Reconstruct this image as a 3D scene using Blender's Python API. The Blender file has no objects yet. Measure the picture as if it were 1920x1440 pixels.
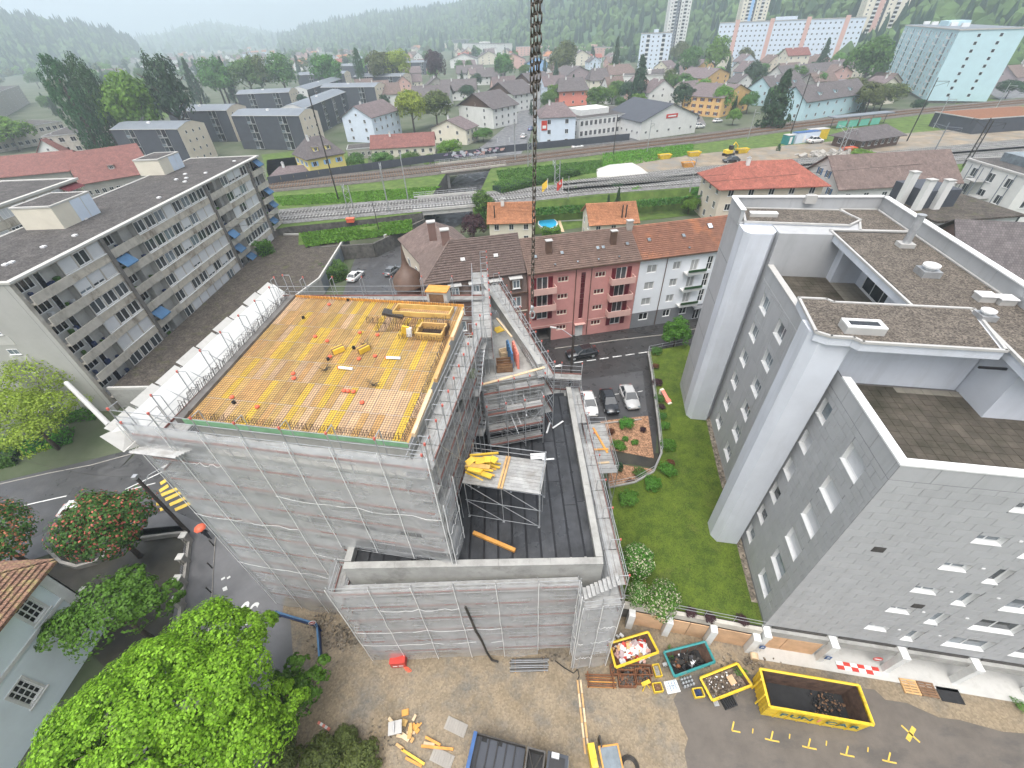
import bpy, math, random
import numpy as np
from mathutils import Matrix, Vector
sc = bpy.context.scene
col = sc.collection
rnd = random.Random(7)
# ---------------------------------------------------------------- camera
FPX, CAMH = 800.0, 39.0
_d = np.array([43.0, 956.0, FPX]); _d /= np.linalg.norm(_d)
_f = np.array([0, 0, 1.0]) - _d[2]*_d; _f /= np.linalg.norm(_f)
_r = np.cross(_f, -_d)
if _r[0] < 0: _r = -_r
_u = -_d
cam_d = bpy.data.cameras.new('camera'); cam = bpy.data.objects.new('camera', cam_d); col.objects.link(cam)
cam_d.sensor_width = 36.0; cam_d.lens = 36.0*FPX/1920; cam_d.clip_start = .05; cam_d.clip_end = 20000
def _ax(i): return Vector((_r[i], _f[i], _u[i]))
cam.matrix_world = Matrix((( _ax(0)[0], -_ax(1)[0], -_ax(2)[0], 0), (_ax(0)[1], -_ax(1)[1], -_ax(2)[1], 0), (_ax(0)[2], -_ax(1)[2], -_ax(2)[2], CAMH), (0, 0, 0, 1)))
sc.camera = cam
# ---------------------------------------------------------------- sky, sun, exposure (rainy overcast day)
SUN_EL, SUN_ROT = math.radians(70), math.radians(206)
w = bpy.data.worlds.new('World'); sc.world = w; w.use_nodes = True
nt = w.node_tree; nt.nodes.clear()
_o = nt.nodes.new('ShaderNodeOutputWorld'); _b = nt.nodes.new('ShaderNodeBackground'); _s = nt.nodes.new('ShaderNodeTexSky')
_h = nt.nodes.new('ShaderNodeHueSaturation')
_s.sky_type = 'NISHITA'; _s.sun_disc = False; _s.sun_elevation = SUN_EL; _s.sun_rotation = SUN_ROT
_s.air_density = 1.0; _s.dust_density = 6.0; _s.ozone_density = 1.0
_h.inputs['Saturation'].default_value = .34
nt.links.new(_s.outputs[0], _h.inputs['Color']); nt.links.new(_h.outputs[0], _b.inputs[0]); nt.links.new(_b.outputs[0], _o.inputs[0])
_b.inputs[1].default_value = .15
sd = bpy.data.lights.new('sun', 'SUN'); sd.energy = .95; sd.angle = math.radians(60); sd.color = (1, .98, .95)
so = bpy.data.objects.new('sun', sd); col.objects.link(so)
_dir = Vector((math.sin(SUN_ROT)*math.cos(SUN_EL), math.cos(SUN_ROT)*math.cos(SUN_EL), math.sin(SUN_EL)))
so.rotation_euler = _dir.to_track_quat('Z', 'Y').to_euler(); so.location = (0, 0, 120)
sc.view_settings.view_transform = 'Standard'; sc.view_settings.look = 'None'; sc.view_settings.gamma = 1
sc.view_settings.use_curve_mapping = False; sc.view_settings.exposure = 1.0
cy = sc.cycles
cy.max_bounces = 5; cy.diffuse_bounces = 3; cy.glossy_bounces = 2; cy.transmission_bounces = 3; cy.volume_bounces = 3
cy.transparent_max_bounces = 10; cy.use_denoising = True; cy.use_adaptive_sampling = True; cy.adaptive_threshold = .015
cy.caustics_reflective = False; cy.caustics_refractive = False
sc.render.engine = 'CYCLES'
# ---------------------------------------------------------------- where a spot of the street plan lies
def ray(px, py):
    c = np.array([px-960, py-720, FPX]); return np.array([c@_r, c@_f, c@_u])
def at(px, py, z=0.0):
    r = ray(px, py); t = (z-CAMH)/r[2]; return Vector((float(r[0]*t), float(r[1]*t), z))
def hh(bx, by, tx, ty, z=0.0):
    b = at(bx, by, z); r = ray(tx, ty); t = (b.x*r[0]+b.y*r[1])/(r[0]**2+r[1]**2); return CAMH+float(r[2]*t)
def R(a): return math.radians(a)
# ---------------------------------------------------------------- materials
MAT = {}
def _nodes(name):
    m = bpy.data.materials.new(name); m.use_nodes = True; MAT[name] = m
    n = m.node_tree; return m, n, n.nodes['Principled BSDF'], n.links
def mat(name, c, rough=.7, var=.18, scale=1.5, bump=0., bscale=20., metal=0., rv=0., c2=None, detail=5, emit=None, spec=.4, hv=0.):
    """base colour with world-space mottling, optional per-object tint, fine relief"""
    m, n, b, L = _nodes(name)
    b.inputs['Roughness'].default_value = rough; b.inputs['Metallic'].default_value = metal
    b.inputs['Specular IOR Level'].default_value = spec
    g = n.nodes.new('ShaderNodeNewGeometry')
    t = n.nodes.new('ShaderNodeTexNoise'); t.inputs['Scale'].default_value = scale; t.inputs['Detail'].default_value = detail
    t.inputs['Roughness'].default_value = .65
    L.new(g.outputs['Position'], t.inputs['Vector'])
    r = n.nodes.new('ShaderNodeValToRGB'); r.color_ramp.elements[0].position = .3; r.color_ramp.elements[1].position = .7
    a = tuple(min(1, x*(1-var)) for x in c); e = tuple(min(1, x*(1+var)) for x in c) if c2 is None else c2
    r.color_ramp.elements[0].color = (*a, 1); r.color_ramp.elements[1].color = (*e, 1)
    L.new(t.outputs[0], r.inputs[0]); out = r.outputs[0]
    if rv or hv:
        oi = n.nodes.new('ShaderNodeObjectInfo'); mr = n.nodes.new('ShaderNodeMapRange')
        mr.inputs[3].default_value = 1-rv; mr.inputs[4].default_value = 1+rv
        L.new(oi.outputs['Random'], mr.inputs[0]); hs = n.nodes.new('ShaderNodeHueSaturation')
        L.new(out, hs.inputs['Color']); L.new(mr.outputs[0], hs.inputs['Value'])
        if hv:
            m2 = n.nodes.new('ShaderNodeMapRange'); m2.inputs[3].default_value = .5-hv; m2.inputs[4].default_value = .5+hv
            mu = n.nodes.new('ShaderNodeMath'); mu.operation = 'MULTIPLY'; mu.inputs[1].default_value = 7.31
            fr = n.nodes.new('ShaderNodeMath'); fr.operation = 'FRACT'
            L.new(oi.outputs['Random'], mu.inputs[0]); L.new(mu.outputs[0], fr.inputs[0]); L.new(fr.outputs[0], m2.inputs[0]); L.new(m2.outputs[0], hs.inputs['Hue'])
        out = hs.outputs[0]
    L.new(out, b.inputs['Base Color'])
    if bump:
        t2 = n.nodes.new('ShaderNodeTexNoise'); t2.inputs['Scale'].default_value = bscale; t2.inputs['Detail'].default_value = 4
        L.new(g.outputs['Position'], t2.inputs['Vector']); bp = n.nodes.new('ShaderNodeBump'); bp.inputs['Strength'].default_value = bump
        bp.inputs['Distance'].default_value = .05
        L.new(t2.outputs[0], bp.inputs['Height']); L.new(bp.outputs[0], b.inputs['Normal'])
    if emit:
        b.inputs['Emission Color'].default_value = (*emit[0], 1); b.inputs['Emission Strength'].default_value = emit[1]
    return m
def rough_noise(m, lo, hi, scale):
    n = m.node_tree; L = n.links; b = n.nodes['Principled BSDF']; g = n.nodes.new('ShaderNodeNewGeometry')
    t = n.nodes.new('ShaderNodeTexNoise'); t.inputs['Scale'].default_value = scale; t.inputs['Detail'].default_value = 4
    L.new(g.outputs['Position'], t.inputs['Vector']); mr = n.nodes.new('ShaderNodeMapRange')
    mr.inputs[1].default_value = .35; mr.inputs[2].default_value = .65; mr.inputs[3].default_value = lo; mr.inputs[4].default_value = hi
    L.new(t.outputs[0], mr.inputs[0]); L.new(mr.outputs[0], b.inputs['Roughness'])
def speckle(m, scale, amount, dark=(.02, .02, .02), light=None):
    """small stones: a Voronoi cell tint on top of the base colour"""
    n = m.node_tree; L = n.links; b = n.nodes['Principled BSDF']; g = n.nodes.new('ShaderNodeNewGeometry')
    v = n.nodes.new('ShaderNodeTexVoronoi'); v.inputs['Scale'].default_value = scale; L.new(g.outputs['Position'], v.inputs['Vector'])
    sx = n.nodes.new('ShaderNodeSeparateColor'); L.new(v.outputs['Color'], sx.inputs[0])
    src = b.inputs['Base Color'].links[0].from_socket
    hs = n.nodes.new('ShaderNodeHueSaturation'); mr = n.nodes.new('ShaderNodeMapRange'); mr.inputs[3].default_value = 1-amount; mr.inputs[4].default_value = 1+amount
    L.new(sx.outputs[0], mr.inputs[0]); L.new(mr.outputs[0], hs.inputs['Value']); L.new(src, hs.inputs['Color']); L.new(hs.outputs[0], b.inputs['Base Color'])
    bp = n.nodes.new('ShaderNodeBump'); bp.inputs['Strength'].default_value = .5; bp.inputs['Distance'].default_value = .03
    L.new(v.outputs['Distance'], bp.inputs['Height']); L.new(bp.outputs[0], b.inputs['Normal'])
def blotch(m, color, scale, lo, hi, stretch=(1, 1, 1)):
    """stains and worn patches mixed over the base colour"""
    n = m.node_tree; L = n.links; b = n.nodes['Principled BSDF']; g = n.nodes.new('ShaderNodeNewGeometry')
    mp = n.nodes.new('ShaderNodeMapping'); mp.inputs['Scale'].default_value = stretch
    t = n.nodes.new('ShaderNodeTexNoise'); t.inputs['Scale'].default_value = scale; t.inputs['Detail'].default_value = 6; t.inputs['Roughness'].default_value = .7
    L.new(g.outputs['Position'], mp.inputs[0]); L.new(mp.outputs[0], t.inputs['Vector'])
    mr = n.nodes.new('ShaderNodeMapRange'); mr.inputs[1].default_value = lo; mr.inputs[2].default_value = hi
    L.new(t.outputs[0], mr.inputs[0]); mx = n.nodes.new('ShaderNodeMix'); mx.data_type = 'RGBA'
    src = b.inputs['Base Color'].links[0].from_socket
    L.new(mr.outputs[0], mx.inputs[0]); L.new(src, mx.inputs[6]); mx.inputs[7].default_value = (*color, 1); L.new(mx.outputs[2], b.inputs['Base Color'])
def courses(m, sx, sy, dark=.55, mortar=.03):
    """tile courses of a roof in the object's own frame, x along the ridge"""
    n = m.node_tree; L = n.links; b = n.nodes['Principled BSDF']; tc = n.nodes.new('ShaderNodeTexCoord')
    mp = n.nodes.new('ShaderNodeMapping'); mp.inputs['Scale'].default_value = (1, 1.15, 1); L.new(tc.outputs['Object'], mp.inputs[0])
    br = n.nodes.new('ShaderNodeTexBrick'); br.inputs['Scale'].default_value = 1; br.inputs['Brick Width'].default_value = sx; br.inputs['Row Height'].default_value = sy
    br.inputs['Mortar Size'].default_value = mortar; br.inputs['Mortar Smooth'].default_value = .6; br.inputs['Bias'].default_value = 0
    br.inputs['Color1'].default_value = (.82, .82, .82, 1); br.inputs['Color2'].default_value = (1.15, 1.15, 1.15, 1); br.inputs['Mortar'].default_value = (dark, dark, dark, 1)
    L.new(mp.outputs[0], br.inputs['Vector']); mx = n.nodes.new('ShaderNodeMix'); mx.data_type = 'RGBA'; mx.blend_type = 'MULTIPLY'; mx.inputs[0].default_value = 1
    src = b.inputs['Base Color'].links[0].from_socket; L.new(src, mx.inputs[6]); L.new(br.outputs['Color'], mx.inputs[7]); L.new(mx.outputs[2], b.inputs['Base Color'])
    bp = n.nodes.new('ShaderNodeBump'); bp.inputs['Strength'].default_value = .5; bp.inputs['Distance'].default_value = .04
    L.new(br.outputs['Fac'], bp.inputs['Height']); bp.invert = True; L.new(bp.outputs[0], b.inputs['Normal'])
def leafmat(name, c, var=.35, trans=.35, hv=.015, rv=.12):
    m, n, b, L = _nodes(name)
    g = n.nodes.new('ShaderNodeNewGeometry'); r = n.nodes.new('ShaderNodeValToRGB')
    r.color_ramp.elements[0].color = (*[x*(1-var) for x in c], 1); r.color_ramp.elements[1].color = (*[min(1, x*(1+var)) for x in c], 1)
    L.new(g.outputs['Random Per Island'], r.inputs[0]); oi = n.nodes.new('ShaderNodeObjectInfo'); hs = n.nodes.new('ShaderNodeHueSaturation')
    mr = n.nodes.new('ShaderNodeMapRange'); mr.inputs[3].default_value = 1-rv; mr.inputs[4].default_value = 1+rv; L.new(oi.outputs['Random'], mr.inputs[0])
    m2 = n.nodes.new('ShaderNodeMapRange'); m2.inputs[3].default_value = .5-hv; m2.inputs[4].default_value = .5+hv; L.new(oi.outputs['Random'], m2.inputs[0])
    L.new(r.outputs[0], hs.inputs['Color']); L.new(mr.outputs[0], hs.inputs['Value']); L.new(m2.outputs[0], hs.inputs['Hue'])
    b.inputs['Roughness'].default_value = .55; b.inputs['Specular IOR Level'].default_value = .25
    L.new(hs.outputs[0], b.inputs['Base Color']); tr = n.nodes.new('ShaderNodeBsdfTranslucent'); L.new(hs.outputs[0], tr.inputs[0])
    mx = n.nodes.new('ShaderNodeMixShader'); mx.inputs[0].default_value = trans; L.new(b.outputs[0], mx.inputs[1]); L.new(tr.outputs[0], mx.inputs[2])
    L.new(mx.outputs[0], n.nodes['Material Output'].inputs[0]); return m
def netmat():
    m, n, b, L = _nodes('net'); b.inputs['Base Color'].default_value = (.85, .855, .86, 1); b.inputs['Roughness'].default_value = .6
    g = n.nodes.new('ShaderNodeNewGeometry'); t = n.nodes.new('ShaderNodeTexNoise'); t.inputs['Scale'].default_value = .45; t.inputs['Detail'].default_value = 3
    mp = n.nodes.new('ShaderNodeMapping'); mp.inputs['Scale'].default_value = (1, 1, 1.6); L.new(g.outputs['Position'], mp.inputs[0]); L.new(mp.outputs[0], t.inputs['Vector'])
    mr = n.nodes.new('ShaderNodeMapRange'); mr.inputs[1].default_value = .3; mr.inputs[2].default_value = .7; mr.inputs[3].default_value = .22; mr.inputs[4].default_value = .36
    L.new(t.outputs[0], mr.inputs[0]); tp = n.nodes.new('ShaderNodeBsdfTransparent'); tl = n.nodes.new('ShaderNodeBsdfTranslucent'); tl.inputs[0].default_value = (.85, .855, .86, 1)
    m1 = n.nodes.new('ShaderNodeMixShader'); m1.inputs[0].default_value = .3; L.new(b.outputs[0], m1.inputs[1]); L.new(tl.outputs[0], m1.inputs[2])
    m2 = n.nodes.new('ShaderNodeMixShader'); L.new(mr.outputs[0], m2.inputs[0]); L.new(tp.outputs[0], m2.inputs[1]); L.new(m1.outputs[0], m2.inputs[2])
    L.new(m2.outputs[0], n.nodes['Material Output'].inputs[0])
def glassmat(name, c, rough=.08):
    m = mat(name, c, rough, .35, .7, rv=.35, spec=.6); return m
# stone, concrete, ground
mat('concrete', (.34, .335, .315), .8, .16, .8, .15, 12); blotch(MAT['concrete'], (.20, .195, .18), .7, .5, .75)
mat('concrete_light', (.50, .49, .46), .8, .12, .8, .1, 12); blotch(MAT['concrete_light'], (.33, .32, .29), .8, .52, .8)
mat('concrete_old', (.47, .44, .385), .9, .15, 1.2, .3, 25); blotch(MAT['concrete_old'], (.18, .155, .12), .5, .52, .78, (1, 1, .5))
mat('concrete_dark', (.16, .15, .14), .85, .3, 1.0, .3, 10)
mat('render_end', (.40, .395, .37), .85, .07, .4, .05, 10)
mat('mossy_wall', (.10, .095, .085), .9, .5, 1.1, .4, 8)
mat('asphalt', (.060, .060, .062), .45, .25, .35, .15, 60); rough_noise(MAT['asphalt'], .22, .6, .5); blotch(MAT['asphalt'], (.088, .088, .088), .25, .5, .7)
mat('asphalt_dark', (.04, .039, .039), .4, .3, .5, .15, 60); rough_noise(MAT['asphalt_dark'], .18, .55, .6)
mat('asphalt_lane', (.136, .136, .140), .55, .2, .4, .15, 60); rough_noise(MAT['asphalt_lane'], .35, .65, .5)
mat('asphalt_yard', (.125, .108, .092), .75, .16, .7, .2, 50); blotch(MAT['asphalt_yard'], (.068, .065, .062), .5, .5, .75, (.4, 1, 1)); blotch(MAT['asphalt_yard'], (.143, .127, .105), 1.4, .58, .85, (.5, 1, 1))
mat('pavement', (.104, .104, .108), .5, .2, .7, .1, 40); rough_noise(MAT['pavement'], .3, .65, .7)
mat('kerb_stone', (.33, .31, .28), .8, .2, 1.5, .1, 20)
mat('yard', (.235, .185, .122), .95, .16, .6, .5, 9); blotch(MAT['yard'], (.136, .126, .109), .35, .47, .68); blotch(MAT['yard'], (.299, .279, .252), .55, .64, .8); speckle(MAT['yard'], 8, .2); rough_noise(MAT['yard'], .35, .95, .4)
mat('rubble', (.182, .154, .119), .95, .5, 2.5, .9, 6); speckle(MAT['rubble'], 5, .5)
mat('town_ground', (.056, .096, .028), .9, .4, .06, .1, 2, c2=(.120, .128, .088), detail=8)
mat('grass', (.056, .102, .007), .9, .3, .8, .7, 25, c2=(.098, .14, .012)); blotch(MAT['grass'], (.118, .124, .031), .45, .56, .85); speckle(MAT['grass'], 16, .35)
mat('meadow', (.068, .124, .019), .95, .35, .5, .9, 4, c2=(.112, .176, .034)); blotch(MAT['meadow'], (.128, .128, .045), .4, .55, .8)
mat('courtyard', (.03, .027, .025), .6, .4, .35, .2, 30, c2=(.052, .048, .034)); rough_noise(MAT['courtyard'], .3, .8, .4)
mat('mulch', (.30, .17, .10), .95, .4, 2, .8, 20); speckle(MAT['mulch'], 9, .45)
mat('ballast', (.104, .092, .080), .95, .35, .8, .8, 6); speckle(MAT['ballast'], 3, .35)
mat('ballast_grey', (.168, .164, .160), .95, .3, .8, .8, 6); speckle(MAT['ballast_grey'], 3, .35)
mat('roof_gravel', (.108, .092, .076), .95, .25, .9, .7, 10); speckle(MAT['roof_gravel'], 12, .6)
mat('roof_felt', (.071, .065, .062), .95, .3, .5, .6, 14); speckle(MAT['roof_felt'], 6, .45); blotch(MAT['roof_felt'], (.118, .108, .099), .25, .56, .75)
mat('roof_moss', (.070, .059, .049), .95, .4, .8, .6, 14); speckle(MAT['roof_moss'], 6, .45); blotch(MAT['roof_moss'], (.070, .077, .021), .6, .55, .75)
mat('membrane', (.042, .044, .048), .4, .45, .7, .1, 12, rv=.12); rough_noise(MAT['membrane'], .2, .55, .6); blotch(MAT['membrane'], (.17, .165, .15), .33, .6, .82)
mat('membrane_seam', (.015, .015, .017), .3, .3, 2)
mat('paver', (.078, .067, .053), .9, .3, .8, .2, 15, rv=.13); blotch(MAT['paver'], (.031, .029, .018), .35, .42, .62)
mat('paver_dry', (.210, .193, .158), .9, .15, .8, .2, 15, rv=.08)
# walls
mat('clad', (.39, .395, .40), .6, .05, .8, rv=.035); blotch(MAT['clad'], (.30, .305, .305), .9, .5, .85, (1, 1, .1))
mat('clad_joint', (.20, .205, .21), .8, .1)
mat('fin_white', (.58, .605, .65), .7, .06, .4); blotch(MAT['fin_white'], (.47, .485, .51), .6, .5, .8, (1, 1, .12))
mat('white_wall', (.66, .655, .63), .8, .07, .5); blotch(MAT['white_wall'], (.52, .51, .48), .3, .56, .85, (1, 1, .4))
mat('house_white', (.74, .76, .79), .8, .05, .5); mat('white_blue', (.60, .67, .76), .8, .05, .5)
mat('pink_wall', (.55, .26, .235), .85, .08, .6); blotch(MAT['pink_wall'], (.46, .22, .20), .5, .5, .85, (1, 1, .4))
mat('pink_pale', (.60, .38, .33), .85, .08, .6)
mat('brown_wall', (.20, .125, .105), .85, .12, .7)
mat('beige_wall', (.62, .54, .44), .85, .07, .5); mat('cream_wall', (.68, .63, .52), .85, .07, .5)
mat('yellow_wall', (.72, .60, .20), .8, .07, .5); mat('orange_wall', (.70, .44, .18), .8, .08, .5)
mat('grey_base', (.20, .205, .215), .85, .1, .6); mat('grey_wall', (.33, .31, .28), .85, .12, .6); mat('mint_wall', (.47, .64, .69), .75, .05, .3)
mat('blue_wall', (.74, .82, .86), .85, .05, .5); mat('sky_blue', (.28, .48, .75), .8, .08); mat('coral', (.72, .24, .18), .8, .08)
mat('slate_clad', (.060, .066, .080), .7, .12, .5); mat('slate_roof', (.17, .19, .215), .5, .1, .3); mat('mauve', (.42, .33, .34), .8, .1)
mat('pebble_band', (.52, .475, .40), .95, .16, 1.0, .5, 30); blotch(MAT['pebble_band'], (.155, .12, .09), .55, .5, .72, (1, 1, .6))
mat('garage_ply', (.58, .37, .22), .8, .18, .9, rv=.12)
# roofs
for nme, c, sx, sy in (('tile_brown', (.16, .115, .10), .3, .34), ('tile_dark', (.115, .10, .10), .3, .34), ('tile_red', (.30, .095, .065), .3, .34), ('tile_orange', (.40, .175, .085), .28, .33),
                       ('tile_old', (.27, .15, .10), .25, .3), ('tile_maroon', (.20, .082, .068), .3, .3), ('tile_mauve', (.155, .12, .12), .3, .34)):
    mat(nme, c, .75, .25, .8, rv=.04); blotch(MAT[nme], tuple(x*1.5+.02 for x in c), .7, .56, .8); courses(MAT[nme], sx, sy)
blotch(MAT['tile_old'], (.30, .27, .10), 1.6, .5, .68)
mat('tile_rust', (.24, .115, .075), .75, .25, 1.2, rv=.12); blotch(MAT['tile_rust'], (.42, .17, .08), .35, .52, .7)
mat('tile_umber', (.185, .125, .10), .7, .25, 1.2, rv=.12); mat('tile_sooty', (.15, .11, .095), .75, .3, 2, rv=.15)
# metal, wood, plastic
mat('galv', (.44, .45, .46), .42, .2, 2, metal=.55); mat('galv_deck', (.36, .36, .35), .6, .25, 1.5, metal=.2, rv=.1); blotch(MAT['galv_deck'], (.24, .225, .20), .9, .5, .75)
mat('steel_dark', (.09, .085, .08), .55, .3, 2, metal=.5); mat('rust', (.20, .085, .04), .85, .4, 2.5, .3, 15); mat('iron', (.05, .045, .04), .6, .3, 3, metal=.3)
mat('rebar', (.105, .072, .055), .8, .3, 4); mat('toe_red', (.26, .12, .10), .7, .25, 2); mat('cap_red', (.55, .13, .10), .6, .1)
mat('form_yellow', (.60, .375, .13), .6, .22, 1.3, rv=.13, hv=.01); mat('form_bright', (.76, .50, .06), .5, .14, 1.2, rv=.1); mat('ply_pale', (.68, .46, .27), .7, .15, 1.2, rv=.15)
mat('wood', (.55, .34, .15), .75, .22, 2, rv=.15); mat('wood_pale', (.66, .50, .32), .75, .18, 2, rv=.15); mat('wood_orange', (.62, .30, .07), .7, .2, 2, rv=.1)
mat('crate_wood', (.20, .115, .065), .85, .3, 2.5); mat('pole_wood', (.055, .045, .04), .85, .35, 3)
mat('yellow', (.72, .50, .035), .55, .16, 1.2); blotch(MAT['yellow'], (.30, .17, .05), 2.2, .56, .74); blotch(MAT['yellow'], (.45, .40, .30), .9, .6, .85)
mat('teal', (.03, .22, .22), .5, .2, 1.2); blotch(MAT['teal'], (.16, .20, .18), 1.8, .55, .75); mat('red', (.52, .05, .035), .5, .12, 1.5); mat('orange_red', (.72, .14, .07), .5, .1); mat('blue', (.035, .10, .26), .55, .2, 1.5)
mat('awning_blue', (.07, .16, .29), .7, .15, 1.5, rv=.15); mat('navy', (.02, .04, .12), .5, .2, 1.5); mat('green_paint', (.20, .38, .22), .6, .15, 2)
mat('white', (.72, .72, .71), .5, .05, 2); mat('white_rough', (.66, .66, .64), .7, .1, 1.2); mat('grey_trim', (.40, .405, .40), .6, .08, 1); mat('cap_grey', (.44, .43, .41), .5, .08, 1)
mat('blind', (.56, .57, .58), .6, .05, 1, rv=.06); mat('blind_grey', (.34, .345, .34), .6, .08, 1, rv=.1); mat('maroon', (.13, .012, .02), .6, .15, 2); mat('burgundy', (.10, .015, .02), .6, .15, 2)
mat('black', (.014, .014, .016), .45, .3, 2); mat('black_matt', (.022, .022, .023), .85, .3, 2); mat('rubber', (.02, .02, .02), .85, .2, 4); mat('debris', (.13, .10, .075), .95, .6, 3, .5, 12); speckle(MAT['debris'], 10, .6)
mat('paint_white', (.62, .62, .60), .6, .12, 3); mat('paint_yellow', (.62, .43, .07), .6, .18, 3); mat('skin', (.50, .33, .25), .6, .05); mat('cloth_dark', (.03, .032, .04), .9, .2)
mat('pool_water', (.03, .36, .62), .08, .08, 1.5, .1, 3); mat('pool_blue', (.07, .24, .55), .5, .1)
mat('turquoise_glass', (.16, .46, .38), .15, .1, .6); mat('copper_brown', (.115, .07, .05), .5, .25, 1.5)
mat('poster_warm', (.62, .36, .13), .6, .9, 1.6, c2=(.8, .7, .5)); mat('poster_cool', (.62, .68, .72), .6, .2, 1.2); mat('graffiti_blue', (.16, .36, .62), .7, .6, .8, c2=(.6, .35, .42)); mat('graffiti_white', (.5, .52, .55), .7, .2)
glassmat('glass', (.05, .06, .065)); glassmat('glass_dark', (.018, .02, .024)); glassmat('glass_sky', (.16, .19, .21), .05); glassmat('glass_car', (.03, .035, .04), .05)
for nme, c in (('paint_car_white', (.70, .70, .68)), ('paint_car_silver', (.42, .42, .41)), ('paint_car_black', (.012, .013, .016)), ('paint_car_grey', (.12, .125, .13)), ('paint_car_blue', (.03, .09, .24)), ('paint_car_red', (.35, .02, .02))):
    m_ = mat(nme, c, .25, .05, 1, spec=.7); m_.node_tree.nodes['Principled BSDF'].inputs['Coat Weight'].default_value = .6
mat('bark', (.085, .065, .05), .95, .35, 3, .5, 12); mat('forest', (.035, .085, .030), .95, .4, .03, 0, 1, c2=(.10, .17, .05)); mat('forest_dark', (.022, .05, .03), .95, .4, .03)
mat('hill', (.04, .085, .03), .95, .4, .01); mat('chain_steel', (.13, .115, .10), .42, .35, 40, metal=.6)
leafmat('leaf_lime', (.245, .445, .034), .5, .44, hv=0, rv=0); mat('letter_teal', (.01, .10, .13), .6, .2)
leafmat('leaf_maple', (.085, .185, .02), .4, .35, hv=0, rv=0); leafmat('leaf_chestnut', (.06, .14, .025), .45, .3, hv=0, rv=0)
leafmat('leaf_fresh', (.135, .275, .035), .35, .4); leafmat('leaf_mid', (.085, .185, .036), .4, .35); leafmat('leaf_dark', (.036, .082, .034), .45, .25); leafmat('leaf_olive', (.10, .125, .032), .45, .3)
leafmat('leaf_yellow', (.27, .34, .045), .35, .4); leafmat('leaf_purple', (.055, .025, .030), .45, .25); leafmat('leaf_shrub', (.085, .23, .03), .45, .35); leafmat('blossom_white', (.62, .60, .42), .2, .3); leafmat('blossom_red', (.55, .17, .11), .35, .3)
mat('rust_dark', (.11, .065, .045), .9, .5, 1.8, .3, 12)
leafmat('leaf_rust', (.13, .05, .025), .4, .3); leafmat('leaf_poplar', (.045, .115, .04), .4, .3)
netmat()
# ---------------------------------------------------------------- mesh tools
class MB:
    def __init__(s): s.v, s.f, s.mi = [], [], []
    def face(s, pts, mi=0):
        b = len(s.v); s.v += [tuple(p) for p in pts]; s.f.append(tuple(range(b, b+len(pts)))); s.mi.append(mi); return s
    def box(s, x0, y0, z0, x1, y1, z1, mi=0):
        b = len(s.v); s.v += [(x0, y0, z0), (x1, y0, z0), (x1, y1, z0), (x0, y1, z0), (x0, y0, z1), (x1, y0, z1), (x1, y1, z1), (x0, y1, z1)]
        for q in ((0, 3, 2, 1), (4, 5, 6, 7), (0, 1, 5, 4), (1, 2, 6, 5), (2, 3, 7, 6), (3, 0, 4, 7)): s.f.append(tuple(b+i for i in q)); s.mi.append(mi)
        return s
    def cbox(s, c, sx, sy, sz, rz=0., mi=0, rx=0., ry=0.):
        M = Matrix.Translation(c) @ Matrix.Rotation(rz, 4, 'Z') @ Matrix.Rotation(ry, 4, 'Y') @ Matrix.Rotation(rx, 4, 'X'); n = len(s.v)
        s.box(-sx/2, -sy/2, -sz/2, sx/2, sy/2, sz/2, mi)
        for i in range(n, len(s.v)): s.v[i] = tuple(M @ Vector(s.v[i]))
        return s
    def prism(s, poly, z0, z1, mi=0, top=None):
        n = len(poly); b = len(s.v); s.v += [(p[0], p[1], z0) for p in poly] + [(p[0], p[1], z1) for p in poly]
        s.f.append(tuple(range(b+n-1, b-1, -1))); s.mi.append(mi); s.f.append(tuple(range(b+n, b+2*n))); s.mi.append(mi if top is None else top)
        for i in range(n): j = (i+1) % n; s.f.append((b+i, b+j, b+n+j, b+n+i)); s.mi.append(mi)
        return s
    def tube(s, p, q, r, n=5, r2=None, mi=0, cap=True):
        p, q = Vector(p), Vector(q); d = q-p
        if d.length < 1e-6: return s
        d.normalize(); a = d.orthogonal().normalized(); c = d.cross(a); r2 = r if r2 is None else r2; b = len(s.v)
        for k in range(n): t = 2*math.pi*k/n; o = a*math.cos(t)+c*math.sin(t); s.v.append(tuple(p+o*r)); s.v.append(tuple(q+o*r2))
        for k in range(n): j = (k+1) % n; s.f.append((b+2*k, b+2*j, b+2*j+1, b+2*k+1)); s.mi.append(mi)
        if cap: s.f.append(tuple(b+2*k for k in range(n-1, -1, -1))); s.mi.append(mi); s.f.append(tuple(b+2*k+1 for k in range(n))); s.mi.append(mi)
        return s
    def path(s, pts, r, n=5, mi=0):
        for a, b in zip(pts, pts[1:]): s.tube(a, b, r, n, mi=mi)
        return s
    def lathe(s, prof, n=12, c=(0, 0, 0), mi=0):
        b = len(s.v)
        for r, z in prof:
            for k in range(n): t = 2*math.pi*k/n; s.v.append((c[0]+r*math.cos(t), c[1]+r*math.sin(t), c[2]+z))
        for i in range(len(prof)-1):
            for k in range(n): j = (k+1) % n; s.f.append((b+i*n+k, b+i*n+j, b+(i+1)*n+j, b+(i+1)*n+k)); s.mi.append(mi)
        return s
    def mesh(s, name, mats, smooth=False):
        me = bpy.data.meshes.new(name); me.from_pydata(s.v, [], s.f)
        for m in (mats if isinstance(mats, (list, tuple)) else [mats]): me.materials.append(MAT[m])
        if len(me.materials) > 1: me.polygons.foreach_set('material_index', s.mi)
        if smooth: me.polygons.foreach_set('use_smooth', [True]*len(s.f))
        me.update(); return me
    def add(s, name, mats, parent=None, loc=(0, 0, 0), rz=0., smooth=False):
        return put(name, s.mesh(name, mats, smooth), parent, loc, rz)
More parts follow.
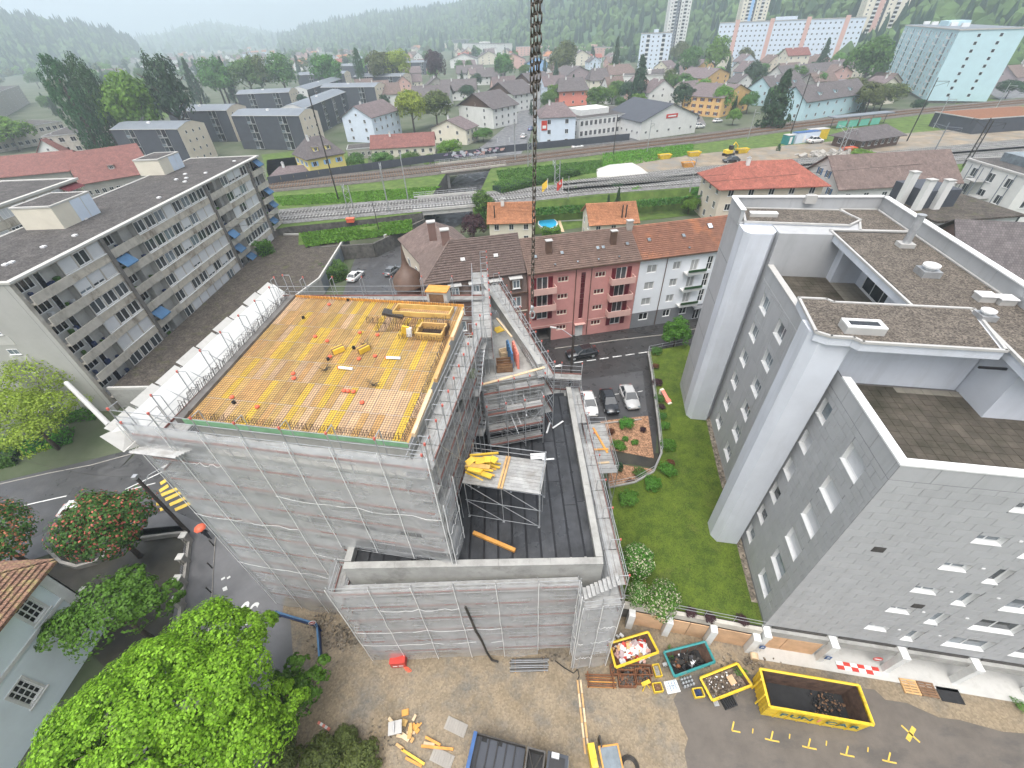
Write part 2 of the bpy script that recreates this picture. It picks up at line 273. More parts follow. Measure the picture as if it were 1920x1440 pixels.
def put(name, me, parent=None, loc=(0, 0, 0), rz=0., scale=None, rot=None, m=None):
    o = bpy.data.objects.new(name, me); col.objects.link(o); o.location = loc; o.rotation_euler = rot if rot else (0, 0, rz)
    if scale is not None: o.scale = scale if isinstance(scale, (tuple, list)) else (scale,)*3
    if parent: o.parent = parent
    if m: o.material_slots[0].link = 'OBJECT'; o.material_slots[0].material = MAT[m]
    return o
def tag(o, label, cat, group=None):
    o['label'] = label; o['category'] = cat
    if group: o['group'] = group
    return o
def thing(name, label, cat, loc=(0, 0, 0), rz=0., group=None):
    o = bpy.data.objects.new(name, None); col.objects.link(o); o.location = loc; o.rotation_euler = (0, 0, rz); o.empty_display_size = .5
    return tag(o, label, cat, group)
def struct(o): o['kind'] = 'structure'; return o
def stuff(o): o['kind'] = 'stuff'; return o
CACHE = {}
def cached(key, fn):
    if key not in CACHE: CACHE[key] = fn()
    return CACHE[key]
def barmesh(L, r, m, n=5, axis='x'):
    def f():
        q = {'x': (L, 0, 0), 'y': (0, L, 0), 'z': (0, 0, L)}[axis]; return MB().tube((0, 0, 0), q, r, n).mesh('bar', m)
    return cached(('bar', round(L, 3), r, m, n, axis), f)
def boxmesh(sx, sy, sz, m, key=''):
    return cached(('box', round(sx, 3), round(sy, 3), round(sz, 3), m, key), lambda: MB().box(0, 0, 0, sx, sy, sz).mesh('piece', m))
def strip(pts, wd):
    """left and right edge points of a band along a polyline"""
    L, Rr = [], []
    for i, p in enumerate(pts):
        a = pts[max(0, i-1)]; b = pts[min(len(pts)-1, i+1)]; d = Vector((b[0]-a[0], b[1]-a[1], 0)).normalized(); n = Vector((-d.y, d.x, 0))
        ww = wd[i] if isinstance(wd, (list, tuple)) else wd
        L.append(Vector(p)+n*ww/2); Rr.append(Vector(p)-n*ww/2)
    return L, Rr
def band(name, pts, wd, m, parent=None, dz=0.):
    L, Rr = strip(pts, wd); b = MB()
    for i in range(len(pts)-1): b.face([Rr[i]+Vector((0, 0, dz)), Rr[i+1]+Vector((0, 0, dz)), L[i+1]+Vector((0, 0, dz)), L[i]+Vector((0, 0, dz))])
    return b.add(name, m, parent)
# ---------------------------------------------------------------- windows and walls
ROT = {'S': 0., 'E': math.pi/2, 'N': math.pi, 'W': -math.pi/2}
def winmesh(w_, h, nx=2, nz=1, fr='white', pane='glass', t=.06, proud=.05, sill=True):
    def f():
        b = MB(); p = proud
        b.box(-w_/2, -p, 0, w_/2, .02, t); b.box(-w_/2, -p, h-t, w_/2, .02, h); b.box(-w_/2, -p, t, -w_/2+t, .02, h-t); b.box(w_/2-t, -p, t, w_/2, .02, h-t)
        for i in range(1, nx): x = -w_/2+w_*i/nx; b.box(x-t/2, -p+.006, t, x+t/2, .02, h-t)
        for i in range(1, nz): z = h*i/nz; b.box(-w_/2+t, -p+.009, z-t/2.5, w_/2-t, .02, z+t/2.5)
        if sill: b.box(-w_/2-.08, -p-.08, -.06, w_/2+.08, .02, -.001)
        b.box(-w_/2+t*.6, -.012, t*.6, w_/2-t*.6, .015, h-t*.6, 1); return b.mesh('window', [fr, pane])
    return cached(('win', round(w_, 2), round(h, 2), nx, nz, fr, pane, t, proud, sill), f)
def window(par, face, x, y, z, w_, h, nx=2, nz=1, fr='white', pane='glass', shut=None, t=.06, sill=True):
    o = put('window', winmesh(w_, h, nx, nz, fr, pane, t, .05, sill), par, (x, y, z), ROT[face])
    if shut:
        for sg in (-1, 1):
            def f():
                b = MB().box(-w_/4, -.07, 0, w_/4, -.02, h)
                for k in range(6): b.box(-w_/4+.05, -.085, h*(k+.12)/6, w_/4-.05, -.069, h*(k+.85)/6)
                return b.mesh('shutter', shut)
            put('shutter', cached(('sh', round(w_, 2), round(h, 2), shut), f), o, (sg*(w_/2+w_/4+.02), 0, 0))
    return o
def facade(par, name, W, z0, z1, ops, m, rev=None, depth=.25, loc=(0, 0, 0), rz=0.):
    """a wall in the plane y=0 facing -y, real openings with reveals"""
    xs = sorted({0, W, *[o[0] for o in ops], *[o[1] for o in ops]}); zs = sorted({z0, z1, *[o[2] for o in ops], *[o[3] for o in ops]}); b = MB()
    for i in range(len(xs)-1):
        for k in range(len(zs)-1):
            cx, cz = (xs[i]+xs[i+1])/2, (zs[k]+zs[k+1])/2
            if any(o[0] < cx < o[1] and o[2] < cz < o[3] for o in ops): continue
            b.face([(xs[i], 0, zs[k]), (xs[i+1], 0, zs[k]), (xs[i+1], 0, zs[k+1]), (xs[i], 0, zs[k+1])])
    for o in ops:
        x0, x1, a, c = o[:4]
        for q in ([(x0, 0, a), (x1, 0, a), (x1, depth, a), (x0, depth, a)], [(x0, depth, c), (x1, depth, c), (x1, 0, c), (x0, 0, c)],
                  [(x0, 0, a), (x0, depth, a), (x0, depth, c), (x0, 0, c)], [(x1, depth, a), (x1, 0, a), (x1, 0, c), (x1, depth, c)]): b.face(q, 1)
    return b.add(name, [m, rev or m], par, loc, rz)
def subtract(rc, ops):
    out = [rc]
    for o in ops:
        nxt = []
        for x0, x1, a, c in out:
            if o[1] <= x0 or o[0] >= x1 or o[3] <= a or o[2] >= c: nxt.append((x0, x1, a, c)); continue
            if o[0] > x0: nxt.append((x0, o[0], a, c))
            if o[1] < x1: nxt.append((o[1], x1, a, c))
            xa, xb = max(x0, o[0]), min(x1, o[1])
            if o[2] > a: nxt.append((xa, xb, a, o[2]))
            if o[3] < c: nxt.append((xa, xb, o[3], c))
        out = nxt
    return [r for r in out if r[1]-r[0] > .06 and r[3]-r[2] > .06]
# ---------------------------------------------------------------- houses
def roof_gable(par, x0, x1, y0, y1, ze, rh, ov, m, hip=0., axis='x', th=.18, ve=None):
    """gable or hipped roof, ridge along x (or y); hip = how far the ridge stops short of the ends"""
    sw = axis == 'y'
    if sw: x0, x1, y0, y1 = y0, y1, x0, x1
    ve = ov if ve is None else ve
    ym = (y0+y1)/2; k = rh/((y1-y0)/2); X0, X1, Y0, Y1 = x0-ve, x1+ve, y0-ov, y1+ov; Z0 = ze-ov*k
    b = MB(); A = [(X0, Y0, Z0), (X1, Y0, Z0), (X1, Y1, Z0), (X0, Y1, Z0)]; Rg = [(X0+hip, ym, ze+rh), (X1-hip, ym, ze+rh)]
    def T(p, dz=0.): return (p[1], p[0], p[2]+dz) if sw else (p[0], p[1], p[2]+dz)
    fs = [[A[0], A[1], Rg[1], Rg[0]], [A[2], A[3], Rg[0], Rg[1]]]
    if hip > 0: fs += [[A[1], A[2], Rg[1]], [A[3], A[0], Rg[0]]]
    for f in fs:
        up = [T(p, th) for p in f]; dn = [T(p) for p in f]
        if sw: up, dn = up[::-1], dn[::-1]
        b.face(up); b.face(dn[::-1])
    n = len(A); E_ = A if hip > 0 else None
    if E_:
        for i in range(4): j = (i+1) % 4; q = [T(A[i]), T(A[j]), T(A[j], th), T(A[i], th)]; b.face(q if not sw else q[::-1])
    else:
        for p, q in ((A[0], A[1]), (A[1], Rg[1]), (Rg[1], A[2]), (A[2], A[3]), (A[3], Rg[0]), (Rg[0], A[0])):
            qq = [T(p), T(q), T(q, th), T(p, th)]; b.face(qq if not sw else qq[::-1])
    return b.add('roof', m, par)
def chimney(par, x, y, z, sx=.7, sy=.6, h=1.6, m='white_wall'):
    b = MB().box(-sx/2, -sy/2, -1.0, sx/2, sy/2, h, 0).box(-sx/2-.08, -sy/2-.08, h, sx/2+.08, sy/2+.08, h+.12, 1).box(-sx/4, -sy/4, h+.12, sx/4, sy/4, h+.4, 1)
    return b.add('chimney', [m, 'grey_trim'], par, (x, y, z))
def house(name, label, cat, c0, c1, d, h, wall, roof, rh=3., kind='gable', axis='x', rows=2, cols=3, scols=2, z=2., ov=.5, group=None, shut=None, hip=2.5, win=(1.1, 1.3), fr='white', pane='glass_dark', chim=1, base=None, sides='SEWN', dorm=0, skip=()):
    """c0, c1: front corners on the ground (x to the right seen from outside the front); d: depth"""
    v = c1-c0; W = Vector((v.x, v.y)).length; a = math.atan2(v.y, v.x); t = thing(name, label, cat, (c0.x, c0.y, z), a, group)
    wb = MB()
    if kind in ('gable',) and rh > 0:
        if axis == 'x':
            k = [(0, 0), (d, 0), (d, h), (d/2, h+rh), (0, h)]
            pts = [[(0, y, q) for y, q in k], [(W, y, q) for y, q in k]]
        else:
            k = [(0, 0), (W, 0), (W, h), (W/2, h+rh), (0, h)]
            pts = [[(x, d, q) for x, q in k], [(x, 0, q) for x, q in k]]
        wb.face(pts[0]); wb.face(pts[1][::-1])
        for i in range(5): j = (i+1) % 5; wb.face([pts[0][i], pts[1][i], pts[1][j], pts[0][j]])
    else: wb.box(0, 0, 0, W, d, h)
    wb.add('wall', wall, t)
    if base: MB().box(-.06, -.06, 0, W+.06, d+.06, base[0]).add('plinth', base[1], t)
    if kind == 'flat':
        MB().box(-.15, -.15, h, W+.15, d+.15, h+.25).add('roof_edge', fr if fr != 'white' else 'grey_trim', t); MB().box(.15, .15, h+.2, W-.15, d-.15, h+.262).add('roof', roof, t)
    elif rh > 0:
        ro = roof_gable(t, 0, W, 0, d, h, rh, ov, roof, hip if kind == 'hip' else 0., axis)
        for i in range(chim):
            cx, cyy = (W*(.3+.4*i), d*.42) if axis == 'x' else (W*.42, d*(.3+.4*i)); chimney(ro, cx, cyy, h+rh*.8)
        for i in range(dorm):
            x = W*(i+1)/(dorm+1); yy = d*.16; zz = h+rh*.32; dm = MB().box(x-.8, yy-.5, zz-.5, x+.8, d*.42, zz+1.0, 0); dm.face([(x-1, yy-.8, zz+.98), (x+1, yy-.8, zz+.98), (x+1, d*.48, zz+1.35), (x-1, d*.48, zz+1.35)], 1)
            dm = dm.add('dormer', [wall, roof], t); put('window', winmesh(.9, .9, 2, 1, fr, pane), dm, (x, yy-.5, zz-.1))
    fh = h/max(rows, 1); ww, wh = win
    for f in sides:
        n = cols if f in 'SN' else scols; ln = W if f in 'SN' else d
        for r_ in range(rows):
            for c in range(n):
                if (f, r_, c) in skip: continue
                p = ln*(c+.5)/n; zz = fh*r_+fh*.32
                xy = {'S': (p, 0), 'N': (p, d), 'W': (0, p), 'E': (W, p)}[f]
                window(t, f, xy[0], xy[1], zz, ww, min(wh, fh*.55), 2, 1, fr, pane, shut)
        if kind == 'gable' and rh > 2.2 and ((axis == 'x' and f in 'EW') or (axis == 'y' and f in 'SN')):
            xy = {'S': (W/2, 0), 'N': (W/2, d), 'W': (0, d/2), 'E': (W, d/2)}[f]; window(t, f, xy[0], xy[1], h+rh*.12, .9, .9, 2, 1, fr, pane)
    return t
def tiled(par, name, p0, p1, q1, q0, rows, tile, m, th=.05, lift=.07):
    """overlapping tile courses between an eave p0-p1 and a ridge q0-q1; every course a stepped strip of single tiles"""
    p0, p1, q0, q1 = map(Vector, (p0, p1, q0, q1)); b = MB(); n = (p1-p0).cross(q0-p0).normalized()
    for r_ in range(rows):
        a, c = r_/rows, (r_+1.12)/rows; A, B = p0.lerp(q0, a), p1.lerp(q1, a); C, D = p1.lerp(q1, c), p0.lerp(q0, c)
        k = max(1, int((B-A).length/tile)); off = .5 if r_ % 2 else 0.
        for i in range(-1, k+1):
            u0, u1 = max(0, (i+off)/k), min(1, (i+off+1)/k)
            if u1-u0 < .2/k: continue
            g = .03/k; e = n*(lift+th+rnd.uniform(0, .012)); l = n*.01; u0 += g; u1 -= g
            P, Q, S, T_ = A.lerp(B, u0), A.lerp(B, u1), D.lerp(C, u1), D.lerp(C, u0)
            b.face([P+e, Q+e, S+l, T_+l])
    return b.add(name, m, par)
# ================================================================ THE SETTING
def sm(t): t = max(0., min(1., t)); return t*t*(3-2*t)
def gz(x, y):
    k = sm((x-4)/3); return 2*((1-k)*sm((y-34)/12)+k*sm((y-22)/3))
xs = [-7000, -2000, -600, -200, -110, -80, -65, -55, -48, -42, -36, -30, -24, -18, -12, -6, 0, 4, 5, 6, 7, 12, 20, 40, 80, 160, 400, 1500, 7000]
ys = [-600, -100, -20, 5, 15, 20, 22, 23, 24, 25, 28, 31, 34, 36, 38, 40, 42, 44, 46, 60, 100, 200, 500, 1500, 7000]
b = MB(); b.v = [(x, y, gz(x, y)-.06) for y in ys for x in xs]; nx = len(xs)
b.f = [(j*nx+i, j*nx+i+1, (j+1)*nx+i+1, (j+1)*nx+i) for j in range(len(ys)-1) for i in range(nx-1)]; b.mi = [0]*len(b.f)
struct(b.add('ground', 'town_ground'))
def sheet(name, pts, m, dz=0., z=None):
    pts = [Vector((p[0], p[1], (gz(p[0], p[1]) if z is None else z)+dz)) for p in pts]
    nrm = sum(((pts[i]-pts[0]).cross(pts[(i+1) % len(pts)]-pts[0]).z for i in range(1, len(pts))), 0.)
    return struct(MB().face(pts if nrm > 0 else pts[::-1]).add(name, m))
def pxs(l, z=0.): return [at(x, y, z) for x, y in l]
# building yard and asphalt corner
sheet('yard', [(-24, 18.5), (-25, 12), (-27, 2), (-30, -14), (46, -14), (46, 5), (19, 12.6), (7, 16), (6, 30), (-22, 30)], 'yard', .004, 0.)
sheet('asphalt_corner', pxs([(1270, 1330), (1262, 1312), (1275, 1290), (1268, 1276), (1300, 1266), (1340, 1258), (1420, 1266), (1500, 1278), (1640, 1293), (1660, 1312), (1700, 1318), (1760, 1345), (1800, 1350), (1880, 1372), (1980, 1380)])+[Vector((46, 2, 0)), Vector((46, -14, 0)), Vector((9.5, -14, 0))]+pxs([(1290, 1445), (1283, 1410), (1290, 1385), (1276, 1355)]), 'asphalt_yard', .012, 0.)
def heap(name, centre, n, sx, sy, smin, smax, m, z=0., hgt=.25, seed=1, mats=None):
    q = random.Random(seed); b = MB()
    for i in range(n):
        x, y = q.gauss(0, sx), q.gauss(0, sy); s = q.uniform(smin, smax); z0 = z+max(0, hgt*(1-(x/sx/2)**2-(y/sy/2)**2))*q.uniform(.3, 1)
        b.cbox((centre[0]+x, centre[1]+y, z0+s*.2), s, s*q.uniform(.5, 1), s*q.uniform(.35, .8), q.uniform(0, 6), q.randrange(len(mats)) if mats else 0, q.uniform(-.5, .5), q.uniform(-.5, .5))
    return stuff(b.add(name, mats or m))
for i, (p, n, a_, c_, s_) in enumerate((((640, 1195), 260, 1.1, .6, .2), ((605, 1165), 90, .7, .4, .2), ((1035, 1232), 60, .7, .2, .14), ((690, 1395), 160, 1.6, .8, .12), ((1390, 1243), 70, 1.2, .25, .2), ((1255, 1240), 50, .5, .3, .18))):
    heap('rubble', at(*p), n, a_, c_, .05, s_, 'rubble', 0, .2, i)
# streets
for ya, yb in zip((33.9, 36, 38, 40, 42, 44, 46), (36, 38, 40, 42, 44, 46, 53)): sheet('street', [(-47.5+(ya-34)*.3, ya), (-20, ya), (-20, yb), (-47.5+(yb-34)*.3, yb)], 'asphalt', .02)
sheet('street', [at(-60, 925), at(0, 903), at(150, 868), at(262, 843), Vector((-47.5, 34, 0)), Vector((-20, 34, 0)), Vector((-22, 17, 0)), at(500, 1100), at(420, 1005), at(330, 962), at(120, 985), at(0, 1040), at(-80, 1060)], 'asphalt', .006)
sheet('side_lane', [at(395, 990), at(440, 995), Vector((-22, 20, 0)), Vector((-21.2, 16.6, 0)), at(545, 1165), at(552, 1270), at(520, 1380), at(500, 1500), at(330, 1500), at(370, 1250), at(398, 1140)], 'asphalt_lane', .014)
sheet('pavement', pxs([(352, 1000), (404, 1008), (396, 1145), (380, 1260), (300, 1500), (240, 1500), (325, 1160), (345, 1030)]), 'pavement', .12, 0.)
kp = pxs([(404, 1008), (400, 1060), (396, 1145), (382, 1260), (300, 1500)])
struct(MB().path([p+Vector((0, 0, .05)) for p in kp], .09, 4).add('kerb', 'kerb_stone'))
sheet('pavement', pxs([(330, 960), (425, 1004), (404, 1010), (352, 1004), (270, 1015), (180, 1010), (60, 1050), (-60, 1080), (-60, 1062), (0, 1038), (120, 983)]), 'pavement', .03, 0.)
sheet('courtyard', pxs([(60, 1110), (100, 1030), (180, 1000), (345, 985), (350, 1030), (325, 1160), (240, 1300), (150, 1200)]), 'courtyard', .03, 0.)
kp = pxs([(0, 908), (90, 888), (170, 873), (275, 847)]); struct(MB().path([Vector((p.x, p.y, gz(p.x, p.y)+.02)) for p in kp], .08, 4).add('kerb', 'kerb_stone'))
Z2 = 2.012
sheet('street', [at(985, 688, 2), at(985, 645, 2), at(1032, 637, 2), at(1300, 600, 2), at(1420, 570, 2), at(1420, 640, 2), at(1225, 660, 2), at(1208, 690, 2), at(1030, 715, 2)], 'asphalt_dark', .004, 2.)
sheet('pavement', [at(985, 652, 2), at(985, 643, 2), at(1032, 635, 2), at(1300, 598, 2), at(1420, 568, 2), at(1420, 590, 2), at(1260, 625, 2), at(1040, 653, 2)], 'asphalt_dark', .10, 2.)
struct(MB().path([p+Vector((0, 0, .06)) for p in pxs([(1040, 654), (1150, 639), (1262, 626), (1420, 592)], 2)], .07, 4).add('kerb', 'kerb_stone'))
sheet('forecourt', pxs([(1025, 745), (1030, 700), (1216, 672), (1226, 760), (1232, 800), (1228, 870), (1120, 870), (1060, 830)], 2), 'asphalt_dark', .001, 2.)
sheet('car_park', pxs([(1035, 722), (1205, 695), (1212, 760), (1218, 790), (1205, 800), (1090, 800), (1030, 790)], 2), 'asphalt', .02, 2.)
sheet('path', pxs([(1135, 845), (1235, 850), (1240, 880), (1135, 862)], 2), 'courtyard', .02, 2.)
sheet('bed', pxs([(1125, 790), (1215, 780), (1226, 860), (1140, 843)], 2), 'mulch', .05, 2.)
sheet('bed', pxs([(1140, 868), (1238, 882), (1200, 918), (1140, 930)], 2), 'mulch', .05, 2.)
sheet('street', [Vector((-40, 52, 0)), Vector((-20, 52, 0)), at(700, 640, 2), at(780, 505, 2), at(830, 440, 2), at(876, 412, 2), at(900, 365, 2), at(934, 330, 2), at(960, 292, 2), at(975, 270, 2), at(900, 275, 2), at(880, 300, 2), at(845, 345, 2), at(802, 425, 2), at(748, 452, 2), at(670, 470, 2), at(640, 560, 2), at(560, 640, 2)], 'asphalt', .02)
far_road = [at(930, 290, 2), at(955, 262, 2), at(975, 235, 2), at(992, 208, 2), at(1003, 185, 2), at(1012, 162, 2), at(1020, 140, 2)]
struct(band('street', far_road, [19, 17, 13, 11, 10, 10, 10], 'asphalt_lane', dz=.03))
struct(band('street', [at(1305, 235, 2), at(1292, 205, 2), at(1283, 175, 2), at(1276, 150, 2)], 9, 'asphalt_lane', dz=.03))
sheet('forecourt', pxs([(1080, 262), (1200, 240), (1200, 275), (1070, 285)], 2), 'asphalt', .035, 2.)
sheet('parking_ground', pxs([(1830, 160), (1900, 130), (1960, 150), (1960, 180), (1880, 190)], 2), 'asphalt_lane', .03, 2.)
for l in ([(500, 300), (690, 280), (690, 330), (500, 350)], [(490, 290), (580, 280), (590, 320), (505, 335)], [(270, 180), (345, 178), (350, 215), (280, 225)], [(1835, 175), (1885, 195), (1800, 205), (1790, 195)]): sheet('grass', pxs(l, 2), 'meadow', .03, 2.)
# painted markings
def mark(q, z, m, dz=.012, name='road_marking'):
    p = [at(x, y, z) for x, y in q]; return sheet(name, p, m, dz, None if z == 0 else z)
Zc = lambda u, v: (180+u/6, 880+v/6)
for a_, c_ in (((725, 165), (795, 120)), ((715, 248), (815, 183)), ((735, 292), (935, 212)), ((780, 345), (970, 256)), ((830, 402), (1030, 312)), ((890, 458), (1082, 372)), ((680, 400), (740, 368)), ((720, 458), (790, 428))):
    p, q = Vector(Zc(*a_)), Vector(Zc(*c_)); n = Vector((2.2, 5.0)); mark([p-n*.55, q-n*.55, q+n*.55, p+n*.55], 0, 'paint_yellow', .03)
def stripe(l, z, wd, m='paint_white', dz=.03):
    pts = [at(x, y, z) for x, y in l]; pts = [Vector((p.x, p.y, (gz(p.x, p.y) if z == 0 else z)+dz)) for p in pts]; return struct(band('road_marking', pts, wd, m))
stripe([Zc(330, 228), Zc(770, 20)], 0, .16); stripe([Zc(360, 235), Zc(670, 155)], 0, .14); stripe([(45, 948), (125, 930)], 0, .16)
for k in range(6): x = 1040+k*24.2; stripe([(x+36, 680.5-k*3.6), (x+53, 678.2-k*3.6)], 2, .16)
mark([(1034, 688), (1050, 683), (1056, 686), (1050, 688)], 2, 'paint_white', .03)
for x0, y0, x1, y1 in ((1100, 748, 1118, 745), (1150, 740, 1165, 738), (1196, 735, 1205, 733)): stripe([(x0, y0), (x1, y1)], 2, .1)
struct(MB().path(pxs([(1083, 800), (1120, 795), (1203, 786)], 2.15), .10, 4).add('kerb', 'kerb_stone'))
# the painted speed limit on the lane
def text(name, s, size, m, parent=None, loc=(0, 0, 0), rot=(0, 0, 0), sp=1., ext=.003, sx=1.):
    cu = bpy.data.curves.new(name, 'FONT'); cu.body = s; cu.size = size; cu.align_x = 'CENTER'; cu.align_y = 'CENTER'; cu.space_character = sp; cu.extrude = ext; cu.resolution_u = 3; cu.offset = size*.012
    tmp = bpy.data.objects.new('tmp', cu); me = bpy.data.meshes.new_from_object(tmp); bpy.data.objects.remove(tmp); me.materials.clear(); me.materials.append(MAT[m])
    o = bpy.data.objects.new(name, me); col.objects.link(o); o.location = loc; o.rotation_euler = rot; o.scale = (sx, 1, 1)
    if parent: o.parent = parent
    return o
p = at(463, 1147); t30 = text('road_marking', '30', 2.7, 'paint_white', None, (p.x, p.y, .03), (0, 0, R(172)), sx=.62); struct(t30)
for q in (((415, 1087), (422, 1083)), ((426, 1085), (432, 1081))): stripe(list(q), 0, .22)
mark([(417, 1103), (425, 1099), (427, 1106), (419, 1109)], 0, 'paint_white', .03)
# yellow parking marks on the asphalt corner
for x, y, k in ((1372, 1370, 0), (1445, 1388, 1), (1515, 1402, 1), (1586, 1416, 1), (1665, 1428, 1)):
    a_, c_, e_ = at(x, y), at(x+4, y-17), at(x+16, y+3); f_ = at(x-11, y-3)
    for u, v in ((a_, c_), (a_, e_), (a_, f_))[:3 if k else 2]: struct(band('road_marking', [Vector((u.x, u.y, .02)), Vector((v.x, v.y, .02))], .09, 'paint_yellow'))
for x, y in ((1411, 1375), (1480, 1385), (1549, 1398), (1627, 1410)): struct(band('road_marking', [at(x, y, .02), at(x+1, y-9, .02)], .07, 'paint_yellow'))
struct(band('road_marking', [at(1690, 1360, .02), at(1725, 1392, .02)], .12, 'paint_yellow')); struct(band('road_marking', [at(1702, 1388, .02), at(1714, 1364, .02)], .26, 'paint_yellow'))
# lawn terrace above the garages
lawn = pxs([(1140, 915), (1190, 905), (1225, 885), (1240, 850), (1235, 800), (1222, 700), (1215, 660), (1290, 645)], 3)+[Vector((26, 45, 3)), Vector((23, 30, 3)), Vector((18.9, 12.7, 3))]+pxs([(1420, 1172), (1165, 1125)], 3)
lp = [(p.x, p.y) for p in lawn]
struct(MB().prism(lp[::-1], -.02, 3.0, 0, 1).add('lawn_terrace', ['mossy_wall', 'grass']))
def inset(pts, k):
    c = sum((Vector((p[0], p[1], 0)) for p in pts), Vector())/len(pts); return [(c+(Vector((p[0], p[1], 0))-c)*k) for p in pts]
struct(MB().path([p+Vector((0, 0, .06)) for p in lawn[:7]], .14, 4).add('wall_coping', 'concrete'))
rail = thing('garden_railing', 'grey tube railing along the curved edge of the lawn', 'railing')
rp = lawn[:8]
for h in (.55, 1.0): MB().path([p+Vector((0, 0, h)) for p in rp], .025, 5).add('rail', 'galv', rail)
for a_, c_ in zip(rp, rp[1:]):
    n = max(1, int((c_-a_).length/1.6))
    for i in range(n): put('post', barmesh(1.0, .022, 'galv', 5, 'z'), rail, a_.lerp(c_, i/n))
rail = thing('garden_railing', 'straight grey tube railing on the lawn edge above the garages', 'railing'); rp = [lawn[0], lawn[-1], Vector((18.4, 12.6, 3))]
for h in (.5, .95): MB().path([p+Vector((0, 0, h)) for p in rp], .025, 5).add('rail', 'galv', rail)
for a_, c_ in zip(rp, rp[1:]):
    n = max(1, int((c_-a_).length/2))
    for i in range(n+1): put('post', barmesh(.95, .022, 'galv', 5, 'z'), rail, a_.lerp(c_, i/n))
# ---------------------------------------------------------------- railway plateau, bridges, tracks
ZP = 6.4
SL = [(380, 458), (540, 425), (700, 410), (790, 399)]; NL = [(838, 322), (700, 322), (505, 352), (380, 372)]
SR = [(886, 390), (1000, 379), (1160, 363), (1300, 353), (1500, 340), (1700, 325), (1990, 300)]; NR = [(1990, 176), (1700, 205), (1500, 228), (1300, 254), (1120, 274), (1000, 294), (925, 306)]
def plateau(name, px, m): return struct(MB().prism([(p.x, p.y) for p in pxs(px, ZP)], 0, ZP, 0, 1).add(name, ['mossy_wall', m]))
plateau('railway_embankment', SL+NL, 'meadow'); plateau('railway_embankment', SR+NR, 'meadow')
mat('dirt', (.24, .195, .14), .95, .35, .25, .4, 4); blotch(MAT['dirt'], (.20, .19, .17), .15, .45, .62)
sheet('dirt_yard', pxs([(1130, 318), (1185, 300), (1300, 290), (1480, 272), (1600, 262), (1700, 250), (1990, 225), (1990, 268), (1700, 285), (1500, 300), (1300, 318), (1180, 333)], ZP), 'dirt', .05, ZP)
def tracks(name, px, offs, m, wd):
    pts = pxs(px, ZP); struct(band('ballast', [p+Vector((0, 0, .08)) for p in pts], wd, m))
    sl = MB()
    for k, of in enumerate(offs):
        L, _ = strip(pts, 2*of if of else .001); t = struct(MB().face([(0, 0, 0), (.01, 0, 0), (0, .01, 0)]).add('railway_track', 'rust', None, (L[0].x, L[0].y, ZP+.1)))
        for s_ in (-.72, .72):
            q, _ = strip(L, 2*s_); MB().path([p-L[0]+Vector((0, 0, .2)) for p in q], .055, 4).add('rail', 'steel_dark', t).location.z = -.1
        sb = MB()
        for a_, c_ in zip(L, L[1:]):
            d = c_-a_; n = int(d.length/.75); ang = math.atan2(d.y, d.x)
            for i in range(n): p = a_.lerp(c_, i/n)-L[0]; sb.cbox((p.x, p.y, .02), .26, 2.5, .16, ang)
        stuff(sb.add('sleepers', 'concrete' if m == 'ballast_grey' else 'crate_wood', t))
UP = [(360, 372), (505, 350), (700, 331), (900, 308), (1120, 281), (1300, 261), (1500, 235), (1700, 211), (1990, 184)]
LO = [(360, 430), (520, 407), (700, 391), (900, 374), (1100, 353), (1300, 338), (1500, 320), (1700, 304), (1990, 280)]
tracks('upper', UP, (-2.1, 2.1), 'ballast', 13.5); tracks('lower', LO, (-2.2, 2.2), 'ballast_grey', 11.5)
tracks('lower', [(1050, 352), (1200, 336), (1300, 325), (1500, 307), (1700, 291), (1990, 264)], (0, 3.9), 'ballast_grey', 10)
# bridges over the street
for k, (pl, wd, lab, m) in enumerate(((LO, 11, 'pale concrete railway bridge carrying two tracks over the underpass', 'concrete_light'), (UP, 11, 'dark stone railway bridge under the far pair of tracks', 'concrete_old'))):
    i = 2 if k == 0 else 2; a_, c_ = at(*pl[i], ZP), at(*pl[i+1], ZP); px0, px1 = ((776, 898) if k == 0 else (822, 940)); d = c_-a_
    def onx(px): t = (px-pl[i][0])/(pl[i+1][0]-pl[i][0]); q = at(px, pl[i][1]+(pl[i+1][1]-pl[i][1])*t, ZP); return q
    A, B = onx(px0), onx(px1); t = thing('railway_bridge', lab, 'bridge', (A.x, A.y, 0), math.atan2((B-A).y, (B-A).x)); ln = (B-A).length
    MB().box(0, -wd/2+.1, ZP-.75, ln, wd/2-.1, ZP+.03).add('deck', m, t)
    for s_ in (-1, 1):
        y = s_*(wd/2-.2); MB().box(0, y-.18, ZP-.9, ln, y+.18, ZP+.55).add('girder', m, t); g_ = MB()
        for h in (.95, 1.4): g_.tube((0, y, ZP+h), (ln, y, ZP+h), .04)
        for i in range(int(ln/1.5)+1): g_.tube((i*1.5, y, ZP+.4), (i*1.5, y, ZP+1.4), .035)
        g_.add('railing', 'galv', t)
    for x0 in (1.2, ln-2.2): MB().box(x0, -wd/2, 1.5, x0+1, wd/2, ZP-.76).add('abutment', 'concrete', t)
bm = MB(); sp_ = pxs(SR, ZP)
for a_, c_ in zip(sp_, sp_[1:]): bm.face([a_+Vector((.3, -2.2, -4.4)), c_+Vector((.3, -2.2, -4.4)), c_+Vector((0, .05, .03)), a_+Vector((0, .05, .03))])
struct(bm.add('bank', 'meadow'))
sheet('gravel_strip', [(19.3, 15.8), (20.3, 20.5), (20.9, 20.4), (19.9, 15.6)], 'roof_gravel', .012, 3.)
sheet('gravel_strip', [(18.4, 14.5), (18.9, 14.4), (21.5, 27.5), (23.6, 36.8), (22.9, 36.9), (20.9, 27.6)], 'rubble', .008, 3.)
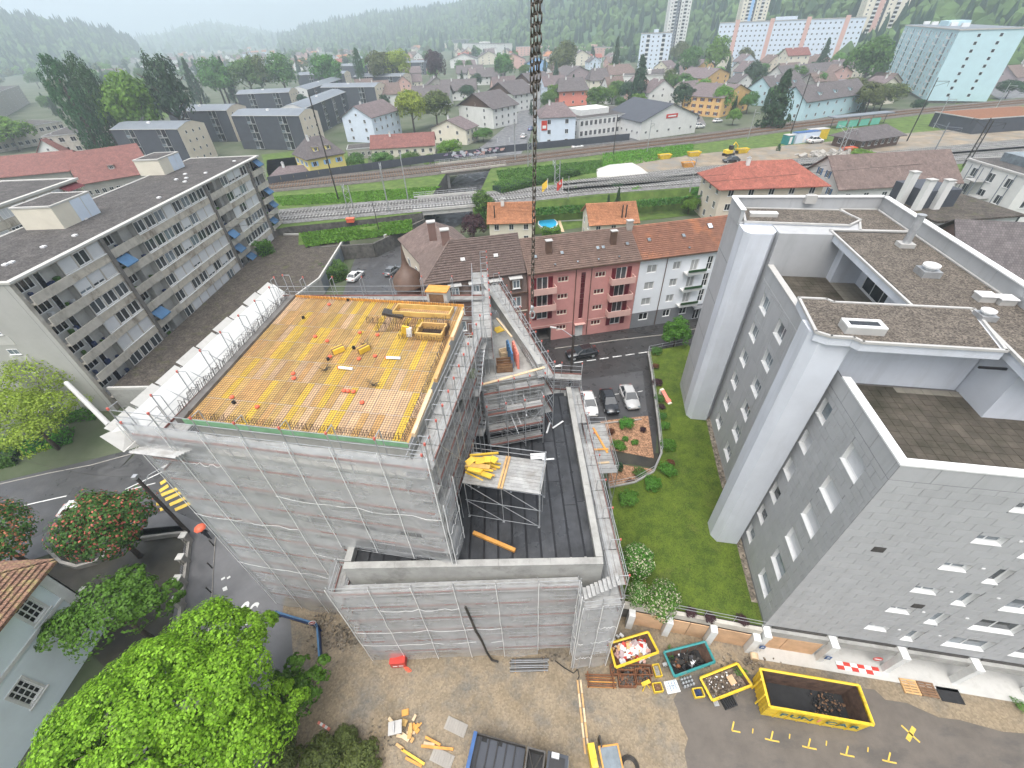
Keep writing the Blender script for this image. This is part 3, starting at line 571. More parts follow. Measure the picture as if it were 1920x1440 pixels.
# grassy bank and retaining wall below the tracks, with two posters
bp = pxs([(560, 437), (700, 424), (772, 410)], ZP); ft = [p+Vector((.6, -3.2, 0)) for p in bp]
bm = MB()
for i in range(2): bm.face([(ft[i].x, ft[i].y, 5.0), (ft[i+1].x, ft[i+1].y, 5.0), (bp[i+1].x, bp[i+1].y, ZP+.02), (bp[i].x, bp[i].y, ZP+.02)])
struct(bm.add('bank', 'meadow'))
wl = thing('retaining_wall', 'mossy dark retaining wall below the railway bank with posters on it', 'wall')
wp = pxs([(590, 489), (705, 482), (800, 434)], 2); wm = MB()
for a_, c_ in zip(wp, wp[1:]):
    d = c_-a_; wm.cbox(((a_.x+c_.x)/2, (a_.y+c_.y)/2, 2.4), d.length, .5, 5.2, math.atan2(d.y, d.x), 0)
wm.add('wall', 'mossy_wall', wl)
for (x, y), m, lab in (((735, 463), 'poster_warm', 'large poster in warm orange and cream on the railway retaining wall'), ((755, 453), 'poster_cool', 'large pale blue and white poster on the railway retaining wall')):
    p = at(x, y, 2); d = wp[2]-wp[1]; an = math.atan2(d.y, d.x); t = thing('poster', lab, 'poster', (p.x, p.y, 2), an)
    MB().box(-1.9, -.45, .5, 1.9, -.3, 3.4).add('board', 'white', t); MB().box(-1.75, -.47, .62, 1.75, -.452, 3.28).add('print', m, t)
    if m == 'poster_cool': MB().box(-.2, -.49, .8, 1.6, -.472, 1.5, 0).add('print', 'mauve', t)
    else: MB().box(-.9, -.49, 1.3, .8, -.472, 2.4, 0).add('print', 'orange_red', t)
# fence wall behind the far tracks with graffiti
fw = thing('fence_wall', 'dark board fence wall along the far tracks with graffiti', 'fence'); fp = pxs([(505, 346), (600, 332), (700, 318), (830, 300), (950, 285), (1050, 275), (1180, 262)], ZP); k = 0
for a_, c_ in zip(fp, fp[1:]):
    d = c_-a_; n = max(1, int(d.length/3))
    for i in range(n):
        p = a_.lerp(c_, (i+.5)/n); m = 'slate_clad' if not (3 <= k and 0) else 'slate_clad'
        put('panel', boxmesh(round(d.length/n-.04, 2), .12, 2.1, m), fw, a_.lerp(c_, i/n)-Vector((0, 0, .1)), math.atan2(d.y, d.x))
    if k == 3:
        q = random.Random(5); gm = MB(); an = math.atan2(d.y, d.x)
        for i in range(46):
            t_ = q.uniform(.05, .98); p = a_.lerp(c_, t_); gm.cbox((p.x+.1*math.sin(an)-.0, p.y-.12-.004*i, ZP+q.uniform(.4, 1.7)), q.uniform(.3, 1.6), .02, q.uniform(.15, .9), an, q.randrange(3), 0, q.uniform(-.6, .6))
        gm.add('graffiti', ['graffiti_blue', 'graffiti_white', 'pink_pale'], fw)
    k += 1
# ---------------------------------------------------------------- hills and their woods
def ridge(name, cols_, seed, n=46, rows=9, trees=3000, tsize=9., dark=.4):
    """cols_: (pixel column, pixel row of the crest, crest distance, foot distance)"""
    q = random.Random(seed); cs = []
    for i in range(n+1):
        f = i/n*(len(cols_)-1); j = min(int(f), len(cols_)-2); t = f-j; cs.append([cols_[j][k]*(1-t)+cols_[j+1][k]*t for k in range(4)])
    V = []
    for k in range(rows+3):
        for i, (px, py, D, B) in enumerate(cs):
            r = ray(px, py); hz = math.hypot(r[0], r[1]); top = CAMH+r[2]/hz*D-tsize*.6; t = min(1.0, k/rows)
            dd = B+(D-B)*t if k <= rows else D+(D-B)*.5*(k-rows); z = 2+(top-2)*sm(t)**.9 if k <= rows else top*(1-.45*(k-rows))
            z += 6*math.sin(i*1.3+k)*math.sin(k*1.1+i*.4)*(.2+t)*(1 if k <= rows else 0)
            V.append((r[0]/hz*dd, r[1]/hz*dd, z))
    b = MB(); b.v = V; m = n+1; b.f = [(k*m+i, k*m+i+1, (k+1)*m+i+1, (k+1)*m+i) for k in range(rows+2) for i in range(n)]; b.mi = [0]*len(b.f)
    struct(b.add(name, 'hill', smooth=True)); fb = MB()
    for i in range(trees):
        u = q.uniform(0, n-.001); kk = min(rows-.001, q.random()**.8*rows) if q.random() > .22 else rows-.001; i0, k0 = int(u), int(kk); fu, fk = u-i0, kk-k0
        P = (Vector(V[k0*m+i0])*(1-fu)+Vector(V[k0*m+i0+1])*fu)*(1-fk)+(Vector(V[(k0+1)*m+i0])*(1-fu)+Vector(V[(k0+1)*m+i0+1])*fu)*fk
        s = tsize*q.uniform(.6, 1.3); con = q.random() < dark; h = s*(1.9 if con else 1.15); rr = s*(.36 if con else .55); bb = len(fb.v)
        ns = 6
        for z_, f_ in ((-.2*h, .7), (.35*h, 1.0 if not con else .75), (.72*h, .72 if not con else .34)):
            for k in range(ns): a_ = 2*math.pi*k/ns+q.uniform(-.3, .3); e = rr*f_*q.uniform(.7, 1.25); fb.v.append((P.x+e*math.cos(a_), P.y+e*math.sin(a_), P.z+z_+q.uniform(-.08, .08)*h))
        fb.v.append((P.x, P.y, P.z+h))
        for l in range(2):
            for k in range(ns): j = (k+1) % ns; fb.f.append((bb+l*ns+k, bb+l*ns+j, bb+(l+1)*ns+j, bb+(l+1)*ns+k)); fb.mi.append(1 if con else 0)
        for k in range(ns): fb.f.append((bb+2*ns+k, bb+2*ns+(k+1) % ns, bb+3*ns)); fb.mi.append(1 if con else 0)
    stuff(fb.add('forest', ['forest', 'forest_dark']))
ridge('hill', [(-140, 34, 1900, 1250), (0, 34, 2000, 1300), (60, 40, 2050, 1400), (130, 50, 2100, 1500), (200, 62, 2150, 1600), (245, 78, 2200, 1800), (262, 92, 2200, 1900)], 1, 40, 8, 2600, 15, .3)
ridge('hill', [(235, 80, 4200, 2600), (320, 62, 4200, 2600), (380, 46, 4300, 2600), (440, 50, 4300, 2600), (520, 66, 4200, 2600), (620, 62, 4200, 2600)], 2, 30, 6, 700, 22, .2)
ridge('hill', [(520, 72, 2900, 1900), (590, 48, 2800, 1700), (680, 32, 2700, 1500), (780, 22, 2500, 1300), (840, 18, 2400, 1200)], 3, 40, 8, 2400, 14, .4)
ridge('hill', [(720, 40, 2600, 1500), (800, 20, 2500, 1400), (880, 2, 2300, 1200), (960, -14, 2000, 900), (1060, -40, 1700, 720), (1200, -70, 1400, 640), (1400, -110, 1200, 600), (1600, -130, 1000, 540), (1800, -140, 900, 470), (2050, -150, 850, 430)], 4, 60, 10, 6000, 11.5, .3)
# ================================================================ THE BUILDING SITE
def v2(x, y): return Vector((x, y, 0))
def deckmesh(L, W, m='galv_deck', planks=2):
    def f():
        b = MB(); pw = W/planks
        for i in range(planks):
            y0 = i*pw+.012; y1 = (i+1)*pw-.012; b.box(0, y0, 0, L, y1, .04)
            for k in range(3): yy = y0+(y1-y0)*(k+.5)/3; b.box(.02, yy-.02, .04, L-.02, yy+.02, .055)
        return b.mesh('platform', m)
    return cached(('deck', round(L, 2), round(W, 2), m, planks), f)
def netmesh(L, z0, z1, seed, scallop=.3, amp=.2):
    q = random.Random(seed); nx, nz = 12, max(6, int((z1-z0)/.4)); b = MB(); ph = [q.uniform(0, 6) for _ in range(8)]
    for k in range(nz+1):
        for i in range(nx+1):
            u, t = i/nx, k/nz; z = z0+(z1-z0)*t; e = math.sin(math.pi*u)
            y = -amp*e*(.5+.5*math.sin(ph[0]+t*9+u*2))-.02*math.sin(ph[1]+u*9+t*23)*math.sin(ph[4]+u*5-t*14)-.014*math.sin(ph[2]+t*47+u*6*math.sin(ph[5]))
            if k == 0: z += scallop*e*(.6+.4*math.sin(ph[3]))
            if k == nz: z -= .06*e
            b.v.append((u*L, y, z))
    m = nx+1; b.f = [(k*m+i, k*m+i+1, (k+1)*m+i+1, (k+1)*m+i) for k in range(nz) for i in range(nx)]; b.mi = [0]*len(b.f); return b.mesh('net_sheet', 'net', True)
def scaffold(label, p0, p1, z0, zt, wd=.75, bay=2.5, lift=2.0, levels=None, net=None, perbay=False, guard=True, tips=True, braces=True, toe=True, inner=True, group='scaffold runs around the new building', seed=0, post0=None, cords=True, ext=1.35, hi=None):
    """run from p0 to p1, outside to the right-hand side; y=0 is the outer (net) plane"""
    d = p1-p0; L = d.length; nb = max(1, round(L/bay)); bl = L/nb; t = thing('scaffold', label, 'scaffold', (p0.x, p0.y, z0), math.atan2(d.y, d.x), group)
    lv = levels if levels else [zt-lift*i for i in range(int((zt-z0-1)/lift)+1)]; y0, y1 = .1, .1+wd
    for i in range(nb+1):
        zb = 0. if post0 is None else post0(p0.lerp(p1, i/nb))-z0
        put('post', barmesh(zt+ext-z0-zb, .034, 'galv', 5, 'z'), t, (i*bl, y0, zb))
        if inner: put('post', barmesh(zt+.1-z0-zb, .032, 'galv', 5, 'z'), t, (i*bl, y1, zb))
        if tips:
            put('tip', boxmesh(.09, .09, .16, 'cap_red'), t, (i*bl-.045, y0-.045, zt+ext-.15-z0)); put('guard_arm', barmesh(.6, .026, 'galv', 4, 'y'), t, (i*bl, y0, zt+ext-.06-z0)); put('post', barmesh(ext-.2, .026, 'galv', 4, 'z'), t, (i*bl, y0+.6, zt+.1-z0))
    if hi: put('guard_rail', barmesh(L, .022, 'galv', 4), t, (0, y0, zt+hi-z0)); put('guard_rail', barmesh(L, .022, 'galv', 4), t, (0, y0, zt+hi+.45-z0))
    for n, z in enumerate(lv):
        for y in (y0, y1): put('ledger', barmesh(L, .024, 'galv', 4), t, (0, y, z-.06-z0))
        if perbay:
            for i in range(nb):
                if rnd.random() < .93: put('platform', deckmesh(bl-.06, wd-.08), t, (i*bl+.03, y0+.04, z-z0))
        else: put('platform', deckmesh(L, wd-.08), t, (0, y0+.04, z-z0))
        if guard:
            for h in (.5, 1.0):
                put('guard_rail', barmesh(L, .022, 'galv', 4), t, (0, y0+.04, z+h-z0))
                if perbay: put('guard_rail', barmesh(L, .02, 'galv', 4), t, (0, y1-.03, z+h-z0))
        if toe: put('toe_board', boxmesh(L, .03, .15, 'toe_red'), t, (0, y0+.05, z+.03-z0))
        if braces and n < len(lv)-1:
            for i in range(n % 2, nb, 2 if perbay else 3):
                def f(): return MB().tube((0, 0, 0), (bl, 0, -lift), .02, 4).mesh('brace', 'galv')
                put('brace', cached(('br', round(bl, 3), lift), f), t, (i*bl, y0-.03, z-z0))
    if net:
        zb_f, ztop = net
        for i in range(nb):
            c = p0.lerp(p1, (i+.5)/nb); zb = zb_f(c) if callable(zb_f) else zb_f
            put('net_sheet', netmesh(bl, zb-z0, ztop-z0, seed*31+i), t, (i*bl, 0, 0))
            if cords:
                q = random.Random(seed*7+i); pts = [(q.uniform(-.03, .03), -.06-q.uniform(0, .04), zb-z0+(ztop-zb)*k/9) for k in range(10)]; MB().path(pts, .024, 4).add('net_cord', 'white', t, (i*bl, 0, 0))
        q = random.Random(seed); zz = ztop-q.uniform(2.5, 4)
        while cords and zz > 1.5:
            i0, i1 = sorted(q.sample(range(nb+1), 2)) if nb > 1 else (0, 1); c = p0.lerp(p1, (i0+.5)/nb)
            if zz > (zb_f(c) if callable(zb_f) else zb_f)+.5: MB().path([(i0*bl+(i1-i0)*bl*k/12, -.13-.05*(k % 2), zz-z0+.1*math.sin(k*1.3+seed)-.08*(k % 3)) for k in range(13)], .013, 4).add('net_hem', 'white', t)
            zz -= q.uniform(2.2, 4.2)
        c = p1; zb = zb_f(c) if callable(zb_f) else zb_f
        if cords: MB().path([(0, -.07, zb-z0), (0, -.07, ztop-z0)], .03, 4).add('net_cord', 'white', t, (L, 0, 0))
    return t
DZ = 22.0
D0, D1, D2, D3 = at(345, 790, DZ), at(765, 835, DZ), at(870, 575, DZ), at(555, 557, DZ)
def bil(s, t, z): a_ = D0.lerp(D1, s); c_ = D3.lerp(D2, s); p = a_.lerp(c_, t); return Vector((p.x, p.y, z))
tw = thing('building_shell', 'tall concrete building shell with yellow formwork deck on top', 'building shell', (D0.x, D0.y, 0))
def lt(p): return (p.x-D0.x, p.y-D0.y, p.z)
# storeys: walls with window openings, slabs between them
cw = [bil(.015, .02, 0), bil(.985, .02, 0), bil(.985, .98, 0), bil(.015, .98, 0)]
for fl in range(8):
    za, zb = fl*2.75-.02*(fl == 0), fl*2.75+2.5
    for i in range(4):
        a_, c_ = cw[i], cw[(i+1) % 4]; d = c_-a_; L = d.length; n = 4; ops = [(L*(k+.5)/n-.8, L*(k+.5)/n+.8, za+.7, zb-.25) for k in range(n)] if fl < 7 else []
        facade(tw, 'storey_wall', L, za, zb, ops, 'concrete_light', None, .25, lt(a_), math.atan2(d.y, d.x))
        for k in range(n):
            if ops and (fl > 3 or i == 0): put('shutter_board', boxmesh(1.6, .03, zb-za-.95, 'concrete'), tw, (lt(a_)[0]+math.cos(math.atan2(d.y, d.x))*ops[k][0]-math.sin(math.atan2(d.y, d.x))*.2, lt(a_)[1]+math.sin(math.atan2(d.y, d.x))*ops[k][0]+math.cos(math.atan2(d.y, d.x))*.2, ops[k][2]), math.atan2(d.y, d.x))
    MB().prism([lt(bil(x, y, 0))[:2] for x, y in ((0, 0), (1, 0), (1, 1), (0, 1))], zb, min(zb+.25, DZ-.02)).add('slab', 'concrete_light', tw)
fd = thing('formwork_deck', 'yellow ply formwork panels laid out as the floor of the new top storey', 'formwork', (D0.x, D0.y, DZ-.24))
ns, ntt = 28, 7; q = random.Random(11); BR = {(i, j) for i, j0, j1 in ((4, 3, 6), (5, 3, 5), (8, 3, 5), (9, 4, 6), (12, 0, 2), (13, 5, 7), (14, 2, 5), (17, 0, 1), (18, 0, 1), (18, 1, 2), (20, 3, 6), (21, 2, 5), (22, 5, 6), (15, 1, 3), (2, 1, 3), (7, 0, 2), (24, 3, 5), (26, 0, 2), (11, 6, 7), (16, 5, 7)) for j in range(j0, j1)}
for i in range(ns):
    for j in range(ntt):
        s0, s1, t0, t1 = i/ns+.0012, (i+1)/ns-.0012, j/ntt+.002, (j+1)/ntt-.002
        if s0 > .80 and .74 < t0 < .95 and s1 < .985: continue
        pale = (s0 > .55 and t1 < .40 and q.random() < .75) or q.random() < .12
        br = (i, j) in BR
        z = .24+q.uniform(-.008, .012)
        MB().prism([(p.x-D0.x, p.y-D0.y) for p in (bil(s0, t0, 0), bil(s1, t0, 0), bil(s1, t1, 0), bil(s0, t1, 0))], .19, z).add('panel', 'form_bright' if br else 'ply_pale' if pale else 'form_yellow', fd)
for (s0, t0), (s1, t1), m in (((0, 1), (1, 1), 'wood_orange'), ((0, 0), (1, 0), 'green_paint'), ((-.018, 0), (-.018, 1), 'concrete_dark')):
    a_, c_ = bil(s0, t0, .3), bil(s1, t1, .3); d = c_-a_
    MB().cbox((d.length/2, 0, 0), d.length, .05 if m != 'concrete_dark' else .5, .38).add('edge_board', m, fd, (a_.x-D0.x, a_.y-D0.y, .25), math.atan2(d.y, d.x))
for k in range(3):
    a_, c_ = bil(1.006, .05+.32*k, .3), bil(1.006, .30+.32*k, .3); d = c_-a_; MB().cbox((d.length/2, 0, 0), d.length, .22, .30).add('edge_board', ['wood_pale', 'wood', 'ply_pale'][k], fd, (a_.x-D0.x, a_.y-D0.y, .25), math.atan2(d.y, d.x))
# reinforcement on the deck
rm = thing('rebar_mat', 'crossed steel reinforcing bars tied in a mat over the yellow deck', 'rebar', (D0.x, D0.y, DZ))
b = MB(); n = 84
for i in range(1, n): a_, c_ = bil(i/n, .01, .055), bil(i/n, .99, .055); b.tube(a_-v2(D0.x, D0.y), c_-v2(D0.x, D0.y), .0135, 3, cap=False)
stuff(b.add('long_bars', 'rebar', rm)); b = MB()
for i in range(1, n): a_, c_ = bil(.01, i/n, .075), bil(.99, i/n, .075); b.tube(a_-v2(D0.x, D0.y), c_-v2(D0.x, D0.y), .0135, 3, cap=False)
stuff(b.add('cross_bars', 'rebar', rm))
def hairpins(label, pts, step, h, lean, seed, m='rebar'):
    q = random.Random(seed); t = thing('rebar_hairpins', label, 'rebar', pts[0]); b = MB()
    for a_, c_ in zip(pts, pts[1:]):
        n = int((c_-a_).length/step)
        for i in range(n):
            p = a_.lerp(c_, (i+q.uniform(-.2, .2))/n)-pts[0]; e = Vector((lean[0]+q.uniform(-.06, .06), lean[1]+q.uniform(-.06, .06), h*q.uniform(.75, 1.15))); b.tube(p, p+e, .017, 3, cap=False)
            b.tube(p+e, p+e+Vector((lean[0]*.8+.05, lean[1]*.8, -.06)), .013, 3, cap=False)
    stuff(b.add('bars', m, t)); return t
hairpins('row of bent bars standing along the netted front edge of the deck', [bil(.01, .02, DZ), bil(.99, .02, DZ)], .13, .42, (.0, .12), 1)
hairpins('row of bent bars standing beside the white fan boards', [bil(-.035, .02, DZ), bil(-.03, .97, DZ)], .11, .85, (.14, .02), 2, 'steel_dark')
hairpins('row of bent bars standing along the deck edge facing the wedge wing', [bil(.985, .02, DZ), bil(.985, .72, DZ)], .14, .5, (-.1, .03), 3)
hairpins('row of bent bars standing along the back edge of the deck', [bil(.02, .985, DZ), bil(.98, .985, DZ)], .16, .5, (0, -.08), 4)
hairpins('dense bars standing around the stair core opening', [bil(.60, .70, DZ), bil(.76, .735, DZ), bil(.79, .70, DZ), bil(.97, .70, DZ), bil(.97, .80, DZ)], .08, .75, (.02, .02), 5)
hairpins('double row of bars rising from a wall line near the deck back edge', [bil(.52, .775, DZ), bil(.82, .80, DZ), bil(.95, .83, DZ)], .09, .6, (.03, -.04), 6)
hairpins('bars in front of the stair core', [bil(.74, .655, DZ), bil(.97, .655, DZ)], .1, .5, (0, -.03), 8)
for s_, t_, sd_ in ((.47, .37, 1), (.74, .30, 2), (.60, .58, 3)):
    q = random.Random(sd_); b = MB()
    for i in range(16): a_ = q.uniform(0, 6.3); b.tube((q.uniform(-.1, .1), q.uniform(-.1, .1), .1), (.45*math.cos(a_), .45*math.sin(a_), .1+q.uniform(.05, .45)), .014, 3)
    tag(b.add('rebar_bundle', 'steel_dark', None, bil(s_, t_, DZ)), ('star of loose bars on the deck beside bright yellow panels', 'star of loose bars next to the red spacer caps', 'star of loose bars beside a yellow void box')[sd_-1], 'rebar')
# stair core formwork and things left on the deck
def openbox(name, label, cat, p, sx, sy, h, rz, m, inner='black', th=.12, base=True, group=None):
    t = thing(name, label, cat, p, rz, group)
    for x0, y0, x1, y1 in ((0, 0, sx, th), (0, sy-th, sx, sy), (0, th, th, sy-th), (sx-th, th, sx, sy-th)): MB().box(x0, y0, 0, x1, y1, h).add('side', m, t)
    if base: MB().box(th, th, .02, sx-th, sy-th, .06).add('floor', inner, t)
    return t
AN = math.atan2((D1-D0).y, (D1-D0).x)
openbox('stair_core_form', 'yellow timber formwork box around the open stair core', 'formwork', bil(.825, .665, DZ), 2.0, 1.5, .55, AN, 'form_yellow')
openbox('shaft_form', 'long low yellow formwork box near the deck back edge', 'formwork', bil(.64, .86, DZ), 4.6, 1.25, .45, AN, 'form_yellow', 'wood', .1)
t = thing('site_hut', 'grey site box with yellow lid on the back scaffold', 'box', bil(.79, 1.02, DZ), AN); MB().box(0, 0, 0, 1.7, 1.0, 1.0).add('body', 'concrete_light', t); MB().box(-.06, -.12, 1.0, 1.76, 1.05, 1.08).add('lid', 'wood_orange', t); MB().box(.2, -.02, .1, 1.4, .001, .8).add('front', 'crate_wood', t)
t = thing('yellow_sack', 'yellow and white formwork prop leaning in the stair core bars', 'prop', bil(.745, .67, DZ), AN); MB().cbox((.3, .2, .45), .5, .12, .95, .2, 0, .15, .3).add('prop', 'form_bright', t); MB().cbox((.62, .2, .4), .35, .25, .7, .2, 0, 0, .1).add('pad', 'white', t)
b = MB()
for i in range(12): b.cbox((i*.16, .03*math.sin(i), .12), .12, .75, .22, .35)
tag(b.add('spacer_bundle', 'steel_dark', None, bil(.58, .885, DZ), AN-.2), 'bundle of black spacers lying on the deck near the back edge', 'bundle')
for k, (s_, t_, lab, rz) in enumerate(((.475, .515, 'small yellow void former box near the middle of the deck', .7), (.60, .535, 'small yellow void former box with a strap on the deck', .8))):
    t = thing('void_box', lab, 'box', bil(s_, t_, DZ), rz); MB().box(-.4, -.2, .05, .4, .2, .42).add('body', 'form_bright', t); MB().box(-.43, -.08, .04, .43, .08, .445).add('strap', 'crate_wood', t)
for s_, t_, rz, lab in ((.565, .395, -.05, 'white plastic tube lying across the middle of the deck'), (.765, .495, .05, 'white plastic tube with a red cap lying nearer the stair core')):
    t = thing('plastic_tube', lab, 'tube', bil(s_, t_, DZ+.12), AN+rz); MB().tube((-.5, 0, 0), (.5, 0, 0), .10, 8).add('pipe', 'white', t); MB().tube((-.56, 0, 0), (-.49, 0, 0), .11, 8).add('cap', 'orange_red', t)
for s_, t_ in ((.30, .62), (.38, .59), (.24, .93), (.33, .33), (.35, .30), (.62, .25), (.64, .25), (.665, .25), (.52, .68), (.67, .5), (.13, .15), (.28, .11), (.45, .47), (.73, .19), (.62, .67), (.60, .47)):
    b = MB().lathe([(.13, 0), (.15, .06), (.11, .13), (.04, .16), (0, .16)], 8); tag(b.add('red_spacer', 'orange_red', None, bil(s_, t_, DZ+.06)), 'small round red cap tied onto the reinforcing mat', 'cap', 'red caps on the deck')
for s_, t_ in ((.155, .78), (.45, .45), (.54, .55), (.33, .985), (.16, .12)): tag(MB().lathe([(.11, 0), (.12, .16), (.07, .17), (.065, .02)], 8).add('pipe_sleeve', 'black', None, bil(s_, t_, DZ+.05)), 'short black pipe sleeve set in the reinforcing mat', 'sleeve', 'pipe sleeves on the deck')
# ---------------------------------------------------------------- the low block with the black roof
Zr = 12.0
lb = thing('low_block', 'low concrete block with black sheet roof and pale parapet', 'building', (-11.5, 14.0, 0))
LBp = [(-11.4, 13.75), (5.3, 13.3), (5.5, 30.6), (-11.4, 31.5)]; o_ = (-11.5, 14.0)
MB().prism([(x-o_[0], y-o_[1]) for x, y in LBp], 0, Zr).add('wall', 'concrete', lb)
for a_, c_, nm in ((LBp[0], LBp[1], 'front'), (LBp[1], LBp[2], 'side'), (LBp[3], LBp[0], 'back')):
    a_, c_ = v2(*a_), v2(*c_); d = (c_-a_).normalized(); a_, c_ = (a_+d*.46, c_-d*(.0 if nm == 'side' else .46)) if nm != 'front' else (a_, c_); d = c_-a_; L = d.length; nn = max(1, int(L/2.8))
    for i in range(nn):
        p = a_.lerp(c_, i/nn); MB().box(.006, 0, 0, L/nn-.006, .38, .68).box(-.0, -.04, .68, L/nn-.012, .42, .75, 1).add('parapet', ['concrete', 'concrete'], lb, (p.x-o_[0], p.y-o_[1], Zr), math.atan2(d.y, d.x))
MB().box(.2, .2, Zr+.006, 16.4, 16.6, Zr+.02).add('roof_base', 'membrane_seam', lb)
q = random.Random(4); xx = -11.0; i = 0
while xx < 4.5:
    wv = .96; y = 14.2-(.2 if xx > 0 else 0)*.6
    while y < 30:
        ln = q.uniform(4, 8) if y > 14.5 else q.uniform(3, 7); y1 = min(30.2, y+ln)
        MB().box(0, 0, 0, wv-.15, y1-y-.05, .014+.006*(i % 2)).add('roof_sheet', 'membrane', lb, (xx-o_[0]+.05, y-o_[1], Zr+.02)); y = y1
    xx += wv; i += 1
b = MB()
for i in range(60):
    x = -10.5+i*.27
    if q.random() < .7: b.box(x-o_[0], 13.66-o_[1]-.012*0, Zr+.15+q.uniform(0, .3), x+q.uniform(.08, .24)-o_[0], 13.69-o_[1], Zr+q.uniform(.6, .98))
# ---------------------------------------------------------------- wedge wing
Wd = 17.4
A_, B_, C_ = v2(-2.75, 25.9), v2(2.45, 26.75), v2(-2.2, 41.0)
wg = thing('wedge_wing', 'triangular concrete wing with a bare grey floor', 'building', (A_.x, A_.y, 0))
MB().prism([(p.x-A_.x, p.y-A_.y) for p in (A_, B_, C_)], 0, Wd).add('wall', 'concrete', wg)
MB().prism([(p.x-A_.x, p.y-A_.y) for p in (A_, B_, C_)], Wd+.002, Wd+.05).add('floor', 'concrete', wg)
d = C_-B_; an = math.atan2(d.y, d.x)
for i in range(4): p = B_.lerp(C_, i/4); MB().box(.01, 0, 0, d.length/4-.01, .35, 1.1).box(0, -.04, 1.1, d.length/4-.02, .39, 1.17, 1).add('parapet', ['concrete', 'concrete'], wg, (p.x-A_.x, p.y-A_.y, Wd+.05), an)
d = B_-A_; an = math.atan2(d.y, d.x)
for x0, x1, z0, z1, m in ((.3, 1.5, 12.6, 16.6, 'concrete_light'), (1.8, 3.2, 12.9, 16.9, 'white_rough'), (3.5, 4.6, 13.0, 15.2, 'concrete_dark')): MB().box(x0, -.06, z0, x1, -.004, z1).add('wall_panel', m, wg, (0, 0, 0), an)
def crate(name, label, p, sx, sy, h, rz, m, inner, slats=5):
    t = thing(name, label, 'crate', p, rz)
    for s_ in (0, 1):
        for k in range(3): z = h*(k+.1)/3; MB().box(0, s_*(sy-.05), z, sx, s_*(sy-.05)+.05, z+h*.27).add('slat', m, t); MB().box(s_*(sx-.05), .05, z, s_*(sx-.05)+.05, sy-.05, z+h*.27).add('slat', m, t)
    MB().box(.06, .06, .03, sx-.06, sy-.06, .08).add('floor', inner, t); return t
crate('wooden_crate', 'dark brown wooden crate on the wedge wing floor', at(932, 700, Wd+.06), 1.3, 1.0, .85, .05, 'crate_wood', 'wood')
crate('plastic_crate', 'cream open crate tilted behind the brown crate on the wedge floor', at(940, 672, Wd+.06), .9, .7, .55, .3, 'wood_pale', 'beige_wall')
for x, y, m, lab in ((962, 690, 'awning_blue', 'blue formwork panel leaning on the wedge wing parapet'), (973, 692, 'coral', 'red formwork panel leaning on the wedge wing parapet')):
    t = thing('shuttering_sheet', lab, 'panel', at(x, y, Wd+.06), R(100)); MB().box(0, -.05, 0, 2.0, .05, 1.5).add('sheet', m, t)
    for k in range(5): MB().box(.02+k*.47, .05, .02, .10+k*.47, .14, 1.48).add('rib', m, t)
tag(MB().box(0, 0, 0, .8, .9, .06).add('yellow_board', 'form_bright', None, at(932, 625, Wd+.06), .5), 'flat yellow board lying on the wedge wing floor', 'board')
for x, y, k in ((918, 600, 0), (905, 577, 1), (908, 622, 2)):
    t = thing('coupler_basket', ('wire basket of grey scaffold couplers on the wedge floor', 'full basket of scaffold parts in the wedge tip', 'flat grey basket beside the tower scaffold')[k], 'basket', at(x, y, Wd+.06), .2)
    openb = MB().box(0, 0, 0, 1.0, .8, .12)
    for i in range(5): openb.box(.02+i*.2, 0, .12, .06+i*.2, .8, .55); openb.box(0, .02+i*.17, .12, 1.0, .05+i*.17, .5)
    openb.add('cage', 'galv', t); b = MB(); q = random.Random(k)
    for i in range(30): b.cbox((q.uniform(.1, .9), q.uniform(.1, .7), q.uniform(.15, .55)), .16, .08, .08, q.uniform(0, 3))
    b.add('couplers', 'galv', t)
tag(MB().cbox((0, 0, .06), .16, 3.4, .12, .0).add('timber_beam', 'wood_pale', None, at(945, 615, Wd+1.25), R(22)), 'pale timber beam on the wedge wing parapet', 'beam')
# ---------------------------------------------------------------- scaffolds
P0, P1 = v2(-21.9, 17.35), v2(-4.3, 13.75); nrm = v2(.2, .98)
lowfoot = lambda c: 12.3 if c.x > -12.3 and c.y > 13 else 0.1
scaffold('scaffold with white net over the wide front of the tall shell', P0, P1, 0, 21.8, bay=2.5, net=(lambda c: 12.75 if c.x > -11.6 else .25, 23.05), seed=1, post0=lowfoot, ext=2.2, hi=1.6)
scaffold('bare scaffold between the tall shell and the wedge wing', v2(-4.5, 13.95), v2(-2.0, 27.0), Zr+.05, 21.0, ext=2.1, wd=1.3, bay=1.25, perbay=True, seed=2)
scaffold('bare scaffold climbing past the wedge tip behind the shell', v2(-1.2, 27.1), v2(-1.75, 38.5), Wd+.05, 21.0, ext=2.1, wd=1.5, bay=1.3, perbay=True, seed=3, braces=False)
t = scaffold('short netted return of the tower scaffold at the black roof', v2(-4.12, 13.7), v2(-3.75, 15.6), Zr+.05, 18.0, wd=.5, bay=2.0, net=(12.6, 19.2), seed=4, guard=False, tips=False, inner=False, toe=False)
scaffold('scaffold along the back edge of the deck', D2+v2(1.5, 3.2)-v2(0, 0), D3+v2(-2.2, 1.9), 2, 21.2, bay=2.5, levels=[21.2, 19.2], ext=1.9, seed=5)
LP0, LP1 = D3+v2(-1.7, 2.2), v2(-21.7, 17.3)
LP0.z = LP1.z = 0
scaffold('scaffold with white fan boards beside the low flat roof', LP0, LP1, 1, 20.8, wd=1.6, bay=2.2, levels=[20.8, 18.8], ext=2.3, seed=6, net=(2, 20.6), toe=True, cords=False)
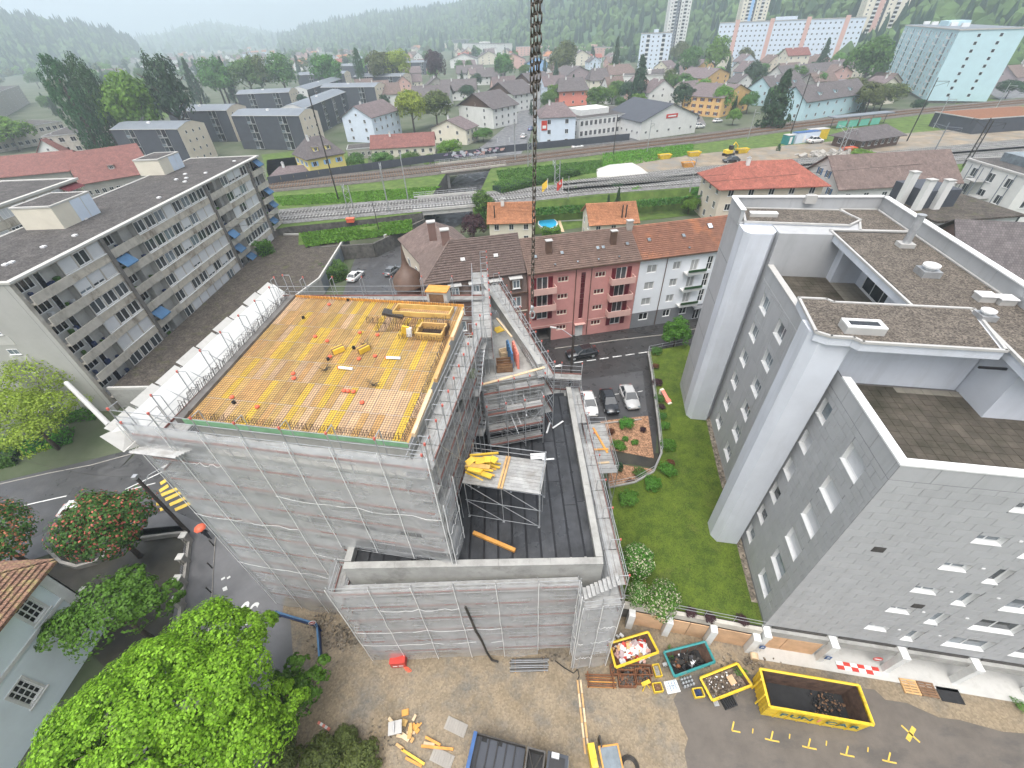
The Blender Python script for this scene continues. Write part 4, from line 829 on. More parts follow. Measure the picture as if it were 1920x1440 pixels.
# the fan boards
fan = thing('protective_fan', 'white board fan sloping out along the top of the scaffold', 'fan', (LP1.x, LP1.y, 20.9), math.atan2((LP0-LP1).y, (LP0-LP1).x)); L = (LP0-LP1).length; n = 9
for i in range(n):
    x0, x1 = i*L/n+.01, (i+1)*L/n-.01; b = MB().face([(x0, -.1, 0), (x1, -.1, 0), (x1, 1.1, 1.25), (x0, 1.1, 1.25)]).face([(x0, -.1, .04), (x1, -.1, .04), (x1, 1.1, 1.29), (x0, 1.1, 1.29)]); b.add('board', 'white_rough', fan)
    b = MB().face([(x0+.1, 1.12, 1.2+.06*(i % 2)), (x1-.05, 1.12, 1.2+.06*(i % 2)), (x1-.05, 1.5, 1.5+.1*(i % 2)), (x0+.1, 1.5, 1.5+.1*(i % 2))]); b.box(x0+.1, 1.06, 1.18, x1-.05, 1.12, 1.22); b.add('outer_board', 'concrete_light', fan)
    if i: put('bracket', barmesh(1.9, .03, 'galv', 4, 'y'), fan, (x0, -.2, .1), rot=(R(40), 0, 0))
fan = thing('protective_fan', 'ribbed grey fan platform jutting out at the netted corner of the shell', 'fan', (LP1.x+.9, LP1.y+.25, 20.9), AN); fan.scale = (.78, .78, .78)
b = MB()
for k in range(7): b.cbox((.95, -.15-k*.2, .05+k*.09), 3.9, .18, .05, 0, 0, .42)
b.add('boards', 'galv_deck', fan); b = MB().face([(-1.1, -1.6, .85), (-1.0, .1, 0), (-2.5, .5, 1.4), (-2.6, -1.3, 1.9)]).box(-1.1, -1.6, .8, -1.0, .1, .85); b.add('side_board', 'concrete_light', fan)
MB().face([(-1.0, .1, .0), (-.9, -.6, .4), (-2.3, .0, 2.2), (-2.4, 1.2, 1.6)]).add('sheet', 'white_rough', fan)
q0, q1 = at(125, 718, 20.5), at(205, 797, 20.5)
tag(MB().tube((0, 0, 0), (q1-q0), .16, 8).add('chute_beam', 'cap_grey', None, (q0.x, q0.y, 20.5)), 'long grey beam sticking out from the netted corner over the street', 'beam')
# the low block
scaffold('scaffold with white net over the front of the low block', v2(-12.2, 12.5), v2(3.75, 12.35), 0, 11.3, bay=2.65, net=(lambda c: 1.3 if c.x > 2.2 else .15, 12.5), seed=7, tips=False)
scaffold('narrow netted end of the low block scaffold', v2(-12.25, 14.6), v2(-12.25, 12.55), 0, 11.3, bay=2.0, wd=.6, net=(.15, 12.35), seed=8, tips=False, braces=False)
st = scaffold('netted stair tower at the corner of the low block', v2(3.75, 11.3), v2(6.35, 11.45), 0, 10.6, bay=1.3, wd=1.4, net=(lambda c: .12, 11.3), seed=9, tips=False, braces=False, toe=False)
scaffold('netted side of the stair tower', v2(3.72, 12.3), v2(3.72, 11.35), 0, 10.6, bay=1.0, wd=.4, net=(.12, 12.6), seed=10, tips=False, braces=False, toe=False, guard=False)
b = MB()
for k in range(9): b.box(.25+k*.24, .5, 11.1+k*.19, .47+k*.24, 1.25, 11.14+k*.19)
b.add('stair_flight', 'galv_deck', st)
scaffold('open scaffold with long boards along the lawn side of the low block', v2(6.7, 12.2), v2(6.6, 31.2), 0, 12.0, wd=.95, bay=2.4, perbay=True, levels=[12.0, 10.0, 8.0, 6.0, 4.0, 2.0], seed=11)
scaffold('small scaffold closing the far end of the black roof', v2(6.6, 31.4), v2(2.9, 32.0), 2, 13.6, wd=.9, bay=1.8, levels=[13.6, 11.6], seed=12)
WA, WB = A_+v2(.55, -1.35), B_+v2(.15, -1.3)
scaffold('stepped scaffold in front of the wedge wing on the black roof', WA, WB, Zr+.05, 17.3, wd=.9, bay=1.3, levels=[17.3, 15.5, 13.7], perbay=True, seed=13)
scaffold('scaffold along the street side of the wedge wing', B_+v2(1.0, -.6), C_+v2(1.45, 1.0), 2, 17.9, wd=1.3, bay=1.5, levels=[17.9, 15.9, 13.9, 11.9, 9.9, 7.9], perbay=True, seed=14)
scaffold('outer stack of stepped platforms before the wedge wing', WA+v2(.25, -1.15), WB+v2(-.2, -1.2), Zr+.05, 16.2, wd=.85, bay=1.7, levels=[16.2, 14.4, 12.8], perbay=True, seed=15, ext=1.1)
sct = thing('scaffold_stair', 'steep metal stair flights between the tall shell scaffold and the wedge wing', 'stair', (-2.35, 24.2, Zr+.05), R(80))
for k in range(4):
    b = MB()
    for s_ in (0, .55): b.tube((0 if k % 2 else 2.2, s_, k*2.1), (2.2 if k % 2 else 0, s_, k*2.1+2.1), .03, 4)
    for j in range(9): u = (j+.5)/9; x = 2.2*u if k % 2 else 2.2*(1-u); b.box(x-.12, 0, k*2.1+2.1*u, x+.12, .55, k*2.1+2.1*u+.03)
    b.add('stair_flight', 'galv', sct); put('landing', boxmesh(.8, .7, .05, 'galv_deck'), sct, (2.2 if k % 2 else -.8, -.05, k*2.1+2.1))
for x in (-.8, 3.0):
    for y in (-.05, .65): put('post', barmesh(10, .03, 'galv', 4, 'z'), sct, (x, y, 0))
q = random.Random(6)
for k in range(9):
    p = v2(q.uniform(-2.6, 2.4), q.uniform(22.6, 26)); tag(put('loose_tube', barmesh(round(q.uniform(2, 4), 1), .025, 'galv', 4), None, (p.x, p.y, Zr+q.uniform(.1, 5.2)), rot=(0, q.uniform(-.7, .2), q.uniform(0, 3))), 'loose scaffold tube leaning in the stepped platforms before the wedge wing', 'tube', 'tubes in the stepped platforms')
tag(MB().cbox((0, 0, 0), 5.2, .22, .06, R(16), 0, 0, -.06).add('scaffold_plank', 'wood_pale', None, at(962, 705, 18.4)), 'long pale plank laid over the guard rails of the wedge scaffold', 'plank')
# loading platform on the black roof
lpf = thing('loading_platform', 'raised loading platform of grey planks on braced legs above the black roof', 'platform', (-3.6, 17.55, Zr+.03), R(-13)); L, Wp, zt = 5.25, 2.75, 3.95
for i in range(10): put('plank', boxmesh(L, Wp/10-.015, .05, 'galv_deck'), lpf, (0, i*Wp/10, zt))
for i in range(3):
    for y in (.1, Wp-.1): put('leg', barmesh(zt+(1.1 if y > 1 else 0), .03, 'galv', 5, 'z'), lpf, (.1+i*(L-.2)/2, y, 0)); put('foot', boxmesh(.16, .16, .02, 'galv'), lpf, (.02+i*(L-.2)/2, y-.08, 0))
for y in (.1, Wp-.1):
    for z in (.15, 2.0, zt-.06): put('ledger', barmesh(L, .026, 'galv', 5), lpf, (0, y, z))
    b = MB().tube((.1, y-.05, 2.0), (L/2, y-.05, .15), .025).tube((L/2, y-.05, 2.0), (L-.1, y-.05, .15), .025).tube((.1, y-.05, zt), (L/2, y-.05, 2.0), .025).tube((L/2, y-.05, zt), (L-.1, y-.05, 2.0), .025); b.add('brace', 'galv', lpf)
for h in (.55, 1.05): put('guard_rail', barmesh(L, .024, 'galv', 5), lpf, (0, Wp-.1, zt+h)); put('guard_rail', barmesh(Wp, .024, 'galv', 5, 'y'), lpf, (L-.05, 0, zt+h))
for i in range(3): put('leg', barmesh(zt+1.1, .03, 'galv', 5, 'z'), lpf, (L-.05, .1+i*(Wp-.2)/2, 0))
ZL = Zr+zt+.09; q = random.Random(9); t = thing('beam_stack', 'stack of bright yellow formwork beams on the loading platform', 'stack', (-3.5, 18.15, ZL), R(-13))
for i in range(26): put('beam', boxmesh(round(q.uniform(.9, 2.2), 1), q.choice([.1, .14, .35]), .1, q.choice(['form_bright', 'form_bright', 'form_yellow', 'crate_wood', 'form_bright'])), t, (q.uniform(0, .35), q.uniform(.0, 1.5), .11*(i//6)), rot=(q.uniform(-.1, .1), q.uniform(-.08, .08), q.uniform(-.35, .35)))
for k in range(4): put('beam', boxmesh(.6, .45, .06, 'form_bright'), t, (.3+.4*k, .4+.2*k, .5+.04*k), rot=(.25, -.2, q.uniform(-1, 1)))
t = thing('timber_bearer', 'pair of orange squared timbers across the loading platform planks', 'timber', (-1.25, 16.95, ZL), R(-13))
for k in range(2): MB().box(k*.2, 0, 0, k*.2+.14, 2.7, .12).add('timber', 'wood', t)
tag(MB().box(0, 0, 0, 3.2, .25, .2).add('timber_beam', 'wood_orange', None, (-3.2, 16.1, Zr+.05), R(-27)), 'thick orange timber lying on the black roof under the loading platform', 'beam')
t = thing('foam_board', 'white foam board with two strips on the black roof', 'board', at(995, 862, Zr+.5), 0); MB().box(0, 0, 0, 1.25, .6, .06).add('board', 'white', t)
for x, y, r_ in ((-.2, -.15, -.3), (1.1, -.05, .05)): MB().cbox((x+.3, y, .02), .95, .12, .05, r_).add('strip', 'white', t)
for x, y, r_, lab in ((1028, 803, 72, 'white plank lying on the far end of the black roof'), (1046, 797, 38, 'slanting white plank beside the parapet of the black roof')): tag(MB().cbox((0, 0, .06), 1.3, .13, .05, R(r_)).add('white_plank', 'white', None, at(x, y, Zr+.05)), lab, 'plank')
# loading balcony on the lawn side
lbz = 8.0; t = thing('loading_balcony', 'planked loading balcony with guard rails above the flower beds', 'platform', (6.7, 24.0, 2), 0)
for i in range(12): put('plank', boxmesh(2.35, .48, .05, 'galv_deck'), t, (.1, i*.51, lbz-2))
for x in (.15, 2.4):
    for i in range(4): put('leg', barmesh(lbz-2+(1.1 if x > 1 else 0), .03, 'galv', 5, 'z'), t, (x, .05+i*1.98, 0))
    for z in (2., 4., lbz-2.06): put('ledger', barmesh(6.1, .025, 'galv', 5, 'y'), t, (x, 0, z))
for h in (.5, 1.05): put('guard_rail', barmesh(6.1, .024, 'galv', 5, 'y'), t, (2.4, 0, lbz-2+h)); put('guard_rail', barmesh(2.3, .024, 'galv', 5), t, (.1, 6.05, lbz-2+h)); put('guard_rail', barmesh(2.3, .024, 'galv', 5), t, (.1, .0, lbz-2+h))
put('toe_board', boxmesh(.04, 2.2, .18, 'toe_red'), t, (2.3, .8, lbz-1.9))
for p, ln, r_, lab in (((8.75, 26.3, lbz+.08), 3.4, 103, 'long orange plank lying lengthwise on the loading balcony'), ((6.9, 26.6, lbz+.14), 1.9, 0, 'short orange plank lying across the loading balcony'), ((7.0, 25.0, lbz+.08), 1.6, 2, 'weathered plank across the near end of the loading balcony')): tag(MB().box(0, 0, 0, ln, .2, .06).add('plank', 'wood_orange' if 'orange' in lab else 'wood_pale', None, p, R(r_)), lab, 'plank')
# ================================================================ GREY TOWER BLOCK
gb = thing('apartment_block', 'grey panel clad apartment block with white fins and roof terraces', 'apartment block', (18.53, 12.73, 0), R(-11.3))
GZ0, GZ1 = 3.0, 22.2; FL = 2.92
def panel_field(par, W, z0, z1, ops, pw, ph, m, loc, rz, nmax, seed, first=None):
    """cladding slabs of a face: the largest in view are single parts, the rest one joined part"""
    q = random.Random(seed); rs = []; k = 0; z = z0
    while z < z1-.05:
        zt = min(z1, z+ph); x = -(k % 2)*pw/2
        while x < W:
            a_, c_ = max(0, x), min(W, x+pw)
            if c_-a_ > .05: rs += subtract((a_, c_, z, zt), ops)
            x += pw
        z = zt; k += 1
    if first: rs.sort(key=first)
    g = .012; rest = MB(); nn = 0
    for r in rs:
        e = -.02-q.uniform(0, .004)
        if nn < nmax and (r[1]-r[0]) > .3:
            o = put('cladding_panel', boxmesh(round(r[1]-r[0]-2*g, 2), .02, round(r[3]-r[2]-2*g, 2), m), par, (0, 0, 0)); nn += 1
            o.matrix_local = Matrix.Translation(loc) @ Matrix.Rotation(rz, 4, 'Z') @ Matrix.Translation((r[0]+g, e, r[2]+g))
        else: rest.box(r[0]+g, e, r[2]+g, r[1]-g, e+.02, r[3]-g)
    if rest.v: stuff(rest.add('cladding', m, par, loc, rz))
def inset_window(par, loc, rz, o, depth, nx=1, pane='glass_sky', blind=0.):
    w_, h = o[1]-o[0], o[3]-o[2]; ob = put('window', winmesh(round(w_, 2), round(h, 2), nx, 1, 'white', pane, .07, .04, False), par)
    ob.matrix_local = Matrix.Translation(loc) @ Matrix.Rotation(rz, 4, 'Z') @ Matrix.Translation(((o[0]+o[1])/2, depth-.02, o[2]))
    if blind: MB().box(-w_/2+.06, -.07, h*(1-blind), w_/2-.06, -.045, h-.03).add('blind', 'blind', ob)
    sl = MB().box(-w_/2-.03, -depth-.03, -.05, w_/2+.03, -.05, .015).add('sill', 'white', ob); return ob
# front
ops = []
for r in range(6):
    z = 5.05+FL*r
    ops += [(6.05, 7.45, z, z+.72), (8.75, 9.55, z-.85, z+.75), (11.3, 13.9, z-.75, z+.75), (15.4, 18.0, z-.75, z+.75), (19.6, 20.9, z, z+.72)]
lo = (0, 0, 0); facade(gb, 'wall', 24, GZ0, GZ1, ops, 'clad_joint', 'white', .32, lo, 0)
panel_field(gb, 24, GZ0+.25, GZ1-1.15, ops, 1.2, .58, 'clad', lo, 0, 300, 1, lambda r: -(r[2]-GZ0)*1.6+r[0]*1.4)
panel_field(gb, 24, GZ1-1.12, GZ1-.06, [], 1.8, 1.06, 'clad', lo, 0, 0, 2)
q = random.Random(2)
for o in ops: inset_window(gb, lo, 0, o, .30, 1 if o[1]-o[0] < 1 else 2, q.choice(['glass_sky', 'glass', 'glass_sky']))
for r in range(6):
    for x in (7.9, 10.4): b = MB().box(x, -.06, 5.6+FL*r, x+.16, -.022, 5.72+FL*r); b.add('vent_grille', 'white', gb)
for x, z in ((2.05, 14.75), (7.0, 9.0)): b = MB().box(x, -.05, z, x+.62, -.024, z+.5); [b.box(x, -.07, z+.06+k*.1, x+.62, -.05, z+.1+k*.1) for k in range(4)]; b.add('vent_grille', 'steel_dark', gb)
# left side, near section, y 0..6.75
lo = (0, 7.45, 0); rz = R(-90); ops = []
for r in range(6):
    z = 4.45+2.88*r; ops += [(7.45-3.3, 7.45-1.42, z, z+1.38), (7.45-7.2, 7.45-6.0, z, z+1.38)]
facade(gb, 'wall', 7.45, GZ0, GZ1, ops, 'clad_joint', 'white', .32, lo, rz)
panel_field(gb, 7.45, GZ0+.25, GZ1-1.15, ops, 1.2, .58, 'clad', lo, rz, 170, 3); panel_field(gb, 7.45, GZ1-1.12, GZ1-.06, [], 1.8, 1.06, 'clad', lo, rz, 0, 4)
for o in ops: inset_window(gb, lo, rz, o, .30, 1, q.choice(['blind', 'glass_sky', 'glass']) if o[1]-o[0] > 1.2 else 'glass')
# left side, far section, y 8.6..22.5
lo = (0, 22.5, 0); ops = []
for r in range(6):
    z = 4.45+2.88*r; ops += [(22.5-y-w_/2, 22.5-y+w_/2, z, z+1.38) for y, w_ in ((11, 1.85), (15.9, 1.85), (20.3, 1.8))]
facade(gb, 'wall', 13.9, GZ0, GZ1, ops, 'clad', 'white', .32, lo, rz)
panel_field(gb, 13.9, GZ0+.25, GZ1-1.15, ops, 2.4, 2.92, 'clad', lo, rz, 100, 5)
for o in ops: inset_window(gb, lo, rz, o, .30, 2, 'glass_sky')
# far end wing and fins
MB().prism([(-2.65, 24.8), (-2.65, 28.8), (10.3, 29.4), (10.3, 22.5), (0, 22.5), (0, 24.8)][::-1], GZ0-.5, 25.0).add('wing_wall', 'clad', gb)
for y0, y1 in ((6.75, 8.6), (22.5, 24.8)):
    pts = [(0, y0+.72), (-.5, y0), (-2.2, y0), (-2.65, y0+.6), (-2.65, y1), (0, y1)]; MB().prism(pts[::-1], GZ0-.2, 24.9).add('fin', 'fin_white', gb)
for k in range(5): MB().box(-2.67, 24.85, 4+4.3*k, -2.65, 28.75, 4.03+4.3*k).add('joint', 'clad_joint', gb)
# terraces: pavers, parapets, penthouse
def pavers(y0, y1, x0, x1, nmax, dry):
    rest = MB(); n = 0; s = .5; i = 0; x = x0
    while x < x1-.1:
        y = y0
        while y < y1-.1:
            m = 'paver_dry' if dry(x, y) else 'paver'
            if n < nmax: put('paver', boxmesh(s-.02, s-.02, .04, m), gb, (x, y, 21.2+rnd.uniform(0, .008))); n += 1
            else: rest.box(x, y, 21.2, x+s-.02, y+s-.02, 21.24+rnd.uniform(0, .008), 0 if m == 'paver' else 1)
            y += s
        x += s
    if rest.v: stuff(rest.add('paving', ['paver', 'paver_dry'], gb))
MB().box(.1, .1, 20.9, 24, 7.6, 21.17).add('terrace_slab', 'concrete_dark', gb); MB().box(.1, 8.6, 20.9, 10.0, 24.7, 21.17).add('terrace_slab', 'concrete_dark', gb)
pavers(.4, 7.5, .45, 13.4, 240, lambda x, y: y > 6.6 and x > 3.2); pavers(10.6, 24.6, .45, 7.0, 0, lambda x, y: x > 4.6)
def coping(x0, y0, x1, y1, z, m='cap_grey', th=.1): MB().box(x0, y0, z, x1, y1, z+th).add('coping', m, gb)
MB().box(.002, .36, 21.1, .36, 6.74, GZ1-.03).box(.36, .002, 21.1, 24, .36, GZ1-.03).box(.002, 8.61, 21.1, .36, 22.48, GZ1-.03).add('parapet', 'white_rough', gb)
coping(-.06, -.06, .42, 6.74, GZ1-.03, 'white'); coping(.42, -.06, 24, .42, GZ1-.028, 'white'); coping(-.06, 8.61, .42, 22.48, GZ1-.03)
# penthouse walls
MB().prism([(-.0, 7.6), (6.9, 7.6), (6.9, 9.4), (0, 8.62)][::-1], 21.2, 24.5).add('penthouse_wall', 'fin_white', gb)
MB().prism([(6.9, 5.2), (24, 5.2), (24, 12), (10.2, 12), (10.2, 24), (7.0, 24), (7.0, 9.4)][::-1], 21.2, 24.5).add('penthouse_wall', 'fin_white', gb)
for y0, y1 in ((12.6, 14.3), (21.6, 23.0)): MB().box(5.0, y0, 21.2, 7.0, y1, 24.5).add('penthouse_pier', 'fin_white', gb)
window(gb, 'W', 7.0, 18.5, 21.35, 4.2, 2.2, 3, 1); window(gb, 'W', 7.0, 11.2, 21.35, 2.0, 2.2, 2, 1); MB().box(6.88, 14.6, 22.2, 6.98, 15.4, 23.0).add('wall_box', 'blue', gb)
for x in (10.5, 14.0): window(gb, 'S', x, 5.2, 21.35, 2.6, 2.2, 2, 1)
MB().box(5.6, 5.95, 24.0, 6.9, 6.05, 24.12).add('spout', 'black', gb)
# roof decks with white fascia and metal edge
def roofdeck(poly, z, name='roof_deck'):
    t = MB().prism(poly, z-.55, z-.02).add(name, 'fin_white', gb); P = [Vector((*p, 0)) for p in poly]; n = len(P)
    cen = sum(P, Vector())/n
    MB().prism([(p.x, p.y) for p in [cen+(q_-cen)*.965 for q_ in P]], z-.019, z+.03).add('gravel', 'roof_gravel', t)
    b = MB()
    for i in range(n):
        a_, c_ = P[i], P[(i+1) % n]; d = (c_-a_); an = math.atan2(d.y, d.x); m_ = (a_+c_)/2+Vector((-d.y, d.x, 0)).normalized()*.0; b.cbox((m_.x, m_.y, z+.03), d.length+.1, .16, .14, an)
    b.add('roof_edge', 'cap_grey', t); return t
roofdeck([(-2.55, 6.9), (-1.9, 6.5), (-.75, 6.5), (-.45, 6.1), (6.3, 6.1), (7.3, 10.55), (-.3, 10.55), (-.6, 10.9), (-2.2, 10.9)], 25.1)
roofdeck([(6.4, 4.1), (24, 4.1), (24, 12.0), (10.1, 12.0), (10.1, 23.4), (4.15, 23.4), (4.15, 10.7), (7.2, 10.7)], 25.02)
roofdeck([(-2.3, 24.6), (5.9, 24.3), (7.3, 25.7), (6.6, 28.2), (-1.7, 28.3)], 25.15)
roofdeck([(6.5, 23.6), (10.1, 23.6), (10.1, 29.0), (7.0, 29.0), (7.3, 25.7)], 25.0)
# outer parapet on the far sides
for a_, c_ in (((-2.7, 28.7), (10.45, 29.45)), ((10.45, 29.45), (10.25, 4.0))):
    a_, c_ = v2(*a_), v2(*c_); d = c_-a_; an = math.atan2(d.y, d.x); nn = int(d.length/2.4)
    for i in range(nn): p = a_.lerp(c_, i/nn); MB().box(0, -.14, 0, d.length/nn-.015, .14, 1.35).box(-.01, -.24, 1.35, d.length/nn-.006, .24, 1.43, 1).add('parapet_panel', ['clad', 'white'], gb, (p.x, p.y, 24.7), an)
MB().box(10.3, 4.0, GZ0, 10.6, 29.3, 24.7).add('wall', 'clad', gb)
MB().box(-2.72, 25.0, 24.7, -2.44, 28.6, 26.05).box(-2.82, 24.9, 26.05, -2.36, 28.7, 26.12, 1).add('parapet_panel', ['clad', 'white'], gb)
# roof fittings
def skylight(x, y, w_, d_, h=.5):
    t = MB().box(x, y, 25.1, x+w_, y+d_, 25.1+h).add('skylight_box', 'cap_grey', gb); b = MB()
    for a0, a1, c0, c1 in ((0, w_, 0, .22), (0, w_, d_-.22, d_), (0, .22, .22, d_-.22), (w_-.22, w_, .22, d_-.22)): b.box(x+a0, y+c0, 25.1+h, x+a1, y+c1, 25.17+h)
    b.add('frame', 'white', t); MB().box(x+.2, y+.2, 25.1+h, x+w_-.2, y+d_-.2, 25.13+h).add('glass', 'glass_dark', t)
skylight(-1.1, 6.85, 2.0, .95, .45); skylight(-1.6, 25.9, 2.3, .6, .35)
def fan_unit(x, y, z=25.05, k=1.):
    t = MB().prism([(-.55*k, -.55*k), (.55*k, -.55*k), (.55*k, .55*k), (-.55*k, .55*k)], 0, .42*k).add('roof_fan', 'galv', gb, (x, y, z)); MB().lathe([(.3*k, .42*k), (.3*k, .6*k), (.5*k, .62*k), (.5*k, .74*k), (.36*k, .8*k), (0, .8*k)], 14).add('cowl', 'white', t)
fan_unit(7.2, 15.3); fan_unit(7.3, 9.6, k=.75)
for x, y in ((8.2, 11.6), (9.1, 11.3)): MB().box(x, y, 25.03, x+.85, y+.7, 25.4).box(x-.04, y-.04, 25.4, x+.89, y+.74, 25.46, 1).add('roof_hatch', ['cap_grey', 'white'], gb)
t = MB().box(7.7, 19.9, 25.02, 8.7, 20.7, 25.35).add('flue_base', 'cap_grey', gb); MB().tube((8.2, 20.3, 25.3), (8.2, 20.3, 27.4), .26, 14).tube((8.2, 20.3, 27.4), (8.2, 20.3, 27.45), .3, 14).add('flue', 'galv', t)
MB().box(3.6, 28.5, 25.6, 4.5, 29.0, 26.3).add('vent_box', 'cap_grey', gb)
# garage level: pillars, beam, recessed back wall
MB().box(-.1, -.35, 2.2, 24, .02, 2.95).add('garage_beam', 'concrete', gb)
for k in range(5):
    x = .15+k*4.65; MB().box(x-.22, -.8, -.02, x+.22, -.36, 2.6).box(x-.26, -.84, 2.6, x+.26, .0, 3.02).add('pillar', 'white_rough', gb)
    if k < 4: MB().box(x+.4, -.1, 2.96, x+4.2, -.02, 3.2).add('grille', 'steel_dark', gb)
MB().box(-.1, 1.6, -.02, 24, 1.8, 2.3).add('garage_back_wall', 'concrete', gb); MB().box(-.4, -1.35, .005, 24, 1.6, .05).add('garage_floor', 'concrete_light', gb)
for k, (x0, x1) in enumerate(((.5, 1.9), (1.95, 4.4))): MB().box(x0, -.35, .02, x1, -.28, 2.15).add('garage_door', 'garage_ply', gb)
# wall of the lawn terrace towards the yard, with boarded bays
gw = thing('garage_front', 'row of boarded garage bays under the lawn edge', 'garage', (8.3, 14.9, 0), math.atan2(12.5-14.9, 18.3-8.3)); L = math.hypot(10, 2.4)
MB().box(0, -.2, 2.35, L, .1, 3.05).add('beam', 'concrete_old', gw)
for k, x in enumerate((.7, 3.6, 6.9, 10.0)): MB().box(x-.25, -.75, -.02, x+.25, -.2, 2.5).add('pillar', 'white_rough', gw)
for k, (x0, x1) in enumerate(((1.0, 3.3), (3.9, 5.2), (5.25, 6.6), (7.2, 9.7))): MB().box(x0, -.32, .02, x1, -.26, 2.3).add('bay_board', 'garage_ply', gw)
# parking signs on the pillars
for k, x in enumerate((.15, 4.8)):
    t = thing('parking_sign', ('small blue parking sign on the white garage pillar below the building corner', 'small blue parking sign on the second garage pillar')[k], 'sign', gb.matrix_basis @ Vector((x, -.96, 1.2)), R(-11.3)); MB().box(-.2, -.03, 0, .2, 0, .5).add('plate', 'blue', t); text('letter', 'P', .4, 'white', t, (0, -.034, .25), (R(90), 0, 0))
t = thing('barrier_board', 'red and white striped barrier board lying in the garage opening', 'barrier', gb.matrix_basis @ Vector((6.0, -1.1, .02)), R(-11.3))
for k in range(6):
    for j in range(2): MB().box(k*.5, j*.28, .04, k*.5+.5, j*.28+.28, .1).add('block', 'white' if (k+j) % 2 else 'red', t)
t = thing('no_entry_sign', 'round red and white no entry sign inside the garage opening', 'sign', gb.matrix_basis @ Vector((8.7, -.3, 1.0)), R(-11.3)); MB().tube((0, .03, 0), (0, 0, 0), .32, 16).add('disc', 'red', t); MB().box(-.24, -.02, -.06, .24, -.002, .06).add('bar', 'white', t)
for k, (x, m, lab) in enumerate(((10.2, 'wood', 'new orange wooden pallet on the ground by a garage pillar'), (11.35, 'crate_wood', 'weathered brown wooden pallet on the ground by the garages'))):
    t = thing('pallet', lab, 'pallet', gb.matrix_basis @ Vector((x, -2.0, .02)), R(-11.3))
    for i in range(6): MB().box(0, i*.17, .1, 1.1, i*.17+.12, .13).add('slat', m, t)
    for i in range(3): MB().box(i*.5, 0, 0, i*.5+.1, .97, .1).add('bearer', m, t)
tag(MB().box(0, 0, 0, 1.5, .95, .05).add('manhole_cover', 'black_matt', None, gb.matrix_basis @ Vector((12.6, -2.1, .0)), R(-11.3)), 'large dark metal plate on the ground beside the pallets', 'cover')
# ================================================================ LONG BALCONY BLOCK BESIDE THE SITE
lo_ = thing('apartment_block', 'long weathered concrete apartment block with balconies and dark flat roof', 'apartment block', (-52.75, 42.9, 0), R(88.6))
BW, BZ, BT, BF = 58.0, 3.5, 20.0, 2.75
q = random.Random(21)
SEC = (('b', .5, 6), ('w', 6, 12.6), ('p', 12.6, 13.1), ('b', 13.1, 19), ('w', 19, 37.0), ('p', 37, 37.5), ('b', 37.5, 42.4), ('w', 42.4, 52.4), ('p', 52.4, 52.9), ('b', 52.9, 57.6))
ops = []; wins = []
for r in range(6):
    z = BZ+BF*r
    for k, x0, x1 in SEC:
        if k == 'b': ops.append((x0, x1, z+.12, z+2.5, 'b'))
        if k == 'w':
            n = max(1, round((x1-x0)/2.35)); ww = (x1-x0)/n
            for i in range(n): ops.append((x0+i*ww+.1, x0+(i+1)*ww-.1, z+.85, z+2.5, 'w'))
facade(lo_, 'wall', BW, BZ-3.5, BT, ops, 'concrete_old', 'concrete', .22)
for o in ops:
    x0, x1, z0, z1, k = o; w_ = x1-x0
    if k == 'w':
        blind = q.random() < .42
        t = put('window', winmesh(round(w_, 2), round(z1-z0, 2), 2, 1, 'white', q.choice(['glass', 'glass_sky', 'glass']), .13, .06, False), lo_, ((x0+x1)/2, .14, z0))
        if blind: c = q.choice([1., 1., .75, .9]); MB().box(-w_/2+.03, -.12, (z1-z0)*(1-c), w_/2-.03, -.08, z1-z0-.02).add('roller_blind', 'blind', t)
    else:
        MB().face([(x0, 1.0, z0), (x1, 1.0, z0), (x1, 1.0, z1), (x0, 1.0, z1)]).face([(x0, .22, z0), (x1, .22, z0), (x1, 1.5, z0), (x0, 1.5, z0)]).face([(x0, .22, z0), (x0, 1.5, z0), (x0, 1.5, z1), (x0, .22, z1)]).face([(x1, 1.5, z0), (x1, .22, z0), (x1, .22, z1), (x1, 1.5, z1)]).face([(x0, 1.5, z1), (x1, 1.5, z1), (x1, .22, z1), (x0, .22, z1)]).add('balcony_recess', 'concrete_light', lo_)
        put('window', winmesh(2.2, 1.3, 3, 1, 'white', 'glass_dark', .09, .06, False), lo_, (x0+1.5, .96, z0+.9)); put('balcony_door', winmesh(.9, 2.1, 1, 1, 'white', 'glass_dark', .09, .06, False), lo_, (x0+3.4, .96, z0+.03))
        e = -.55 if x0 < 1 or x0 > 52 else -.14
        bb = MB().box(x0+.02, e, z0-.25, x1-.02, e+.12, z0+.82).box(x0+.02, e+.12, z0-.2, x1-.02, .2, z0-.02); bb.add('balcony_front', 'concrete_old', lo_)
        if x0 > 8 and x0 < 50: MB().box((x0+x1)/2-.06, 0.0, z0, (x0+x1)/2+.06, 1.45, z1).add('balcony_divider', 'concrete', lo_)
        if q.random() < .6 and x0 > 8:
            xa = x0+.2+(x1-x0)/2*q.choice([0, 1]); b = MB().face([(xa, -.95, z1-1.15), (xa+2.3, -.95, z1-1.15), (xa+2.3, .1, z1-.1), (xa, .1, z1-.1)]).face([(xa, -.95, z1-1.3), (xa+2.3, -.95, z1-1.3), (xa+2.3, -.95, z1-1.15), (xa, -.95, z1-1.15)]); b.add('awning', 'awning_blue', lo_)
        b = MB()
        for i in range(4): xx = q.uniform(x0+.4, x1-.5); b.box(xx, .3+q.random()*.3, z0+.02, xx+q.uniform(.2, .6), .85, z0+q.uniform(.3, 1.0), q.randrange(3))
        b.add('balcony_furniture', ['blind', 'navy', 'leaf_mid'], lo_)
